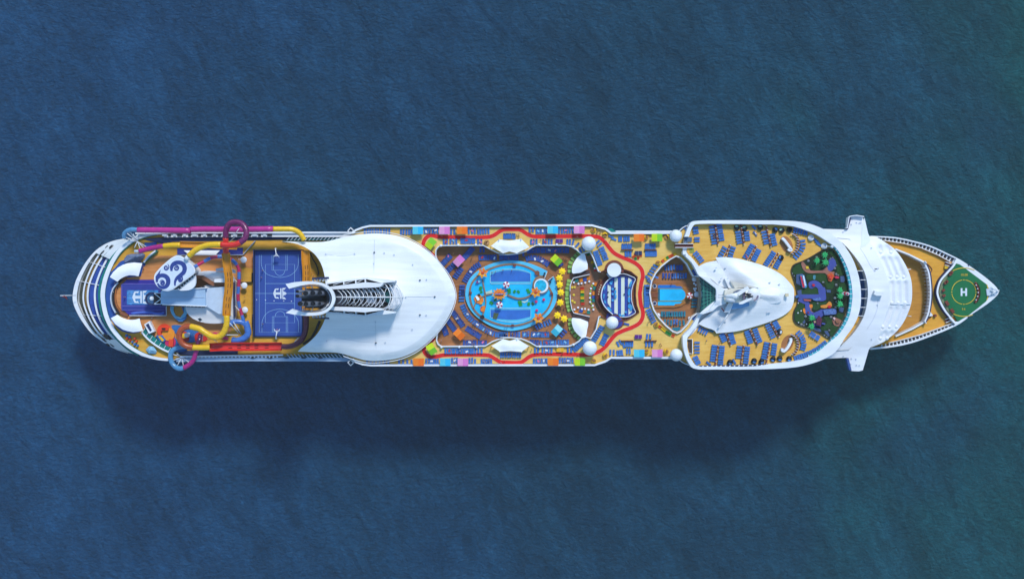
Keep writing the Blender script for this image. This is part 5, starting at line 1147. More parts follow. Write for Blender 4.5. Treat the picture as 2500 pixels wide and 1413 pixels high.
b=MB(); b.px([(1606,705),(1611,705),(1611,734),(1606,734)],ZO,ZO+.06); P(b,'solarium_pool_step',mat('teal_step',(40,96,110)),sp_)
for y0,y1 in ((703.7,705.2),(733.8,735.6)):
    b=MB(); b.px([(1606,y0),(1670,y0),(1670,y1),(1606,y1)],ZO,ZO+.15); P(b,'pool_lane_edge',mat('olive_edge',(150,150,80)),sp_)
for y in (698.5,740): 
    b=MB(); b.cyl(W2((1598,y),ZO),.72,ZO,ZO+.3,16); P(b,'hot_tub',GREYW,sp_); b=MB(); b.cyl(W2((1598,y),ZO),.52,ZO+.3,ZO+.35,16); P(b,'hot_tub_water',NAVY,sp_)
for x0,y0,x1,y1 in ((1590,713,1606,726),(1590,704,1604,710),(1590,729,1604,735)):
    b=MB(); b.px([(x0,y0),(x1,y0),(x1,y1),(x0,y1)],ZO,ZO+.3); P(b,'wooden_platform',TEAKB,sp_)
# ================================================================= landmarks used in labels
LM=[('the purple loop slide',575,572),('the sports court',680,716),('the funnel',800,721),('the swirl tower',425,655),('the wave pool',345,725),('the orange splash pad',405,805),
('the upper white tent',1245,602),('the lower white tent',1245,843),('the whirlpool tub',1321,697),('the main pool',1245,721),('the upper wing dome',1437,595),('the lower wing dome',1440,850),
('the dome beside the gangway',1650,575),('the dome by the lower corner',1652,866),('the dome inside the track',1495,787),('the white disc roof',1500,658),('the striped bar floor',1512,721),
('the solarium pool',1640,720),('the mast house',1800,720),('the upper white counter',1921,597),('the lower white counter',1924,838),('the mini golf garden',2000,720),('the glass roof',1728,720),
('the upper bar canopy',1418,645),('the lower bar canopy',1418,797),('the upper purple table',1365,589),('the lower purple table',1558,821),('the big white canopy',960,721),
('the cyan upper-rail cabana',1021,563),('the pink upper-rail cabana',1086,563),('the orange upper-rail cabana',1129,563),('the second cyan upper cabana',1349,562),('the second pink upper cabana',1413,562),
('the orange cabana beside the dome',1558,581),('the lime cabana beside the dome',1602,581),('the orange lower-rail cabana',1023,883),('the cyan lower-rail cabana',1088,883),('the pink lower-rail cabana',1131,883),
('the orange lower cabana',1350,882),('the lime lower cabana',1415,882),('the last cyan cabana',1559,861),('the last pink cabana',1603,861),('the pink pool cabana',1121,637),('the orange pool cabana',1122,815),
('the lime pool cabana',1358,635),('the striped cyan pool cabana',1359,806),('the striped lighthouse',2065,716),('the maroon play house',2001,788),('the stone ramp',2026,762),('the lava rock',2027,678),('the toy boat',1961,686),('the tan shell',2044,786),('the upper lime track cabana',1052,595),('the lower lime track cabana',1054,851)]
USED={}
def where(x,y,lx,ly):
    dx,dy=x-lx,y-ly
    if abs(dx)>1.6*abs(dy): return 'left of' if dx<0 else 'right of'
    if abs(dy)>1.6*abs(dx): return 'above' if dy<0 else 'below'
    return ('above left of' if dx<0 else 'above right of') if dy<0 else ('below left of' if dx<0 else 'below right of')
def uniq(base,x,y,skip=()):
    c=sorted((l for l in LM if l[0] not in skip),key=lambda l: math.hypot(l[1]-x,l[2]-y))[:9]
    for i,a in enumerate(c):
        s=f'{base} {where(x,y,a[1],a[2])} {a[0]}'
        if s not in USED and len(s.split())<=16: USED[s]=1; return s
        if i==0: first=s
    for a in c[:4]:
        for b_ in c[:6]:
            if a is b_: continue
            s=f'{base} {where(x,y,a[1],a[2])} {a[0]} and {where(x,y,b_[1],b_[2])} {b_[0]}'
            if s not in USED and len(s.split())<=16: USED[s]=1; return s
    k=2
    while True:
        s=f'{base} number {ORD[k-1]} nearest {c[0][0]}'
        if s not in USED: USED[s]=1; print('WEAK LABEL',s); return s
        k+=1
# ================================================================= cabanas with pitched fabric roofs
def cabana_proto(name,c1,c2,ribs=False):
    o=bpy.data.objects.new('cabana',None)
    COL.objects.link(o); L,Wd=3.58,2.56
    m1=mat(name+'_fabric',c1,rough=.8,var=.06); m2=mat(name+'_fabric_deep',c2,rough=.8,var=.06)
    for sg,m in ((-1,m1),(1,m2)):
        b=MB(); x0,x1=(-L/2,0) if sg<0 else (0,L/2)
        z0,z1=(2.25,2.75) if sg<0 else (2.75,2.25)
        b.add([(x0,-Wd/2,z0),(x1,-Wd/2,z1),(x1,Wd/2,z1),(x0,Wd/2,z0),(x0,-Wd/2,z0-.12),(x1,-Wd/2,z1-.12),(x1,Wd/2,z1-.12),(x0,Wd/2,z0-.12)],[(0,1,2,3),(7,6,5,4),(0,4,5,1),(2,6,7,3),(1,5,6,2),(3,7,4,0)])
        b.build('roof_panel',m,o)
        if ribs and sg>0:
            for k in range(7):
                g=MB(); y=-Wd/2+.3+k*.33; g.box(((x0+x1)/2,y,2.56),(L/2-.1,.1,.06),tilt=('Y',math.atan(.5/1.79))); g.build('roof_stripe',mat('pale_stripe',(200,236,240)),o)
    for sx in (-1,1):
        for sy in (-1,1):
            b=MB(); b.tube([(sx*(L/2-.1),sy*(Wd/2-.1),0),(sx*(L/2-.1),sy*(Wd/2-.1),2.2)],.05,6); b.build('post',WH,o)
    b=MB(); b.box((0,.2,.35),(2.6,1.5,.4)); b.build('daybed_cushion',mat('cabana_cushion',(230,232,236)),o)
    return o
CP={}
def cabana(kind,p,rot,z,label,ribs=False):
    cols={'cyan':((92,206,226),(40,180,226)),'pink':((238,160,206),(214,120,190)),'orange':((250,134,36),(238,112,24)),'lime':((198,222,28),(122,196,44)),'green':((112,186,40),(86,170,36)),'striped':((60,190,214),(96,206,222))}
    if kind not in CP: o=CP[kind]=cabana_proto('cabana_'+kind,*cols[kind],ribs=kind=='striped')
    else: o=copy_tree(CP[kind])
    o.location=W(p[0],p[1],z+.0); o.rotation_euler=(0,0,math.radians(-rot))
    tag(o,label,'cabana','coloured fabric cabanas on the pool decks')
Zc=D2
for kind,(x,y),lab in (('cyan',(1021.5,563.3),'first cyan cabana along the upper rail, just above the white canopy curve'),('pink',(1086,563.3),'pink cabana on the upper rail between a cyan and an orange one'),('orange',(1128.8,563.2),'orange cabana on the upper rail directly right of a pink one'),
  ('cyan',(1349,561.6),'cyan cabana on the upper rail between the white tent and the big dome'),('pink',(1413.3,561.6),'pink cabana on the upper rail just above left of a radar dome'),('orange',(1558.5,581),'orange cabana on the upper rail to the left of a lime one'),('lime',(1602.3,580.6),'lime cabana on the upper rail left of the gangway dome'),
  ('orange',(1023,882.8),'orange cabana on the lower rail beneath the white canopy curve'),('cyan',(1088,882.8),'cyan cabana on the lower rail between an orange and a pink one'),('pink',(1130.7,882.8),'pink cabana on the lower rail directly right of a cyan one'),('orange',(1350,882),'orange cabana on the lower rail right of the lower white tent'),
  ('lime',(1415,882),'lime cabana on the lower rail below left of a radar dome'),('cyan',(1559,861.3),'cyan cabana on the lower rail to the left of a pink one'),('pink',(1603,861.3),'pink cabana on the lower rail left of the corner dome')):
    cabana(kind,(x,y),0,Zc,lab)
cabana('lime',(1052.4,595.2),-52,Zc,'tilted lime cabana inside the upper left bend of the red track')
cabana('lime',(1054.5,851),58,Zc,'tilted green cabana inside the lower left bend of the red track')
cabana('pink',(1121,637),-46,D1,'tilted pink cabana on the teak deck above left of the main pool')
cabana('orange',(1121.7,815.5),45,D1,'tilted orange cabana on the teak deck below left of the main pool')
cabana('lime',(1357.8,635.5),44,D1,'tilted lime cabana on the teak deck above right of the main pool')
cabana('striped',(1359,806),-48,D1,'tilted cyan cabana with a striped half on the teak deck near yellow parasols')
# ================================================================= sail tents
def tent(sgn,label):
    yc=843 if sgn<0 else 602.5
    pts=q(M3,'-10,415 185,428 390,395 540,545 310,655 175,622 60,655 -160,520') if sgn>0 else q(M4,'-145,995 60,872 185,905 315,868 530,1000 395,1108 190,1090 5,1108')
    ctr=(sum(p[0] for p in pts)/8,sum(p[1] for p in pts)/8); o=empty('sail_tent',tuple(W(ctr[0],ctr[1],D2)),label,'tent','white sail tents over the pool deck'); O=Vector(o.location)
    if sgn>0: pts=[(1218.5,584.5)]+pts[1:7]+[(1199,600.5)]
    else: pts=[(1200.5,844)]+q(M4,'60,872 185,905 315,868 530,1000 395,1108 190,1090')+[(1220.5,858.6)]
    w_=WL(cr(pts,1) if False else pts,43.5); cx_,cy_=W2(ctr,43.5)
    b=MB(); b.hf(w_,lambda x,y,d: 43.2+1.6*sstep(d/5.)+.25*math.cos((x-cx_)*1.0),.9,thick=.08); PT(b,'sail',WH2,o,O)
    for p in (pts[0],pts[2],pts[4],pts[7]) if sgn>0 else (pts[0],pts[3],pts[4],pts[5],pts[7]):
        b=MB(); b.tube([W(*p,D2),W(*p,44)],.16,8); PT(b,'pole',WH,o,O)
    return o
tent(1,'white pointed sail tent at the upper edge of the pool well'); tent(-1,'white pointed sail tent at the lower edge of the pool well')
# ================================================================= star parasols, striped parasols, flower canopies
def star(n,r,r2,z0,z1,c=(0,0),ph=0,droop=0):
    b=MB(); vs=[(c[0],c[1],z1)]
    for k in range(2*n):
        a=ph+PI*k/n; R_=r if k%2==0 else r2; vs.append((c[0]+R_*math.cos(a),c[1]+R_*math.sin(a),z0-(droop if k%2==0 else 0)))
    b.add(vs,[(0,1+k,1+(k+1)%(2*n)) for k in range(2*n)]); b.add([(x,y,z-.06) for x,y,z in vs],[(0,1+(k+1)%(2*n),1+k) for k in range(2*n)])
    return b
def parasol_proto():
    o=bpy.data.objects.new('parasol',None); COL.objects.link(o)
    star(7,1.34,.9,2.35,2.75).build('canopy',mat('parasol_yellow',(255,210,22),rough=.8,var=.05,k=.95),o)
    b=MB(); b.tube([(0,0,0),(0,0,2.9)],.05,6); b.build('pole',WH,o); b=MB(); b.cyl((0,0),.3,0,.12,12); b.build('base',DARK,o); return o
pr=None
for i,(p,lab) in enumerate(zip(q(M3,'1130,985 1080,1105 1085,1225 1105,1365')+q(M4,'1095,210 1045,440 1165,500'),('topmost yellow star parasol in the curve right of the main pool','second yellow star parasol from the top right of the main pool','third yellow star parasol from the top right of the main pool','fourth yellow star parasol from the top right of the main pool','fifth yellow star parasol from the top right of the main pool','left one of the two lower yellow star parasols below the curve','right one of the two lower yellow star parasols below the curve'))):
    o=parasol_proto() if i==0 else copy_tree(pr)
    if i==0: pr=o
    o.location=W(*p,D1); o.rotation_euler=(0,0,i*.3); tag(o,lab,'parasol','yellow star parasols beside the main pool')
def striped(p,z,r,c1,c2,lab,n=8):
    o=empty('striped_parasol',tuple(W(*p,z)),lab,'parasol','striped parasols in the pools')
    for k in range(n):
        a0,a1=2*PI*k/n,2*PI*(k+1)/n; b=MB(); vs=[(0,0,2.8),(r*math.cos(a0),r*math.sin(a0),2.3),(r*1.0*math.cos(a1),r*math.sin(a1),2.3)]; b.add(vs,[(0,1,2)]); b.add([(x,y,zz-.05) for x,y,zz in vs],[(0,2,1)]); b.build('canopy_panel',c1 if k%2 else c2,o)
    b=MB(); b.tube([(0,0,0),(0,0,2.9)],.05,6); b.build('pole',WH,o)
CRW=mat('parasol_crimson',(170,36,84),rough=.8)
striped(q(S7,'833,512')[0],ZQ,1.16,CRW,WH2,'upper crimson and white striped parasol standing in the main pool'); striped(q(S7,'703,895')[0],ZQ,1.16,CRW,WH2,'lower crimson and white striped parasol standing in the main pool')
striped(q(N2,'1783,152')[0],D1,1.1,mat('parasol_red',(196,40,44),rough=.8),WH2,'red and white striped parasol beside the solarium pool')
FO=mat('flower_orange',(238,132,34),rough=.7,var=.15,scale=1.5); FY=mat('flower_yellow',(248,166,34),rough=.7,var=.1); FR=mat('flower_red_centre',(206,80,40),rough=.7,var=.2)
def flower(p,r,lab,z=ZQ,n=6,ry=1.0,text_=False,ph=.3):
    o=empty('flower_canopy',tuple(W(*p,z)),lab,'flower canopy','orange flower canopies around the main pool')
    b=MB(); b.tube([(0,0,0),(0,0,2.6)],.12,8); b.build('stem',mat('stem_green',(40,140,50)),o)
    for k in range(n):
        a=ph+2*PI*k/n; w_=PI/n*1.05; b=MB()
        pts=[(.25,-w_*.5,2.7),(.62,-w_*.95,2.9),(1.0,0,2.45),(.62,w_*.95,2.9),(.25,w_*.5,2.7)]
        vs=[(r*t*math.cos(a+dw),r*t*math.sin(a+dw)*ry,zz) for t,dw,zz in pts]; vs.append((r*.62*math.cos(a),r*.62*math.sin(a)*ry,2.72))
        f=[(5,0,1),(5,1,2),(5,2,3),(5,3,4),(5,4,0)]; b.add(vs,f); b.add([(x,y,zz-.06) for x,y,zz in vs],[t[::-1] for t in f]); b.build('petal',FY if math.sin(a)<0 else FO,o)  # flower shading put into the petal colours: upper petals darker orange
    b=MB(); b.ball((0,0,2.68),r*.3,14,6,frac=.5,z=.4); b.build('flower_centre',FR,o)
    if text_:
        b=MB(); b.ball((0,0,2.66),r*.62,20,6,frac=.5,z=.12); b.build('flower_disc',FO,o)
        b=MB(); b.box((0,0,3.25),(r*1.05,.42,.25)); pl_=b.build('name_board',mat('board_violet',(70,50,150)),o)
        for k in range(7):
            g=MB(); g.box((-r*.42+k*r*.14,.02*(k%2),3.4),(.16,.24,.06)); g.build('board_letter',WH,pl_)
    return o
flower(q(S7,'385,285')[0],1.95,'orange flower canopy at the upper left rim of the main pool'); flower(q(S7,'700,690')[0],2.75,'largest orange flower canopy with a violet name board in mid pool',n=12,ry=.78,text_=True)
flower(q(S7,'1395,655')[0],1.95,'orange flower canopy overlapping the white whirlpool tub'); flower(q(S7,'1445,1150')[0],2.05,'orange flower canopy at the lower right rim of the main pool',ph=.1)
LF=mat('leaf_green',(24,150,60),rough=.6,var=.2); LFD=mat('leaf_dark_green',(20,100,48),rough=.6,var=.3)
def leafy(p,r,lab,z,m=LF,name='lily_float',cat='pool float',grp='green leaf floats in the main pool',n=2,a=0,ry=.8):
    o=empty(name,tuple(W(*p,z)),lab,cat,grp)
    for k in range(n):
        b=MB(); pts=ell((k-(n-1)/2)*r*.9,0,r*.55,r*ry,10); b.prism(pts,0.02,.25+.04*k); b.build('leaf',m,o)
    o.rotation_euler=(0,0,a); return o
for s,r,a in (('885,610',.7,.3),('890,655',.62,.2),('990,640',.6,1.2),('1065,645',.6,-.8),('1240,610',.55,.2),('1265,650',.65,.1),('620,805',.55,.4),('735,800',.5,1),('545,860',.75,-.6),('1090,845',.75,.2),('1105,895',.7,.3),('1262,880',.7,1.3),('1340,875',.6,-.9),('340,580',.75,1.3),('355,650',.5,.5)):
    p=q(S7,s)[0]; leafy(p,r*.95,uniq('green leaf float',*p),ZQ+.15,LF if s!='1340,875' else LFD,a=a)
for s in ('1405,835','1550,795','1415,1000'):
    p=q(S7,s)[0]; o=empty('splash_mushroom',tuple(W(*p,ZQ)),uniq('crimson round splash mushroom',*p),'water toy','crimson splash mushrooms in the main pool')
    b=MB(); b.tube([(0,0,0),(0,0,1)],.12,8); b.build('stalk',WH,o); b=MB(); b.ball((0,0,.9),.5,14,6,frac=.5,z=.6); b.build('cap',mat('crimson_cap',(214,40,110)),o)
# water play toys left in the pool
o=empty('play_boat',tuple(W(*q(S7,'290,790')[0],ZQ)),'orange and cream play boat in the left arm of the pool','water toy')
for s,m,z in (('210,770 260,710 330,700 390,760 400,830 330,880 240,850',FO,.6),('232,730 280,725 325,790 285,820',WH2,1.0),('280,690 320,680 335,710 300,715',DARK,1.2),('330,850 380,830 370,880 320,890',FY,.9)):
    b=MB(); b.px(q(S7,s),ZQ+.1,ZQ+z); PT(b,'boat_body' if m is FO else 'boat_fitting',m,o,Vector(o.location))
o=empty('water_slide_toy',tuple(W(*q(S7,'385,970')[0],ZQ)),'half round toy in red and orange beside the pool divider','water toy')
b=MB(); b.px(cr(q(S7,'420,915 370,920 335,960 345,1010 395,1030 420,990'),2),ZQ+.1,ZQ+.7); PT(b,'toy_body',FO,o,Vector(o.location)); b=MB(); b.px(cr(q(S7,'380,918 345,935 332,975 352,965'),2),ZQ+.7,ZQ+.8); PT(b,'toy_stripe',mat('toy_red',(206,50,50)),o,Vector(o.location))
o=empty('small_sail',tuple(W(*q(S7,'295,450')[0],ZQ)),'small magenta and white sail near the upper left flower','water toy'); b=MB(); b.px(q(S7,'245,475 275,430 305,480'),ZQ+.1,ZQ+1.2); PT(b,'sail_half',mat('sail_magenta',(150,50,130)),o,Vector(o.location)); b=MB(); b.px(q(S7,'300,475 290,430 345,420 350,445'),ZQ+.1,ZQ+1.1); PT(b,'sail_half',mat('sail_pale',(150,214,236)),o,Vector(o.location))
# ================================================================= sun loungers
def lounger_mesh(name,c,cf=(40,76,150)):
    b=MB(); 
    b.box((0.32,0,.36),(1.3,.60,.07),mi=0)                       # seat
    b.box((-.62,0,.50),(.68,.60,.07),mi=0,tilt=('Y',.45))       # backrest
    b.box((-.84,0,.68),(.2,.5,.08),mi=2,tilt=('Y',.45))       # head roll
    for sy in (-1,1):
        b.box((0.05,sy*.31,.32),(1.86,.05,.06),mi=1)
        for sx in (-.6,.75): b.box((sx,sy*.29,.15),(.05,.05,.3),mi=1)
    for k in range(4): b.box((-.1+k*.28,0,.4),(.03,.58,.01),mi=1)
    m=[mat(name+'_mesh_fabric',c,rough=.75,var=.14,scale=1.2),mat(name+'_frame',cf,rough=.5),mat(name+'_head_roll',tuple(int(v*.82) for v in c),rough=.8)]
    return b,m
LB={}
def lmesh(kind):
    if kind not in LB:
        cols={'blue':(62,122,196),'royal':(54,90,170),'sky':(70,130,200),'teal':(34,132,152),'green':(160,204,104)}
        b,m=lounger_mesh('lounger_'+kind,cols[kind],(40,96,60) if kind=='green' else (40,76,150)); o=b.build('sun_lounger',m); LB[kind]=o.data; bpy.data.objects.remove(o)
    return LB[kind]
NL=0; STUFF={}; ROWS=[]
def row(f,s,n,z,kind='blue',ang=None,jit=.05,base=None):
    """n loungers evenly along the line; ang = long-axis bearing on the plan in degrees, default square to the row"""
    ROWS.append((f,s,n,z,kind,ang,jit,base))
def do_rows():
    global NL
    for f,s,n,z,kind,ang,jit,base in ROWS:
        p=q(f,s)
        if n>1: p=resam(cr(p,4,False) if len(p)>2 else p,n)
        else: p=p[:1]
        mx=sum(a for a,b in p)/n; my=sum(b for a,b in p)/n
        if n>1: hor=abs(p[-1][0]-p[0][0])>abs(p[-1][1]-p[0][1]); end='left' if (hor and p[0][0]<p[-1][0]) else 'right' if hor else 'top' if p[0][1]<p[-1][1] else 'bottom'
        colr={'blue':'blue','royal':'dark blue','sky':'pale blue','teal':'teal','green':'apple green'}[kind]
        if NL<300:
            key=uniq(f'{colr} loungers',mx,my); key=key.split('loungers ',1)[1]
        for i,(x,y) in enumerate(p):
            if n>1: a,b=p[max(i-1,0)],p[min(i+1,n-1)]; t=math.atan2(-(b[1]-a[1]),b[0]-a[0])+PI/2
            else: t=PI/2
            if ang is not None: t=math.radians(-ang)
            if z>D1+1 or kind=='green': pass
            t+=random.uniform(-1,1)*jit; x+=random.uniform(-.35,.35); y+=random.uniform(-.35,.35)
            # backs turn away from the row's open side now and then
            rz=t if base is None else t+PI*base
            if NL<300:
                o=bpy.data.objects.new('sun_lounger',lmesh(kind)); COL.objects.link(o); o.location=W(x,y,z); o.rotation_euler=(0,0,rz)
                if kind=='green': o.scale=(.78,1.68,1)
                if n>1: lab=f'{ORD[i]} {colr} lounger from the {end} in the row {key}'
                else: lab=f'lone {colr} lounger {key}'
                w_=lab.split()
                if len(w_)>16: lab=' '.join(w_).replace(' in the row','',1)
                if len(lab.split())>16: lab=lab.replace('from the '+end,'from '+end)
                if len(lab.split())>16: lab=lab.replace(' lounger from',' from',1)
                tag(o,lab,'sun lounger','sun loungers set out in rows on the decks'); NL+=1
            else: STUFF.setdefault(kind,[]).append((W(x,y,z+.0),rz))
    tot=0
    if STUFF:
        b=MB(); ms=[]; 
        for kind,L_ in STUFF.items():
            me=lmesh(kind); base_i=len(ms); ms+=list(me.materials)
            V=[v.co.copy() for v in me.vertices]; F=[tuple(p.vertices) for p in me.polygons]; MI=[p.material_index for p in me.polygons]
            for loc,rz in L_:
                M_=Matrix.Rotation(rz,3,'Z'); o_=len(b.v); b.v+=[tuple(M_@v+loc) for v in V]
                for f_,mi in zip(F,MI): b.f.append(tuple(i+o_ for i in f_)); b.m.append(mi+base_i); b.sm.append(False)
                tot+=1
        o=b.build('sun_lounger_mass',ms); tag(o,'many blue and teal loungers packed in rows on the sunken teak decks','sun loungers','sun loungers set out in rows on the decks','stuff')
    print('loungers',NL,'stuff',tot)
F_=43.4
# green daybeds round the bar
for f,s,n in ((M3,'1430,650 1375,710 1320,770 1285,835 1270,905 1270,980',6),(M3,'1258,1155 1245,1225 1232,1290 1225,1365',4),(M4,'1228,70 1222,140 1232,205 1245,280 1262,348',5),(M4,'1278,520 1278,595 1290,670 1330,740 1375,800 1435,850',6)): row(f,s,n,D1,'green',jit=.02)
# forward sun deck (left/right columns either side of the brown wind screens)
for f,s,n in ((N3,'540,240 592,520',7),(N3,'672,205 718,462',7),(N3,'995,330 1022,512',5),(N3,'1145,335 1162,465',4),(N3,'1440,330 1487,522',5),(N3,'1590,375 1628,545',5),(N3,'768,602 690,742',4),(N3,'912,597 862,742',4),(N3,'1245,555 1120,768',7),(N3,'1355,640 1265,812',6),(N3,'1612,685 1478,888',7),(N3,'1705,825 1650,935',4)):
    row(f,s,n,F_)
for f,s,n in ((N4,'592,945 560,1200',7),(N4,'722,960 688,1292',9),(N4,'1022,965 1005,1145',5),(N4,'1160,975 1130,1235',7),(N4,'1492,900 1440,1155',7),(N4,'1630,920 1605,1095',5),(N4,'715,755 762,860',4),(N4,'868,745 920,900',5),(N4,'1150,700 1212,890',6),(N4,'1290,665 1370,870',6),(N4,'1510,590 1600,795',6),(N4,'1632,540 1692,640',4)):
    row(f,s,n,F_)
row(N3,'262,255 275,345',3,F_); row(N3,'292,432 292,485',2,F_); row(N3,'262,692 372,830',5,F_)
row(N4,'290,893 290,1062',4,F_); row(N4,'255,1145 312,1250',4,F_); row(N4,'335,655 455,722',4,F_); row(N4,'530,690',1,F_,'teal',20); row(N4,'490,1245',1,F_,'blue',35)
row(N3,'1275,248',1,F_,'sky',40); row(N3,'1292,358',1,F_,'sky',50); row(N4,'930,1215',1,F_,'blue',60)
row(N5,'415,300 630,345',6,F_); row(N5,'555,482 562,530 555,590 530,645 480,712 430,765',7,F_); row(N5,'790,470 835,540',3,F_,ang=35)
row(N6,'478,720 540,790 568,860 578,930 555,1005',8,F_); row(N6,'430,1165 620,1100 760,1040 880,960 960,895',16,F_); row(N6,'700,740 830,820',5,F_)
row(N3,'90,265 130,300',2,D2,ang=60)
# upper deck
U=D2
for f,s,n in ((T3,'745,158 955,158',10),(T3,'1058,162 1148,162',5),(M1,'280,250 505,250',6),(M1,'757,265 815,265',2),(M1,'1078,255 1190,252',3),(M1,'1245,260 1430,252',5),(M1,'625,450 677,450',2),(M1,'745,440 848,440',3),(M1,'942,432 1178,432',7),(M1,'1245,445 1302,445',2),
  (M3,'80,345 270,345',6),(M3,'545,225 600,225',2),(M3,'668,255 842,255',5),(M3,'1078,250 1130,250',2),(M3,'1180,245 1325,245',4),(M3,'570,450 668,450',3),(M3,'790,450 940,450',4),(M3,'1230,450 1278,450',2),
  (N1,'575,445 612,445',2),(N1,'665,445 742,442',3),(N1,'632,575 775,575',5),(N1,'688,705 770,705',3),(N1,'1038,575 1187,575',5),(N1,'1040,700 1210,700',6)):
    row(f,s,n,U,base=1)
row(M3,'1335,455',1,U,'blue',105); row(M3,'1410,505',1,U,'blue',130); row(M3,'1465,600 1515,575',2,U); row(N1,'200,505 235,548',2,U,'sky'); row(N1,'165,668 240,888',7,U,ang=-18); row(N1,'268,605 345,795',6,U,ang=-18); row(N1,'435,405 480,450',2,U,'sky',20)
row(N1,'1200,915 1165,965 1110,1055',4,U,ang=28); row(N1,'1205,1100 1180,1100',1,U,'sky',20); row(N1,'1065,1110 1100,1185',3,U,ang=35)
row(N1,'1052,1255 1046,1400',4,U,ang=2); row(N2,'1046,30 1050,340',9,U,ang=-3); row(N2,'1075,400 1170,600',6,U,ang=-28)
row(N2,'275,690 135,925',7,U,ang=25); row(N2,'350,838 278,985',5,U,ang=28); row(M4,'1575,875 1350,1065',8,U); row(N2,'700,640',1,U,'royal',15)
for f,s,n in ((M2,'655,1090 900,1090',7),(M2,'945,1090 1195,1090',7),(M2,'1250,1085 1310,1085',2),(M2,'305,1280 515,1280',6),(M2,'775,1262 862,1262',3),(M2,'1090,1262 1135,1262',2),(M2,'1190,1280',1),(M2,'1310,1280 1480,1280',5),(M4,'25,1160 375,1160',9),(M4,'640,1082 695,1082',2),(M4,'780,1080 940,1080',4),(M4,'1235,1070 1297,1070',2),(M4,'620,1272 850,1272',6),(M4,'1092,1260 1320,1260',6),
  (T3,'765,1284 950,1290',7),(T3,'1040,1288 1148,1288',4),(N2,'1055,857 1108,860',2),(N2,'1040,985 1145,985',3),(N2,'690,990 802,990',4),(N2,'425,1130 482,1130',2),(N2,'545,1140 625,1132',3),(N2,'715,1112 757,1112',2)):
    row(f,s,n,U)
row(N2,'555,985 600,955',2,U,'sky',60); row(N2,'648,1005',1,U,'blue',75)
# sunken pool deck
for f,s,n,k in ((M1,'600,842 738,705',6,'royal'),(M1,'690,975 815,845',5,'royal'),(M1,'828,1088 935,935',5,'royal'),(M1,'1000,1160 1080,1030 1180,910 1265,852',10,'royal'),(M1,'985,742 1140,572',7,'royal'),(M1,'1290,590 1345,590',2,'royal'),(M1,'1270,735 1560,728',8,'royal'),(M3,'12,730 320,730',9,'royal'),(M3,'490,755 560,738 640,745 720,755 800,800 880,850',11,'royal'),(M3,'510,612 640,602 1240,600',18,'royal'),(M2,'820,-30 825,30',0,'royal'),
  (M2,'965,265 1010,370 1080,470 1160,550 1300,650 1410,720 1520,770',18,'blue'),(M2,'790,385 965,625',8,'royal'),(M2,'705,540 825,705',6,'royal'),(M2,'620,655 668,785',5,'royal'),(M2,'1045,680 1280,825',8,'royal'),(M2,'990,940 1200,940',6,'royal'),(M2,'1255,942 1385,942',4,'royal'),(M2,'1570,790 1760,800',6,'blue'),
  (M4,'0,785 130,785',4,'blue'),(M4,'210,780 310,785',3,'royal'),(M4,'425,788 475,785',2,'blue'),(M4,'580,785 880,792',9,'blue'),(M4,'560,930 690,935',4,'royal'),(M4,'800,935 1010,935',6,'blue'),(M4,'1070,930 1240,930',5,'blue'),(M4,'665,660 740,620 825,595 910,555',6,'blue'),(M4,'1105,805 1180,722',3,'royal')):
    if n: row(f,s,n,D1,k,base=1)
row(M1,'955,1250 948,1400',4,D1,'royal',0); row(M2,'945,15 942,180',4,D1,'blue',0); row(M4,'355,790',1,D1); row(M4,'520,780',1,D1); row(M4,'745,945',1,D1,'sky',80); row(M3,'1110,872',1,D1,'royal',145); row(M3,'430,670',1,D1,'royal')
for f,s,n,k in ((N1,'1375,950 1475,942',3,'blue'),(N1,'1525,935',1,'sky'),(N1,'1575,950 1655,945',3,'royal'),(N1,'1335,1080 1490,1085',4,'royal'),(N1,'1500,1085 1725,1085',6,'blue'),(N2,'1315,470 1700,468',10,'teal'),(N2,'1365,610 1470,620',3,'teal'),(N2,'1525,605 1570,608',2,'blue'),(N2,'1625,625 1690,620',2,'teal'),(N2,'1510,752 1615,742',4,'teal')): row(f,s,n,D1,k)
row(N2,'1870,228 1862,342',3,D1,'teal',0)
do_rows()
# ================================================================= wind screens between lounger columns
for f,s in ((N3,'605,190 660,545'),(N3,'1050,190 1105,540'),(N3,'1490,225 1570,580'),(N3,'862,548 785,750'),(N3,'1318,570 1195,805'),(N3,'1700,690 1555,930'),(N4,'660,940 608,1290'),(N4,'1100,940 1048,1290'),(N4,'1560,890 1490,1250'),(N4,'790,735 878,940'),(N4,'1205,670 1340,935'),(N4,'1560,550 1710,795')):
    p=q(f,s); mx,my=(p[0][0]+p[1][0])/2,(p[0][1]+p[1][1])/2
    o=empty('wind_screen',tuple(W(mx,my,43.4)),uniq('brown wind screen with white clips',mx,my),'wind screen','brown wind screens between the lounger columns'); O=Vector(o.location)
    b=MB(); b.pband(p,.42,43.42,44.1); PT(b,'screen_panel',BROWN,o,O)
    n=max(3,int(math.hypot(p[1][0]-p[0][0],p[1][1]-p[0][1])/9))
    dx,dy=(p[1][0]-p[0][0]),(p[1][1]-p[0][1]); L_=math.hypot(dx,dy); nx,ny=-dy/L_,dx/L_
    for c in resam(p,n+1):
        b=MB(); b.pband([(c[0]-nx*2.6,c[1]-ny*2.6),(c[0]+nx*1.2,c[1]+ny*1.2)],.13,44.1,44.3); PT(b,'screen_clip',WH,o,O)
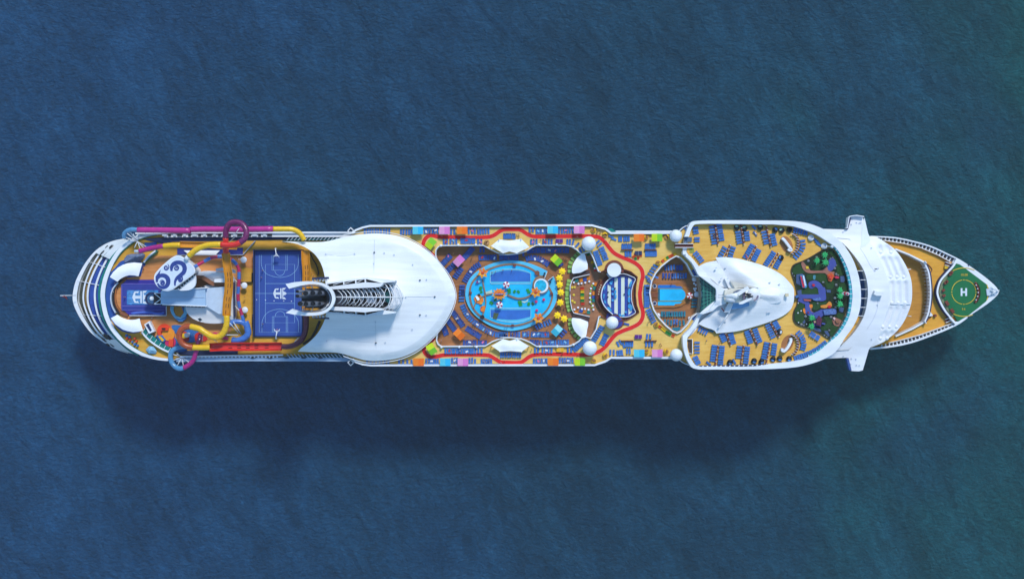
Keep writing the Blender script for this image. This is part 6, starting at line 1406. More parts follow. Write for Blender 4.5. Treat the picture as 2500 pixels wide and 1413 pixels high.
for f,s in ((N1,'612,632 825,632'),(N1,'1015,632 1225,632'),(N2,'612,930 825,930'),(N2,'1020,930 1228,930')):
    p=q(f,s); mx=(p[0][0]+p[1][0])/2; my=p[0][1]; b=MB(); O=W(mx,my,D2); b.pband(p,.26,D2,D2+1); b.v=[(v[0]-O.x,v[1]-O.y,v[2]-O.z) for v in b.v]; o=b.build('wind_screen',BROWN,loc=O); tag(o,uniq('thin brown wind screen',mx,my),'wind screen','thin wind screens on the upper deck')
# ================================================================= round daybeds
def daybed(p,z,a,cush,lab,shell=BLACK,r=.98):
    o=empty('round_daybed',tuple(W(*p,z)),lab,'daybed','round basket daybeds around the decks')
    b=MB(); b.cyl((0,0),r*.86,0,.55,18,r2=r); b.build('basket',shell,o)
    b=MB(); b.cyl((0,0),r*.8,.55,.6,18); b.build('cushion_base',mat('dark_cushion',(40,52,70)) if shell is BLACK else mat('warm_cushion',(150,104,56)) if shell is not WH else mat('white_cushion_base',(214,218,224)),o)
    b=MB()
    vs=[]; fs=[]; n=12
    for k in range(n+1):
        w_=PI*k/n; vs+= [(r*math.cos(w_),r*math.sin(w_),.5),(r*.8*math.cos(w_),r*.75*math.sin(w_)+.05,1.15),(r*.35*math.cos(w_),r*.3*math.sin(w_)+.1,1.3)]
    for k in range(n):
        for j in range(2): fs.append((k*3+j,(k+1)*3+j,(k+1)*3+j+1,k*3+j+1))
    b.add(vs,fs,0,True); b.build('hood',shell,o)
    b=MB(); b.prism(ell(.05,-.42,.55,.34,14),.6,.72); b.build('cushion',cush,o)
    o.rotation_euler=(0,0,a); return o
CG=mat('mint_cushion',(176,214,180)); CB=mat('blue_cushion',(70,130,200)); CW=mat('white_cushion',(220,226,232))
for s,a,c in (('975,250',0,CG),('1110,265',.3,CG),('1380,250',0,CG),('1640,290',-.6,CB),('1750,300',.6,CG),('1885,290',0,CG),('1738,770',1.2,CB)):
    p=q(N3,s)[0]; daybed(p,43.4,a+PI,c,uniq('round black basket daybed',*p))
for s,a,c in (('860,1230',0,CB),('1275,1205',0,CB),('1405,1215',.4,CB),('1600,1175',-.4,CB),('1715,1165',.1,CB),('1715,705',1.3,CW),('1878,1170',0,CB)):
    p=q(N4,s)[0]; daybed(p,43.4,a,c,uniq('round black basket daybed',*p))
p=q(N5,'330,290')[0]; daybed(p,43.4,PI,CG,uniq('round black basket daybed',*p)); 
for s,a in (('700,430',PI),('930,570',PI+.6)):
    p=q(N5,s)[0]; daybed(p,43.4,a,CW,uniq('round white shell daybed',*p),shell=WH,r=1.05)
YD=mat('yellow_daybed',(240,186,30),rough=.7)
for f,s in ((M3,'1700,235'),(M3,'1910,320'),(N1,'1040,420'),(N1,'1400,415'),(N1,'1245,862'),(N2,'1215,650'),(N2,'335,1185'),(M4,'1705,1270'),(N2,'1045,1110'),(N2,'1385,1115')):
    p=q(f,s)[0]; daybed(p,D2,random.random()*6,mat('tan_daybed_cushion',(170,120,70)),uniq('round yellow daybed',*p),shell=YD,r=.92)
for s in ('1400,465',):
    p=q(M1,s)[0]; daybed(p,D2,1,mat('tan_cushion',(196,150,100)),uniq('round tan wicker daybed',*p),shell=mat('wicker',(176,130,80)),r=.95)
# small balls, white stanchion lamps
for f,s,nm in ((N5,'1050,580','upper'),(N6,'1050,888','lower')):
    p=q(f,s)[0]; o=empty('ball_lamp',tuple(W(*p,43.4)),f'white ball lamp at the {nm} end of the cyan glass screen','lamp'); b=MB(); b.ball((0,0,1.6),.62,16,10); b.build('globe',WH,o); b=MB(); b.tube([(0,0,0),(0,0,1.2)],.12,8); b.build('post',WH,o); b=MB(); b.tube([(0,0,1.4),(-1.4,.1,1.0)],.15,8); b.build('arm',WH,o)
for s,(mx_,my_) in (('630,405',(570,398)),('635,625',(525,600)),('640,835',(520,840))):
    p=q(T2,s)[0]; o=empty('satellite_dish',tuple(W(*p,38)),uniq('white round dish aerial',*p),'dish','white dishes beside the sports court'); O=Vector(o.location)
    b=MB(); b.cyl((0,0),.3,0,2.6,10,r2=.6); b.build('mast',WH,o); b=MB(); b.ball((0,0,2.4),1.08,20,6,frac=.5,z=.35); b.build('dish',WH,o); b=MB(); a=q(T2,f'{mx_},{my_}')[0]; b.tube([(0,0,2.4),tuple(W(*a,41)-O)],.12,6); b.build('arm',WH,o)
# basketball hoops
for s,e,nm in (('905,308','900,370','upper'),('908,1080','905,1015','lower')):
    a,c=q(T2,s)[0],q(T2,e)[0]; o=empty('basketball_hoop',tuple(W(*a,38.9)),f'white basketball hoop at the {nm} end of the blue court','basketball hoop','hoops on the sports court'); O=Vector(o.location); sg=1 if nm=='upper' else -1
    b=MB(); b.tube([(0,0,0),(0,0,3.2)],.16,8); b.build('post',WH,o); b=MB(); b.tube([(0,0,3.2),tuple(W(*c,42.2)-O)],.16,8); b.build('arm',WH,o)
    b=MB(); v=W(*c,41.9)-O; b.box((v.x,v.y,v.z),(1.8,.12,1.1)); b.build('backboard',WH,o)
    for dx in (-.95,.95): b=MB(); b.tube([(v.x,v.y+.9*sg,v.z+.2),(v.x+dx,v.y-.6*sg,v.z)],.1,6); b.build('brace',WH,o)
    b=MB(); b.tube([(v.x+.25*math.cos(t*PI/6),v.y-.4*sg+.25*math.sin(t*PI/6),v.z-.3) for t in range(13)],.03,5); b.build('hoop_ring',FO,o)
# table tennis / game tables
def gtable(p,z,m,lab,sz=(2.45,1.35)):
    o=empty('games_table',tuple(W(*p,z)),lab,'table','games tables on the upper deck'); b=MB(); b.box((0,0,.76),(*sz,.05)); b.build('table_top',m,o)
    for sx in (-1,1):
        for sy in (-1,1): b=MB(); b.box((sx*(sz[0]/2-.15),sy*(sz[1]/2-.12),.37),(.06,.06,.72)); b.build('leg',DARK,o)
    b=MB(); b.box((0,0,.86),(.03,sz[1]+.2,.15)); b.build('net',WH,o)
PT_=mat('purple_table',(92,32,128)); gtable(q(M3,'1080,435')[0],D2,PT_,'purple games table near the upper edge of the pool well'); gtable(q(N2,'905,860')[0],D2,PT_,'purple games table on the yellow deck beneath the red track')
gtable(q(M4,'1095,1070')[0],D2,mat('yellow_table',(240,180,30)),'yellow games table near the lower edge of the pool well'); gtable(q(N1,'905,690')[0],D2,NAVY,'navy games table above the row of orange and green seats')
# coloured lounge seats
SEATC={'orange':(232,84,34),'yellow':(248,196,24),'green':(28,140,60),'red':(220,60,34),'teal':(30,140,130),'blue':(50,90,180),'amber':(238,140,36),'olive':(150,190,50),'dark green':(24,110,52)}
def seat(f,s,c,z,rz=0,r=(.72,.62),grp='coloured cube seats'):
    p=q(f,s)[0]; O=W(*p,z); o=empty('cube_seat',tuple(O),uniq(f'{c} cushioned cube seat',*p),'seat',grp); o.rotation_euler=(0,0,rz)
    m=mat('seat_'+c.replace(' ','_'),SEATC[c],rough=.8); b=MB(); b.box((0,0,.22),(r[0],r[1],.4)); b.build('cushion',m,o); b=MB(); b.box((0,r[1]/2-.08,.55),(r[0],.16,.35)); b.build('backrest',m,o)
for s,c in (('515,548','red'),('520,622','yellow'),('520,702','green'),('520,775','yellow'),('522,848','green'),('530,918','red')): seat(S6,s,c,D1,r=(1.25,.92),grp='cube seats in the middle of the bar')
for s,c,a in (('380,350','teal',.2),('490,345','amber',.3),('585,325','blue',.2),('670,295','amber',.1),('375,1115','amber',-.2),('490,1095','blue',-.4),('585,1115','amber',-.1),('675,1130','teal',-.1),('845,440','amber',1.2),('822,540','teal',1.4),('805,670','amber',PI/2),('795,760','blue',PI/2),('800,835','teal',PI/2)): seat(S6,s,c,D1,a,r=(1.15,1.0),grp='cube seats round the edge of the bar')
for s,c,a in (('115,850','yellow',.3),('150,915','green',.3),('165,985','red',.25),('45,715','dark green',.5)): seat(N1,s,c,D1,a,r=(1.05,.8),grp='cube seats beside the sloping rail')
for s,c,a in (('1535,712','yellow',.3),('1490,730','orange',.5),('1450,748','orange',.5),('1405,770','green',.6),('1365,798','yellow',.6),('1330,825','orange',.7)): seat(N1,s,c,D2,a,r=(1.0,.85),grp='coloured seats along the solarium rail')
for s,c,a in (('1280,690','orange',-.6),('1315,715','yellow',-.6),('1355,750','yellow',-.6),('1400,785','green',-.55),('1445,815','green',-.5),('1505,840','orange',-.4)): seat(N2,s,c,D2,a,r=(1.1,.9),grp='coloured seats along the solarium rail')
for s,c,a in (('820,760','orange',.2),('860,785','green',.1),('905,775','red',-.3),('850,735','orange',0),('950,730','orange',0)): seat(N1,s,c,D2,a,r=(.8,.8),grp='coloured seats beside the navy table')
# white bar stools / round tables
def rtable(f,s,z,m,lab,cat='table',r=.34,h=.75,grp='round white tables at the bar',name='round_table'):
    p=q(f,s)[0]; o=empty(name,tuple(W(*p,z)),uniq(lab,*p),cat,grp); b=MB(); b.cyl((0,0),r,h-.05,h,14); b.build('table_top' if cat=='table' else 'seat',m,o); b=MB(); b.cyl((0,0),.05,0,h-.05,6); b.build('stem',DARK,o)
for s in '312,395 425,428 500,418 592,400 690,370 790,425 732,545 715,668 708,775 712,875 778,968 795,1062 672,1065 587,1045 512,1048 415,1012 325,1062 825,48'.split(): rtable(S6,s,D1,WH,'small round white table')
for s in '760,478 722,608 715,715 728,815 745,918 760,1005'.split(): rtable(S6,s,D1,mat('lime_stool',(170,206,60)),'lime round stool','stool',.3,.5,'lime stools along the bar','bar_stool')
for s in '330,515 310,705 275,850 330,890 270,520'.split(): 
    p=q(S6,s)[0]; o=empty('flower_stool',tuple(W(*p,D1)),uniq('yellow flower shaped stool',*p),'stool','yellow flower stools inside the bar'); star(6,.5,.34,.42,.5).build('seat',mat('stool_yellow',(236,206,60)),o); b=MB(); b.cyl((0,0),.15,0,.42,8); b.build('stem',DARK,o)
for s in '1265,560 1268,682 1268,835 1590,1125 1228,428'.split(): rtable(S6,s,ZS,mat('sky_table',(70,160,220)),'sky blue round table',r=.4,grp='blue tables on the striped floor')
for s in '1440,245 1500,240 1550,230 1600,250 1650,262 1325,545 1150,640 1145,755 1160,980 1555,690 1600,515 1670,525 1660,905'.split(): rtable(S6,s,ZS,NAVY,'navy round stool','stool',.3,.5,'navy stools on the striped floor','bar_stool')
AQ=mat('aqua_sofa',(60,160,214),rough=.8,var=.3,scale=1.5)
for s in ('1075,470 1100,500 1080,560 1050,590 1040,560','1045,680 1075,690 1065,760 1050,810 1035,760','1060,830 1090,840 1110,920 1070,910','1130,1000 1160,990 1240,1070 1240,1110 1170,1080','1240,345 1280,360 1270,400 1200,430 1190,400','1700,400 1745,350 1740,440 1700,510 1670,500','1655,560 1700,555 1705,650 1680,735 1650,720','1655,765 1700,760 1700,880 1655,895','1665,925 1720,935 1765,1000 1740,1080 1700,1090 1690,1030 1650,1020','1415,1180 1470,1175 1490,1220 1430,1225','1500,1195 1560,1195 1560,1230 1510,1235','1320,580 1360,590 1350,680 1320,690','1325,700 1365,705 1355,800 1320,790'):
    pts=q(S6,s); c=(sum(p[0] for p in pts)/len(pts),sum(p[1] for p in pts)/len(pts)); o=empty('curved_sofa',tuple(W(*c,ZS)),uniq('aqua curved sofa on stripes',*c),'sofa','aqua sofas on the striped floor'); b=MB(); b.px(cr(pts,2),ZS,ZS+.5); PT(b,'sofa_seat',AQ,o,Vector(o.location))
for s in '980,465 960,520 940,570 930,625 920,685'.split(): rtable(S6,s,D1+.1,mat('cream_stool',(236,214,180)),'tiny cream bar stool','stool',.22,.6,'cream stools on the brown apron','bar_stool')
for s in '1865,1215 1895,1240 1865,1305 1895,1300 1880,1335'.split(): rtable(N1,s,D1,WH,'white square-looking side table',r=.36,grp='white tables by the solarium bench')
for s in '235,50 270,60 245,110'.split(): pass
b_=[(N3,'245,1140',.9),(N4,'285,60',1.0),(N4,'165,470',.6),(N2,'1245,490',.8)]
for f,s,r in b_:
    p=q(f,s)[0]; o=empty('round_planter',tuple(W(*p,D1)),uniq('pale round planter tub',*p),'planter','pale planters in the solarium'); b=MB(); b.cyl((0,0),r*.8,0,.6,14,r2=r); b.build('tub',GREYW,o); b=MB(); b.ball((0,0,.6),r*.8,12,6,frac=.5,z=.5); b.build('dome_lid',WH,o)
# ================================================================= mini golf garden
golf=empty('mini_golf_course',tuple(W(2005,722,43.4)),'dark green mini golf garden with blue lanes on the forward sun deck','mini golf'); GO=Vector(golf.location)
go=cr(q(N5,'365,1000 400,900 560,830 700,760 850,670 950,622 1060,622 1150,722 1250,880 1325,1100 1362,1350')+q(N6,'1365,150 1295,400 1195,620 1100,770 1060,828 1000,818 880,740 760,680 600,630 450,570 402,480 412,350 468,230 472,100')+q(N5,'450,1290 400,1120'),3)
TURF=mat('turf_dark',(28,48,28),rough=.9,var=.35,scale=1.2,bump=.5,bscale=20); TURF2=mat('turf_light',(38,74,34),rough=.9,var=.2,scale=1.5)
b=MB(); b.px(go,43.3,43.62); PT(b,'garden_bed',TURF,golf,GO); b=MB(); b.pband(offset(go,-.3),.3,43.3,43.9,closed=True); PT(b,'garden_kerb',mat('garden_kerb',(66,54,40)),golf,GO)
for f,s in ((N5,'385,980 430,920 520,870 545,950 600,1020 540,1050 440,1060 390,1030'),(N5,'700,900 760,880 880,880 930,920 880,980 740,980'),(N5,'640,1060 760,1060 940,1050 990,1150 900,1200 820,1160 640,1140'),(N5,'550,1310 830,1300 838,1413 845,1465 550,1465'),(N5,'1150,900 1220,880 1280,1000 1270,1060 1180,1070'),(N5,'1200,1220 1310,1220 1330,1380 1260,1413 1200,1330'),(N6,'475,220 560,200 600,260 580,420 590,520 520,570 440,520 425,400'),(N6,'740,190 900,200 980,180 960,240 880,280 800,330 720,290'),(N6,'930,440 1060,470 1060,600 1000,660 900,680 880,620 980,560'),(N6,'1150,400 1260,400 1290,460 1250,540 1180,480'),(N6,'1060,600 1200,620 1150,720 1050,790 1040,700'),(N5,'990,650 1080,640 1150,740 1200,860 1160,880 1100,760'),(N5,'960,1160 1100,1180 1080,1300 980,1300')):
    b=MB(); b.px(cr(q(f,s),3),43.6,43.65+.004*len(golf.children)); PT(b,'putting_green',TURF2,golf,GO)
LANE=mat('lane_blue',(68,82,160),rough=.7,var=.12); LANE2=mat('lane_slate',(66,88,130),rough=.7,var=.12); PINKP=mat('path_pink',(160,108,92),rough=.8,var=.12)
for f,s,m in ((N5,'1050,770 1100,780 1145,880 1130,920 1060,1000 1010,990 985,930 1020,880 1010,820',LANE),(N5,'455,1060 560,1045 600,1100 630,1260 600,1290 450,1210',LANE2),(N5,'670,1200 740,1165 830,1180 900,1250 950,1413 845,1413 830,1310 780,1270 740,1300 690,1300 665,1250',LANE),(N6,'500,58 850,58 850,-60 945,-60 962,60 965,150 870,180 740,150 700,130 500,130',LANE),(N5,'470,1340 540,1320 545,1400 480,1413',LANE2),(N6,'480,140 620,150 690,230 690,330 760,375 880,320 910,320 1120,305 1145,330 1140,400 930,420 880,460 870,520 740,440 690,440 610,370 605,230 480,180',LANE),(N5,'1210,1090 1280,1085 1295,1150 1270,1195 1220,1190',LANE2),(N5,'970,1320 1045,1325 1050,1375 980,1370',LANE2),(N6,'1195,280 1275,290 1260,370 1190,350',LANE2),(N6,'720,630 780,620 870,660 885,690 860,705 740,670',LANE2),(N6,'935,690 990,685 1030,760 1015,790 960,740',LANE2),(N6,'560,540 600,490 610,545 580,570',LANE2),(N5,'745,1075 785,1075 775,1150 750,1145',mat('lane_teal',(70,140,160))),
  (N5,'540,845 570,840 620,900 680,960 700,990 820,995 910,985 985,925 1000,985 1060,1010 1110,1010 1100,1080 1040,1190 1000,1150 985,1080 940,1035 720,1040 620,1020 560,950',PINKP),(N6,'700,330 760,380 700,360 690,250 720,330',PINKP),(N6,'1080,460 1130,460 1250,520 1262,560 1190,612 1110,590 1080,530',PINKP),(N6,'570,310 600,300 610,400 575,360',FO),(N6,'875,250 970,235 1020,180 1060,210 1062,270 1000,290 880,290',mat('ramp_orange',(220,140,50))),(N6,'680,240 730,235 730,290 690,290',FO)):
    b=MB(); b.px(q(f,s) if m is LANE2 else cr(q(f,s),2),43.62,43.74+.01*(len(golf.children)%12)); PT(b,'golf_lane',m,golf,GO)
b=MB(); b.px(q(N6,'920,330 1110,305 1140,330 1135,400 940,415'),43.8,44.5); PT(b,'stone_ramp',mat('ramp_blue_stone',(90,120,180),var=.5,scale=2),golf,GO)
b=MB(); b.px(q(N6,'740,140 860,110 880,150 820,175 750,160'),43.8,44.3); PT(b,'stone_ramp',MATS['ramp_blue_stone'],golf,GO)
for a,c in ((920,920),): pass
# ornaments (things of their own)
def orn(name,f,s,pieces,lab,cat='ornament',z=43.6):
    p=q(f,s)[0]; o=empty(name,tuple(W(*p,z)),lab,cat); O=Vector(o.location)
    for nm,ff,ss,z0,z1,m in pieces: b=MB(); b.px(q(ff,ss),z+z0,z+z1); PT(b,nm,m,o,O)
    return o
orn('toy_windmill_house',N6,'850,520',[('house_base',N6,'755,520 810,500 880,560 880,620 760,600 750,560',0,.9,mat('house_violet',(70,50,120))),('roof',N6,'805,490 850,425 900,490 870,600 800,580',.9,1.8,mat('roof_maroon',(90,26,60))),('door_panel',N6,'755,520 810,515 815,550 760,550',.9,1.1,mat('cream_panel',(214,180,140))),('chimney',N6,'900,545 955,560 950,580 890,575',0,1.0,LANE)],'small maroon roofed play house on the mini golf course','play house')
orn('golf_train',N5,'565,1170',[('train_body',N5,'515,1075 590,1070 640,1260 620,1290 560,1290',.0,.9,mat('train_blue',(60,150,200))),('train_stripe',N5,'520,1085 545,1085 600,1280 565,1285',.9,1.0,mat('train_red',(200,40,60))),('train_roof',N5,'565,1075 585,1080 620,1250 600,1260',.9,1.2,WH)],'red and pale blue toy boat lying on the mini golf course','toy boat')
orn('lava_rock',N5,'1045,1120',[('rock_base',N5,'990,1060 1060,1030 1110,1080 1060,1180 1010,1170',.1,.8,mat('lava_orange',(214,90,36),var=.5,scale=3)),('rock_top',N5,'1020,1080 1070,1080 1060,1140 1020,1130',.8,1.3,mat('lava_red',(216,60,40),var=.4,scale=3))],'glowing orange lava rock ornament at the end of a pink path')
orn('striped_lighthouse',N6,'1310,45',[('tower_base',N6,'1245,50 1270,12 1310,20 1310,80 1265,80',0,1.6,WH),('tower_band',N6,'1280,20 1320,15 1325,80 1285,75',1.6,2.2,mat('light_red',(196,30,70))),('tower_top',N6,'1312,30 1350,22 1375,48 1350,78 1315,70',2.2,3.0,WH),('lantern',N6,'1325,38 1352,35 1358,60 1330,65',3.0,3.5,mat('lantern_crimson',(190,20,70)))],'red and white striped lighthouse model at the golf garden edge','lighthouse model')
orn('red_mushroom',N6,'1025,270',[('mushroom_cap',N6,'995,270 1015,250 1045,252 1058,275 1035,295 1005,292',.2,.7,mat('mush_red',(200,30,50)))],'red mushroom ornament on the orange golf ramp')
orn('red_mushroom',N5,'750,1245',[('mushroom_cap',N5,'725,1235 745,1220 775,1230 775,1255 745,1270',.2,.7,MATS['mush_red'])],'red and blue ornament on the curled blue golf lane')
orn('red_mushroom',N6,'660,372',[('mushroom_cap',N6,'648,360 670,358 678,380 655,388',.2,.7,mat('mush_dark',(150,40,60)))],'dark red ornament on the lower blue golf lane')
orn('small_footbridge',N5,'640,945',[('bridge_deck',N5,'615,920 660,915 672,960 625,965',.2,.5,YLINE)],'little yellow footbridge over the pink golf path','footbridge')
orn('pink_creature',N5,'1155,1110',[('creature_body',N5,'1105,1100 1150,1085 1195,1105 1190,1125 1140,1130',.1,.7,mat('creature_crimson',(206,40,80)))],'crimson ornament beside the grey boulders')
orn('golf_bridge',N6,'640,165',[('bridge_deck',N6,'575,140 710,150 700,180 590,170',.2,.6,mat('bridge_rust',(180,90,80),var=.4,scale=3))],'rust coloured bridge across the blue golf lane','footbridge')
orn('shell_ornament',N6,'1160,535',[('shell',N6,'1130,510 1180,515 1200,550 1150,560',.2,.8,mat('shell_tan',(150,100,70),var=.4,scale=3))],'tan shell ornament on the pink path end')
orn('white_shell',N6,'1105,480',[('shell',N6,'1085,465 1110,450 1130,475 1110,500',.2,.7,mat('shell_white',(226,190,190)))],'pale pink shell beside the stone ramp')
orn('blue_shelter',N6,'470,105',[('shelter_roof',N6,'440,85 490,70 505,110 450,125',0,1.8,mat('shelter_blue',(50,100,160),var=.4,scale=2))],'small blue shelter where the golf lanes meet the white roof','shelter')
random.seed(3)
RK=mat('boulder_grey',(130,134,136),rough=.9,var=.35,scale=2.5,bump=.6)
for f,s,r in ((N5,'800,765',.42),(N5,'660,825',.42),(N5,'1140,1055',.4),(N5,'1175,1075',.3),(N5,'1138,1240',.42),(N5,'915,1195',.35),(N5,'385,1045',.25),(N5,'415,1085',.25),(N6,'1120,125',.42),(N6,'1140,185',.3),(N6,'1130,285',.35),(N6,'610,440',.45),(N6,'540,580',.45),(N6,'580,595',.3),(N6,'490,545',.2),(N6,'628,572',.2),(N6,'1020,680',.32),(N6,'935,765',.32),(N6,'975,795',.3),(N6,'1048,808',.3),(N6,'1050,450',.42),(N5,'1115,955',.4),(N5,'1000,890',.25),(N5,'1040,790',.25),(N5,'1080,770',.25),(N5,'1145,905',.25),(N6,'535,345',.22),(N6,'482,380',.22),(N6,'820,215',.3),(N6,'485,210',.2)):
    p=q(f,s)[0]; b=MB(); b.ball((0,0,.1),r*1.15,8,5,z=.8)
    b.v=[(x*random.uniform(.8,1.15),y*random.uniform(.8,1.15),z_*random.uniform(.85,1.1)) for x,y,z_ in b.v]; b.sm=[False]*len(b.sm)
    o=b.build('boulder',WH if r<=.22 else RK,loc=W(*p,43.7)); tag(o,uniq('small white stone in the golf garden' if r<=.22 else 'grey boulder in the golf garden',*p,skip=('the mini golf garden',)),'rock','boulders in the golf garden')
PALM=mat('palm_green',(52,180,104),rough=.6,var=.25,scale=1.5)
def palm(p,a,lab,r=1.45):
    o=empty('palm_tree',tuple(W(*p,43.6)),lab,'palm tree','palms in the golf garden'); b=MB(); b.tube([(0,0,0),(.05,.03,1.2),(.02,0,2.3)],lambda t:.14-.05*t,8); b.build('trunk',mat('palm_trunk',(110,84,56)),o)
    b=MB(); n=9
    for k in range(n):
        w_=a+2*PI*k/n+random.uniform(-.12,.12); R_=r*random.uniform(.75,1.12); pts=[]
        for j in range(6):
            t=j/5; rr=R_*t; zz=2.35+.35*math.sin(t*2.2)-.75*t*t; ww=.15*math.sin(PI*min(1,.12+t*.88))*r
            dx,dy=math.cos(w_),math.sin(w_); pts.append(((rr*dx-ww*dy,rr*dy+ww*dx,zz-.08),(rr*dx,rr*dy,zz+.05),(rr*dx+ww*dy,rr*dy-ww*dx,zz-.08)))
        vs=[v for t3 in pts for v in t3]; fs=[]
        for j in range(5):
            for c_ in range(2): fs.append((j*3+c_,j*3+c_+1,(j+1)*3+c_+1,(j+1)*3+c_))
        b.add(vs,[f_[::-1] for f_ in fs])
    b.build('crown',PALM,o)
for i,(f,s) in enumerate(((N5,'920,725'),(N5,'785,825'),(N5,'930,855'),(N5,'1180,1330'),(N6,'1185,95'),(N6,'1185,225'),(N6,'700,465'),(N6,'690,610'))):
    p=q(f,s)[0]; palm(p,i,('bright green palm highest up in the golf garden','bright green palm left of the other two upper garden palms','bright green palm beside the upper blue golf lane','bright green palm just above left of the striped lighthouse','bright green palm just below left of the striped lighthouse','bright green palm below the lighthouse, above a slate pad','bright green palm above the lowest palm, near the playhouse','lowest bright green palm in the golf garden')[i])
# ================================================================= flag at the stern
o=empty('stern_flag',tuple(W(181,721,27)),'red and white ensign on a white pole sticking out from the stern','flag'); O=Vector(o.location)
b=MB(); b.tube([(0.5,0,-.3),tuple(W(147,721.5,31)-O)],.13,8); b.build('flagpole',WH,o)
b=MB(); a=[W(157,721,30.6)-O,W(150,724,30)-O,W(158,726,29.9)-O,W(165,732,29.4)-O,W(163,726,30)-O,W(160,723,30.5)-O]; b.add(a,[(0,1,2,5),(5,2,3,4)]); b.build('flag_cloth',mat('flag_red',(190,50,50),var=.5,scale=2),o)
# lifeboat-side fittings at hull steps
for x,y,a in ((858,564,.7),(858,884,.7)):
    o=empty('deck_davit',tuple(W(x,y,38)),uniq('white square davit frame on the hull side',x,y),'davit'); b=MB(); b.tube([(1.0,0,2),(0,1.0,2),(-1,0,2),(0,-1,2),(1,0,2)],.22,6); b.build('frame',WH,o); b=MB(); b.box((0,0,1.5),(1,1,.6),rz=.78); b.build('winch',DGLASS,o)
# ================================================================= people
def body_mesh(kind):
    """one continuous skinned body; joints as (x,y,z,radius)"""
    if kind=='standing':
        J={'hip':(0,0,.95,.13),'waist':(0,0,1.12,.12),'chest':(0,0,1.34,.15),'neck':(0,0,1.5,.055),'head':(0,.02,1.62,.1),'top':(0,.01,1.72,.07),
           'shl':(-.18,0,1.42,.06),'ell':(-.27,.02,1.15,.042),'wrl':(-.26,.12,.93,.032),'hal':(-.26,.16,.85,.035),'shr':(.18,0,1.42,.06),'elr':(.28,.02,1.15,.042),'wrr':(.27,.14,.95,.032),'har':(.27,.18,.87,.035),
           'hl':(-.1,0,.88,.09),'kl':(-.11,.05,.48,.06),'al':(-.12,-.02,.08,.04),'tl':(-.13,.14,.04,.035),'hr':(.1,0,.88,.09),'kr':(.11,-.02,.48,.06),'ar':(.12,-.12,.09,.04),'tr':(.13,.04,.04,.035)}
    else:
        J={'hip':(0,0,.47,.13),'waist':(-.18,0,.48,.12),'chest':(-.4,0,.56,.15),'neck':(-.55,0,.66,.055),'head':(-.67,0,.74,.1),'top':(-.77,0,.79,.07),
           'shl':(-.47,-.18,.62,.06),'ell':(-.28,-.27,.5,.042),'wrl':(-.05,-.25,.47,.032),'hal':(.04,-.23,.47,.035),'shr':(-.47,.18,.62,.06),'elr':(-.26,.27,.5,.042),'wrr':(-.05,.24,.47,.032),'har':(.04,.22,.47,.035),
           'hl':(.08,-.1,.47,.09),'kl':(.46,-.12,.55,.06),'al':(.86,-.12,.45,.04),'tl':(.9,-.14,.56,.035),'hr':(.08,.1,.47,.09),'kr':(.48,.12,.46,.06),'ar':(.9,.12,.45,.04),'tr':(.94,.13,.56,.035)}
    E=[('hip','waist'),('waist','chest'),('chest','neck'),('neck','head'),('head','top'),('chest','shl'),('shl','ell'),('ell','wrl'),('wrl','hal'),('chest','shr'),('shr','elr'),('elr','wrr'),('wrr','har'),('hip','hl'),('hl','kl'),('kl','al'),('al','tl'),('hip','hr'),('hr','kr'),('kr','ar'),('ar','tr')]
    K=list(J); me=bpy.data.meshes.new('body'); me.from_pydata([J[k][:3] for k in K],[(K.index(a),K.index(b)) for a,b in E],[])
    o=bpy.data.objects.new('body',me); COL.objects.link(o); md=o.modifiers.new('skin','SKIN')
    for i,k in enumerate(K): v=me.skin_vertices[0].data[i]; v.radius=(J[k][3],J[k][3]); v.use_root=(k=='hip')
    o.modifiers.new('sub','SUBSURF').levels=1
    dg=bpy.context.evaluated_depsgraph_get(); out=bpy.data.meshes.new_from_object(o.evaluated_get(dg)); bpy.data.objects.remove(o)
    return out
BM={'standing':body_mesh('standing'),'lying':body_mesh('lying')}
SKIN=mat('skin',(206,150,118),rough=.7,var=.05); HAIR=mat('dark_hair',(46,32,26),rough=.8)
CL={'red':(196,40,50),'white':(228,228,232),'navy':(34,44,92),'black':(30,30,36),'pink':(220,80,140),'sky blue':(90,160,220),'yellow':(236,196,50)}
PM={}
def pmesh(kind,c):
    if (kind,c) in PM: return PM[kind,c]
    me=BM[kind].copy(); me.materials.clear(); me.materials.append(SKIN); me.materials.append(mat('cloth_'+c.replace(' ','_'),CL[c],rough=.85)); me.materials.append(HAIR)
    for p in me.polygons:
        x,y,z=p.center; p.use_smooth=True
        if kind=='standing': p.material_index=1 if (.62<z<1.43 and abs(x)<.21) else 2 if (z>1.63 or (z>1.56 and y<-.02)) else 0
        else: p.material_index=1 if (-.5<x<.3 and abs(y)<.2) else 2 if x<-.7 else 0
    PM[kind,c]=me; return me
random.seed(11); cols=list(CL)
def person(f,s,z,kind='standing',c=None,rz=None):
    p=q(f,s)[0]; c=c or random.choice(cols); o=bpy.data.objects.new('person',pmesh(kind,c)); COL.objects.link(o); o.location=W(*p,z); o.rotation_euler=(0,0,random.random()*6.28 if rz is None else rz)
    tag(o,uniq(f'{kind} person in {c}' if kind=='standing' else f'person in {c} lying',*p),'person','people on the decks')
for s in '385,240 445,230 590,350 35,310 1245,235'.split(): person(M1,s,D2)
for s in '850,590 790,665 1130,745'.split(): person(M1,s,D1)
for s in '1500,1010 1555,1000 1695,965 1855,970'.split(): person(S7 and M1,s,ZQ+.2)
for s in '600,1050 750,1130 1490,0'.split(): pass
for s in '310,320 350,300 350,350 575,255 1545,215 1780,265 1830,260 1410,355 1910,425 740,420 790,440'.split(): person(M3,s,D2)
for s in '1200,750 1225,765 1160,745 605,600 930,570 1000,625 960,565 1130,620 160,745 300,740'.split(): person(M3,s,D1)
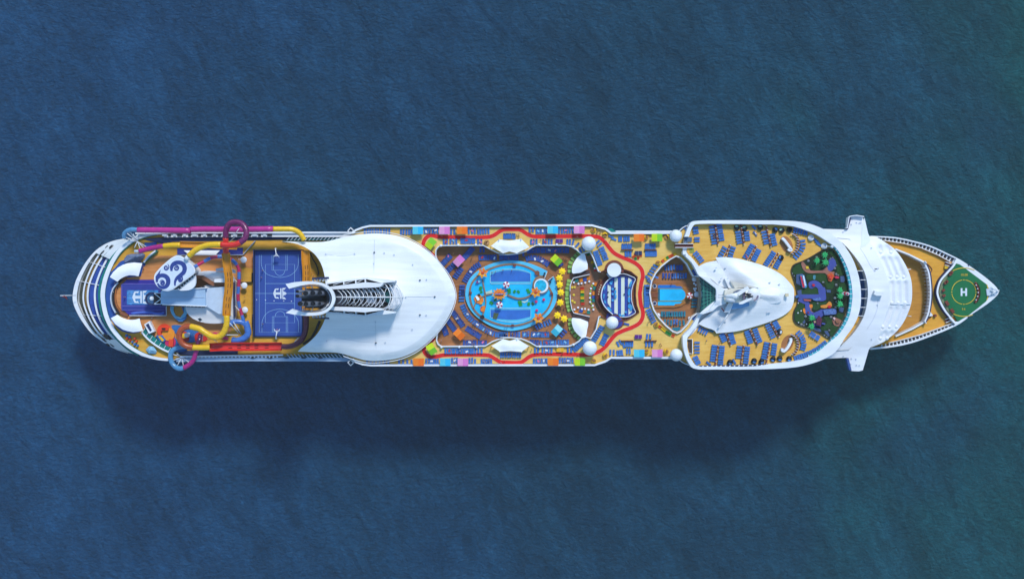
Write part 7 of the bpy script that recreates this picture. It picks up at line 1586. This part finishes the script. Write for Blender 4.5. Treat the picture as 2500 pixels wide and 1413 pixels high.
for s in '90,1265 25,1300 1135,1130 1080,1195 1420,1160 580,1060 125,1150 225,1150 1170,1268 1210,1270 740,1285 1250,1060 1600,1270'.split(): person(M4,s,D2)
for s in '1030,275 1090,300 1175,300 1560,380 120,780 230,770 520,770 745,790 680,685 600,765 860,565 820,930 905,930 625,930 690,955'.split(): person(M4,s,D1)
for s in '100,640 145,630 880,650'.split(): person(M4,s,ZQ+.35)
for s in '915,1090 1165,980 1350,1280 1400,1290 1440,1270 345,1280 300,1260'.split(): person(M2,s,D2)
for s in '1165,590 1200,620 1430,760 1400,710 1045,380 880,510 870,470 1135,955 1170,950 1170,740 640,750 580,900 1850,780 1890,790 1760,790 1050,960'.split(): person(M2,s,D1)
for s in '330,475 430,465 335,755 1185,980 285,1040 1065,1130 1090,1180 245,990 205,300 255,325'.split(): person(N1,s,D2)
for s in '1130,520 1145,560 1110,480 645,1185 1300,1010 1285,980 1130,890 1080,610'.split(): person(N2,s,D2)
for s in '1355,1090 1450,1085 1380,940 1625,1085 1660,1075'.split(): person(N1,s,D1)
for s in '1420,610 1450,640 1530,640 1570,610 1360,465 1470,440'.split(): person(N2,s,D1)
for s in '1480,1215'.split(): person(N1,s,ZO)
for s in '1145,750'.split(): person(N3,s,43.4+.1,'lying','red',1.9)
for s in '1305,360'.split(): person(N3,s,43.45,'lying','white',-.9)
for s in '600,375 605,420'.split(): person(N3,s,43.45,'lying','black',0)
for s in '685,890 1330,920 1740,1220 455,855'.split(): person(N4,s,43.4)
for s in '785,495 775,555 786,955 631,725'.split(): person(T2,s,38.95,c='black')
for s in '1205,520 1220,540 1195,530 570,380 1205,398'.split(): person(T2,s,38.05)
for s in '587,725'.split(): person(T1,s,38.95,c='navy')
for s in '740,455 748,480 820,905 830,890 505,605 495,640 490,680 470,770 480,800 500,850'.split(): person(T1,s,38.2)

# ================================================================= towels left on the loungers
TC={'white':(232,232,236),'pink':(226,120,160),'sky blue':(130,190,226),'red':(200,60,60)}
def towel(f,s,z,c):
    p=q(f,s)[0]; b=MB(); b.box((0,0,0),(.95,.55,.05)); b.box((.3,.05,.04),(.35,.4,.04)); o=b.build('towel',mat('towel_'+c.replace(' ','_'),TC[c],rough=.9),loc=W(*p,z+.48),rz=random.random()*3)
    tag(o,uniq(f'{c} towel left on a lounger',*p),'towel','towels left on the loungers')
random.seed(5)
for f,ss,z in ((M1,'660,455 790,420 1030,420 1290,450 300,265 470,240 1140,250 700,700 1320,730 1540,745 1110,990 860,960',D1),(M2,'1040,1100 720,1085 400,1275 820,1260 1050,420 1230,610 1340,700 1470,760 860,500 1090,930 1330,930',D1),(M4,'450,790 620,790 700,780 830,790 850,940 960,930 1190,930 700,1275 800,1265 1240,1265 850,1080',D1),(M3,'700,255 780,250 600,455 830,450 1200,240 640,760 770,800 900,600 1010,610',D1)):
    for s in ss.split():
        y=q(f,s)[0][1]; towel(f,s,D2 if (y<596 or y>847) else D1,random.choice(['white','white','sky blue','pink','red']))
print('objects', len(bpy.data.objects))
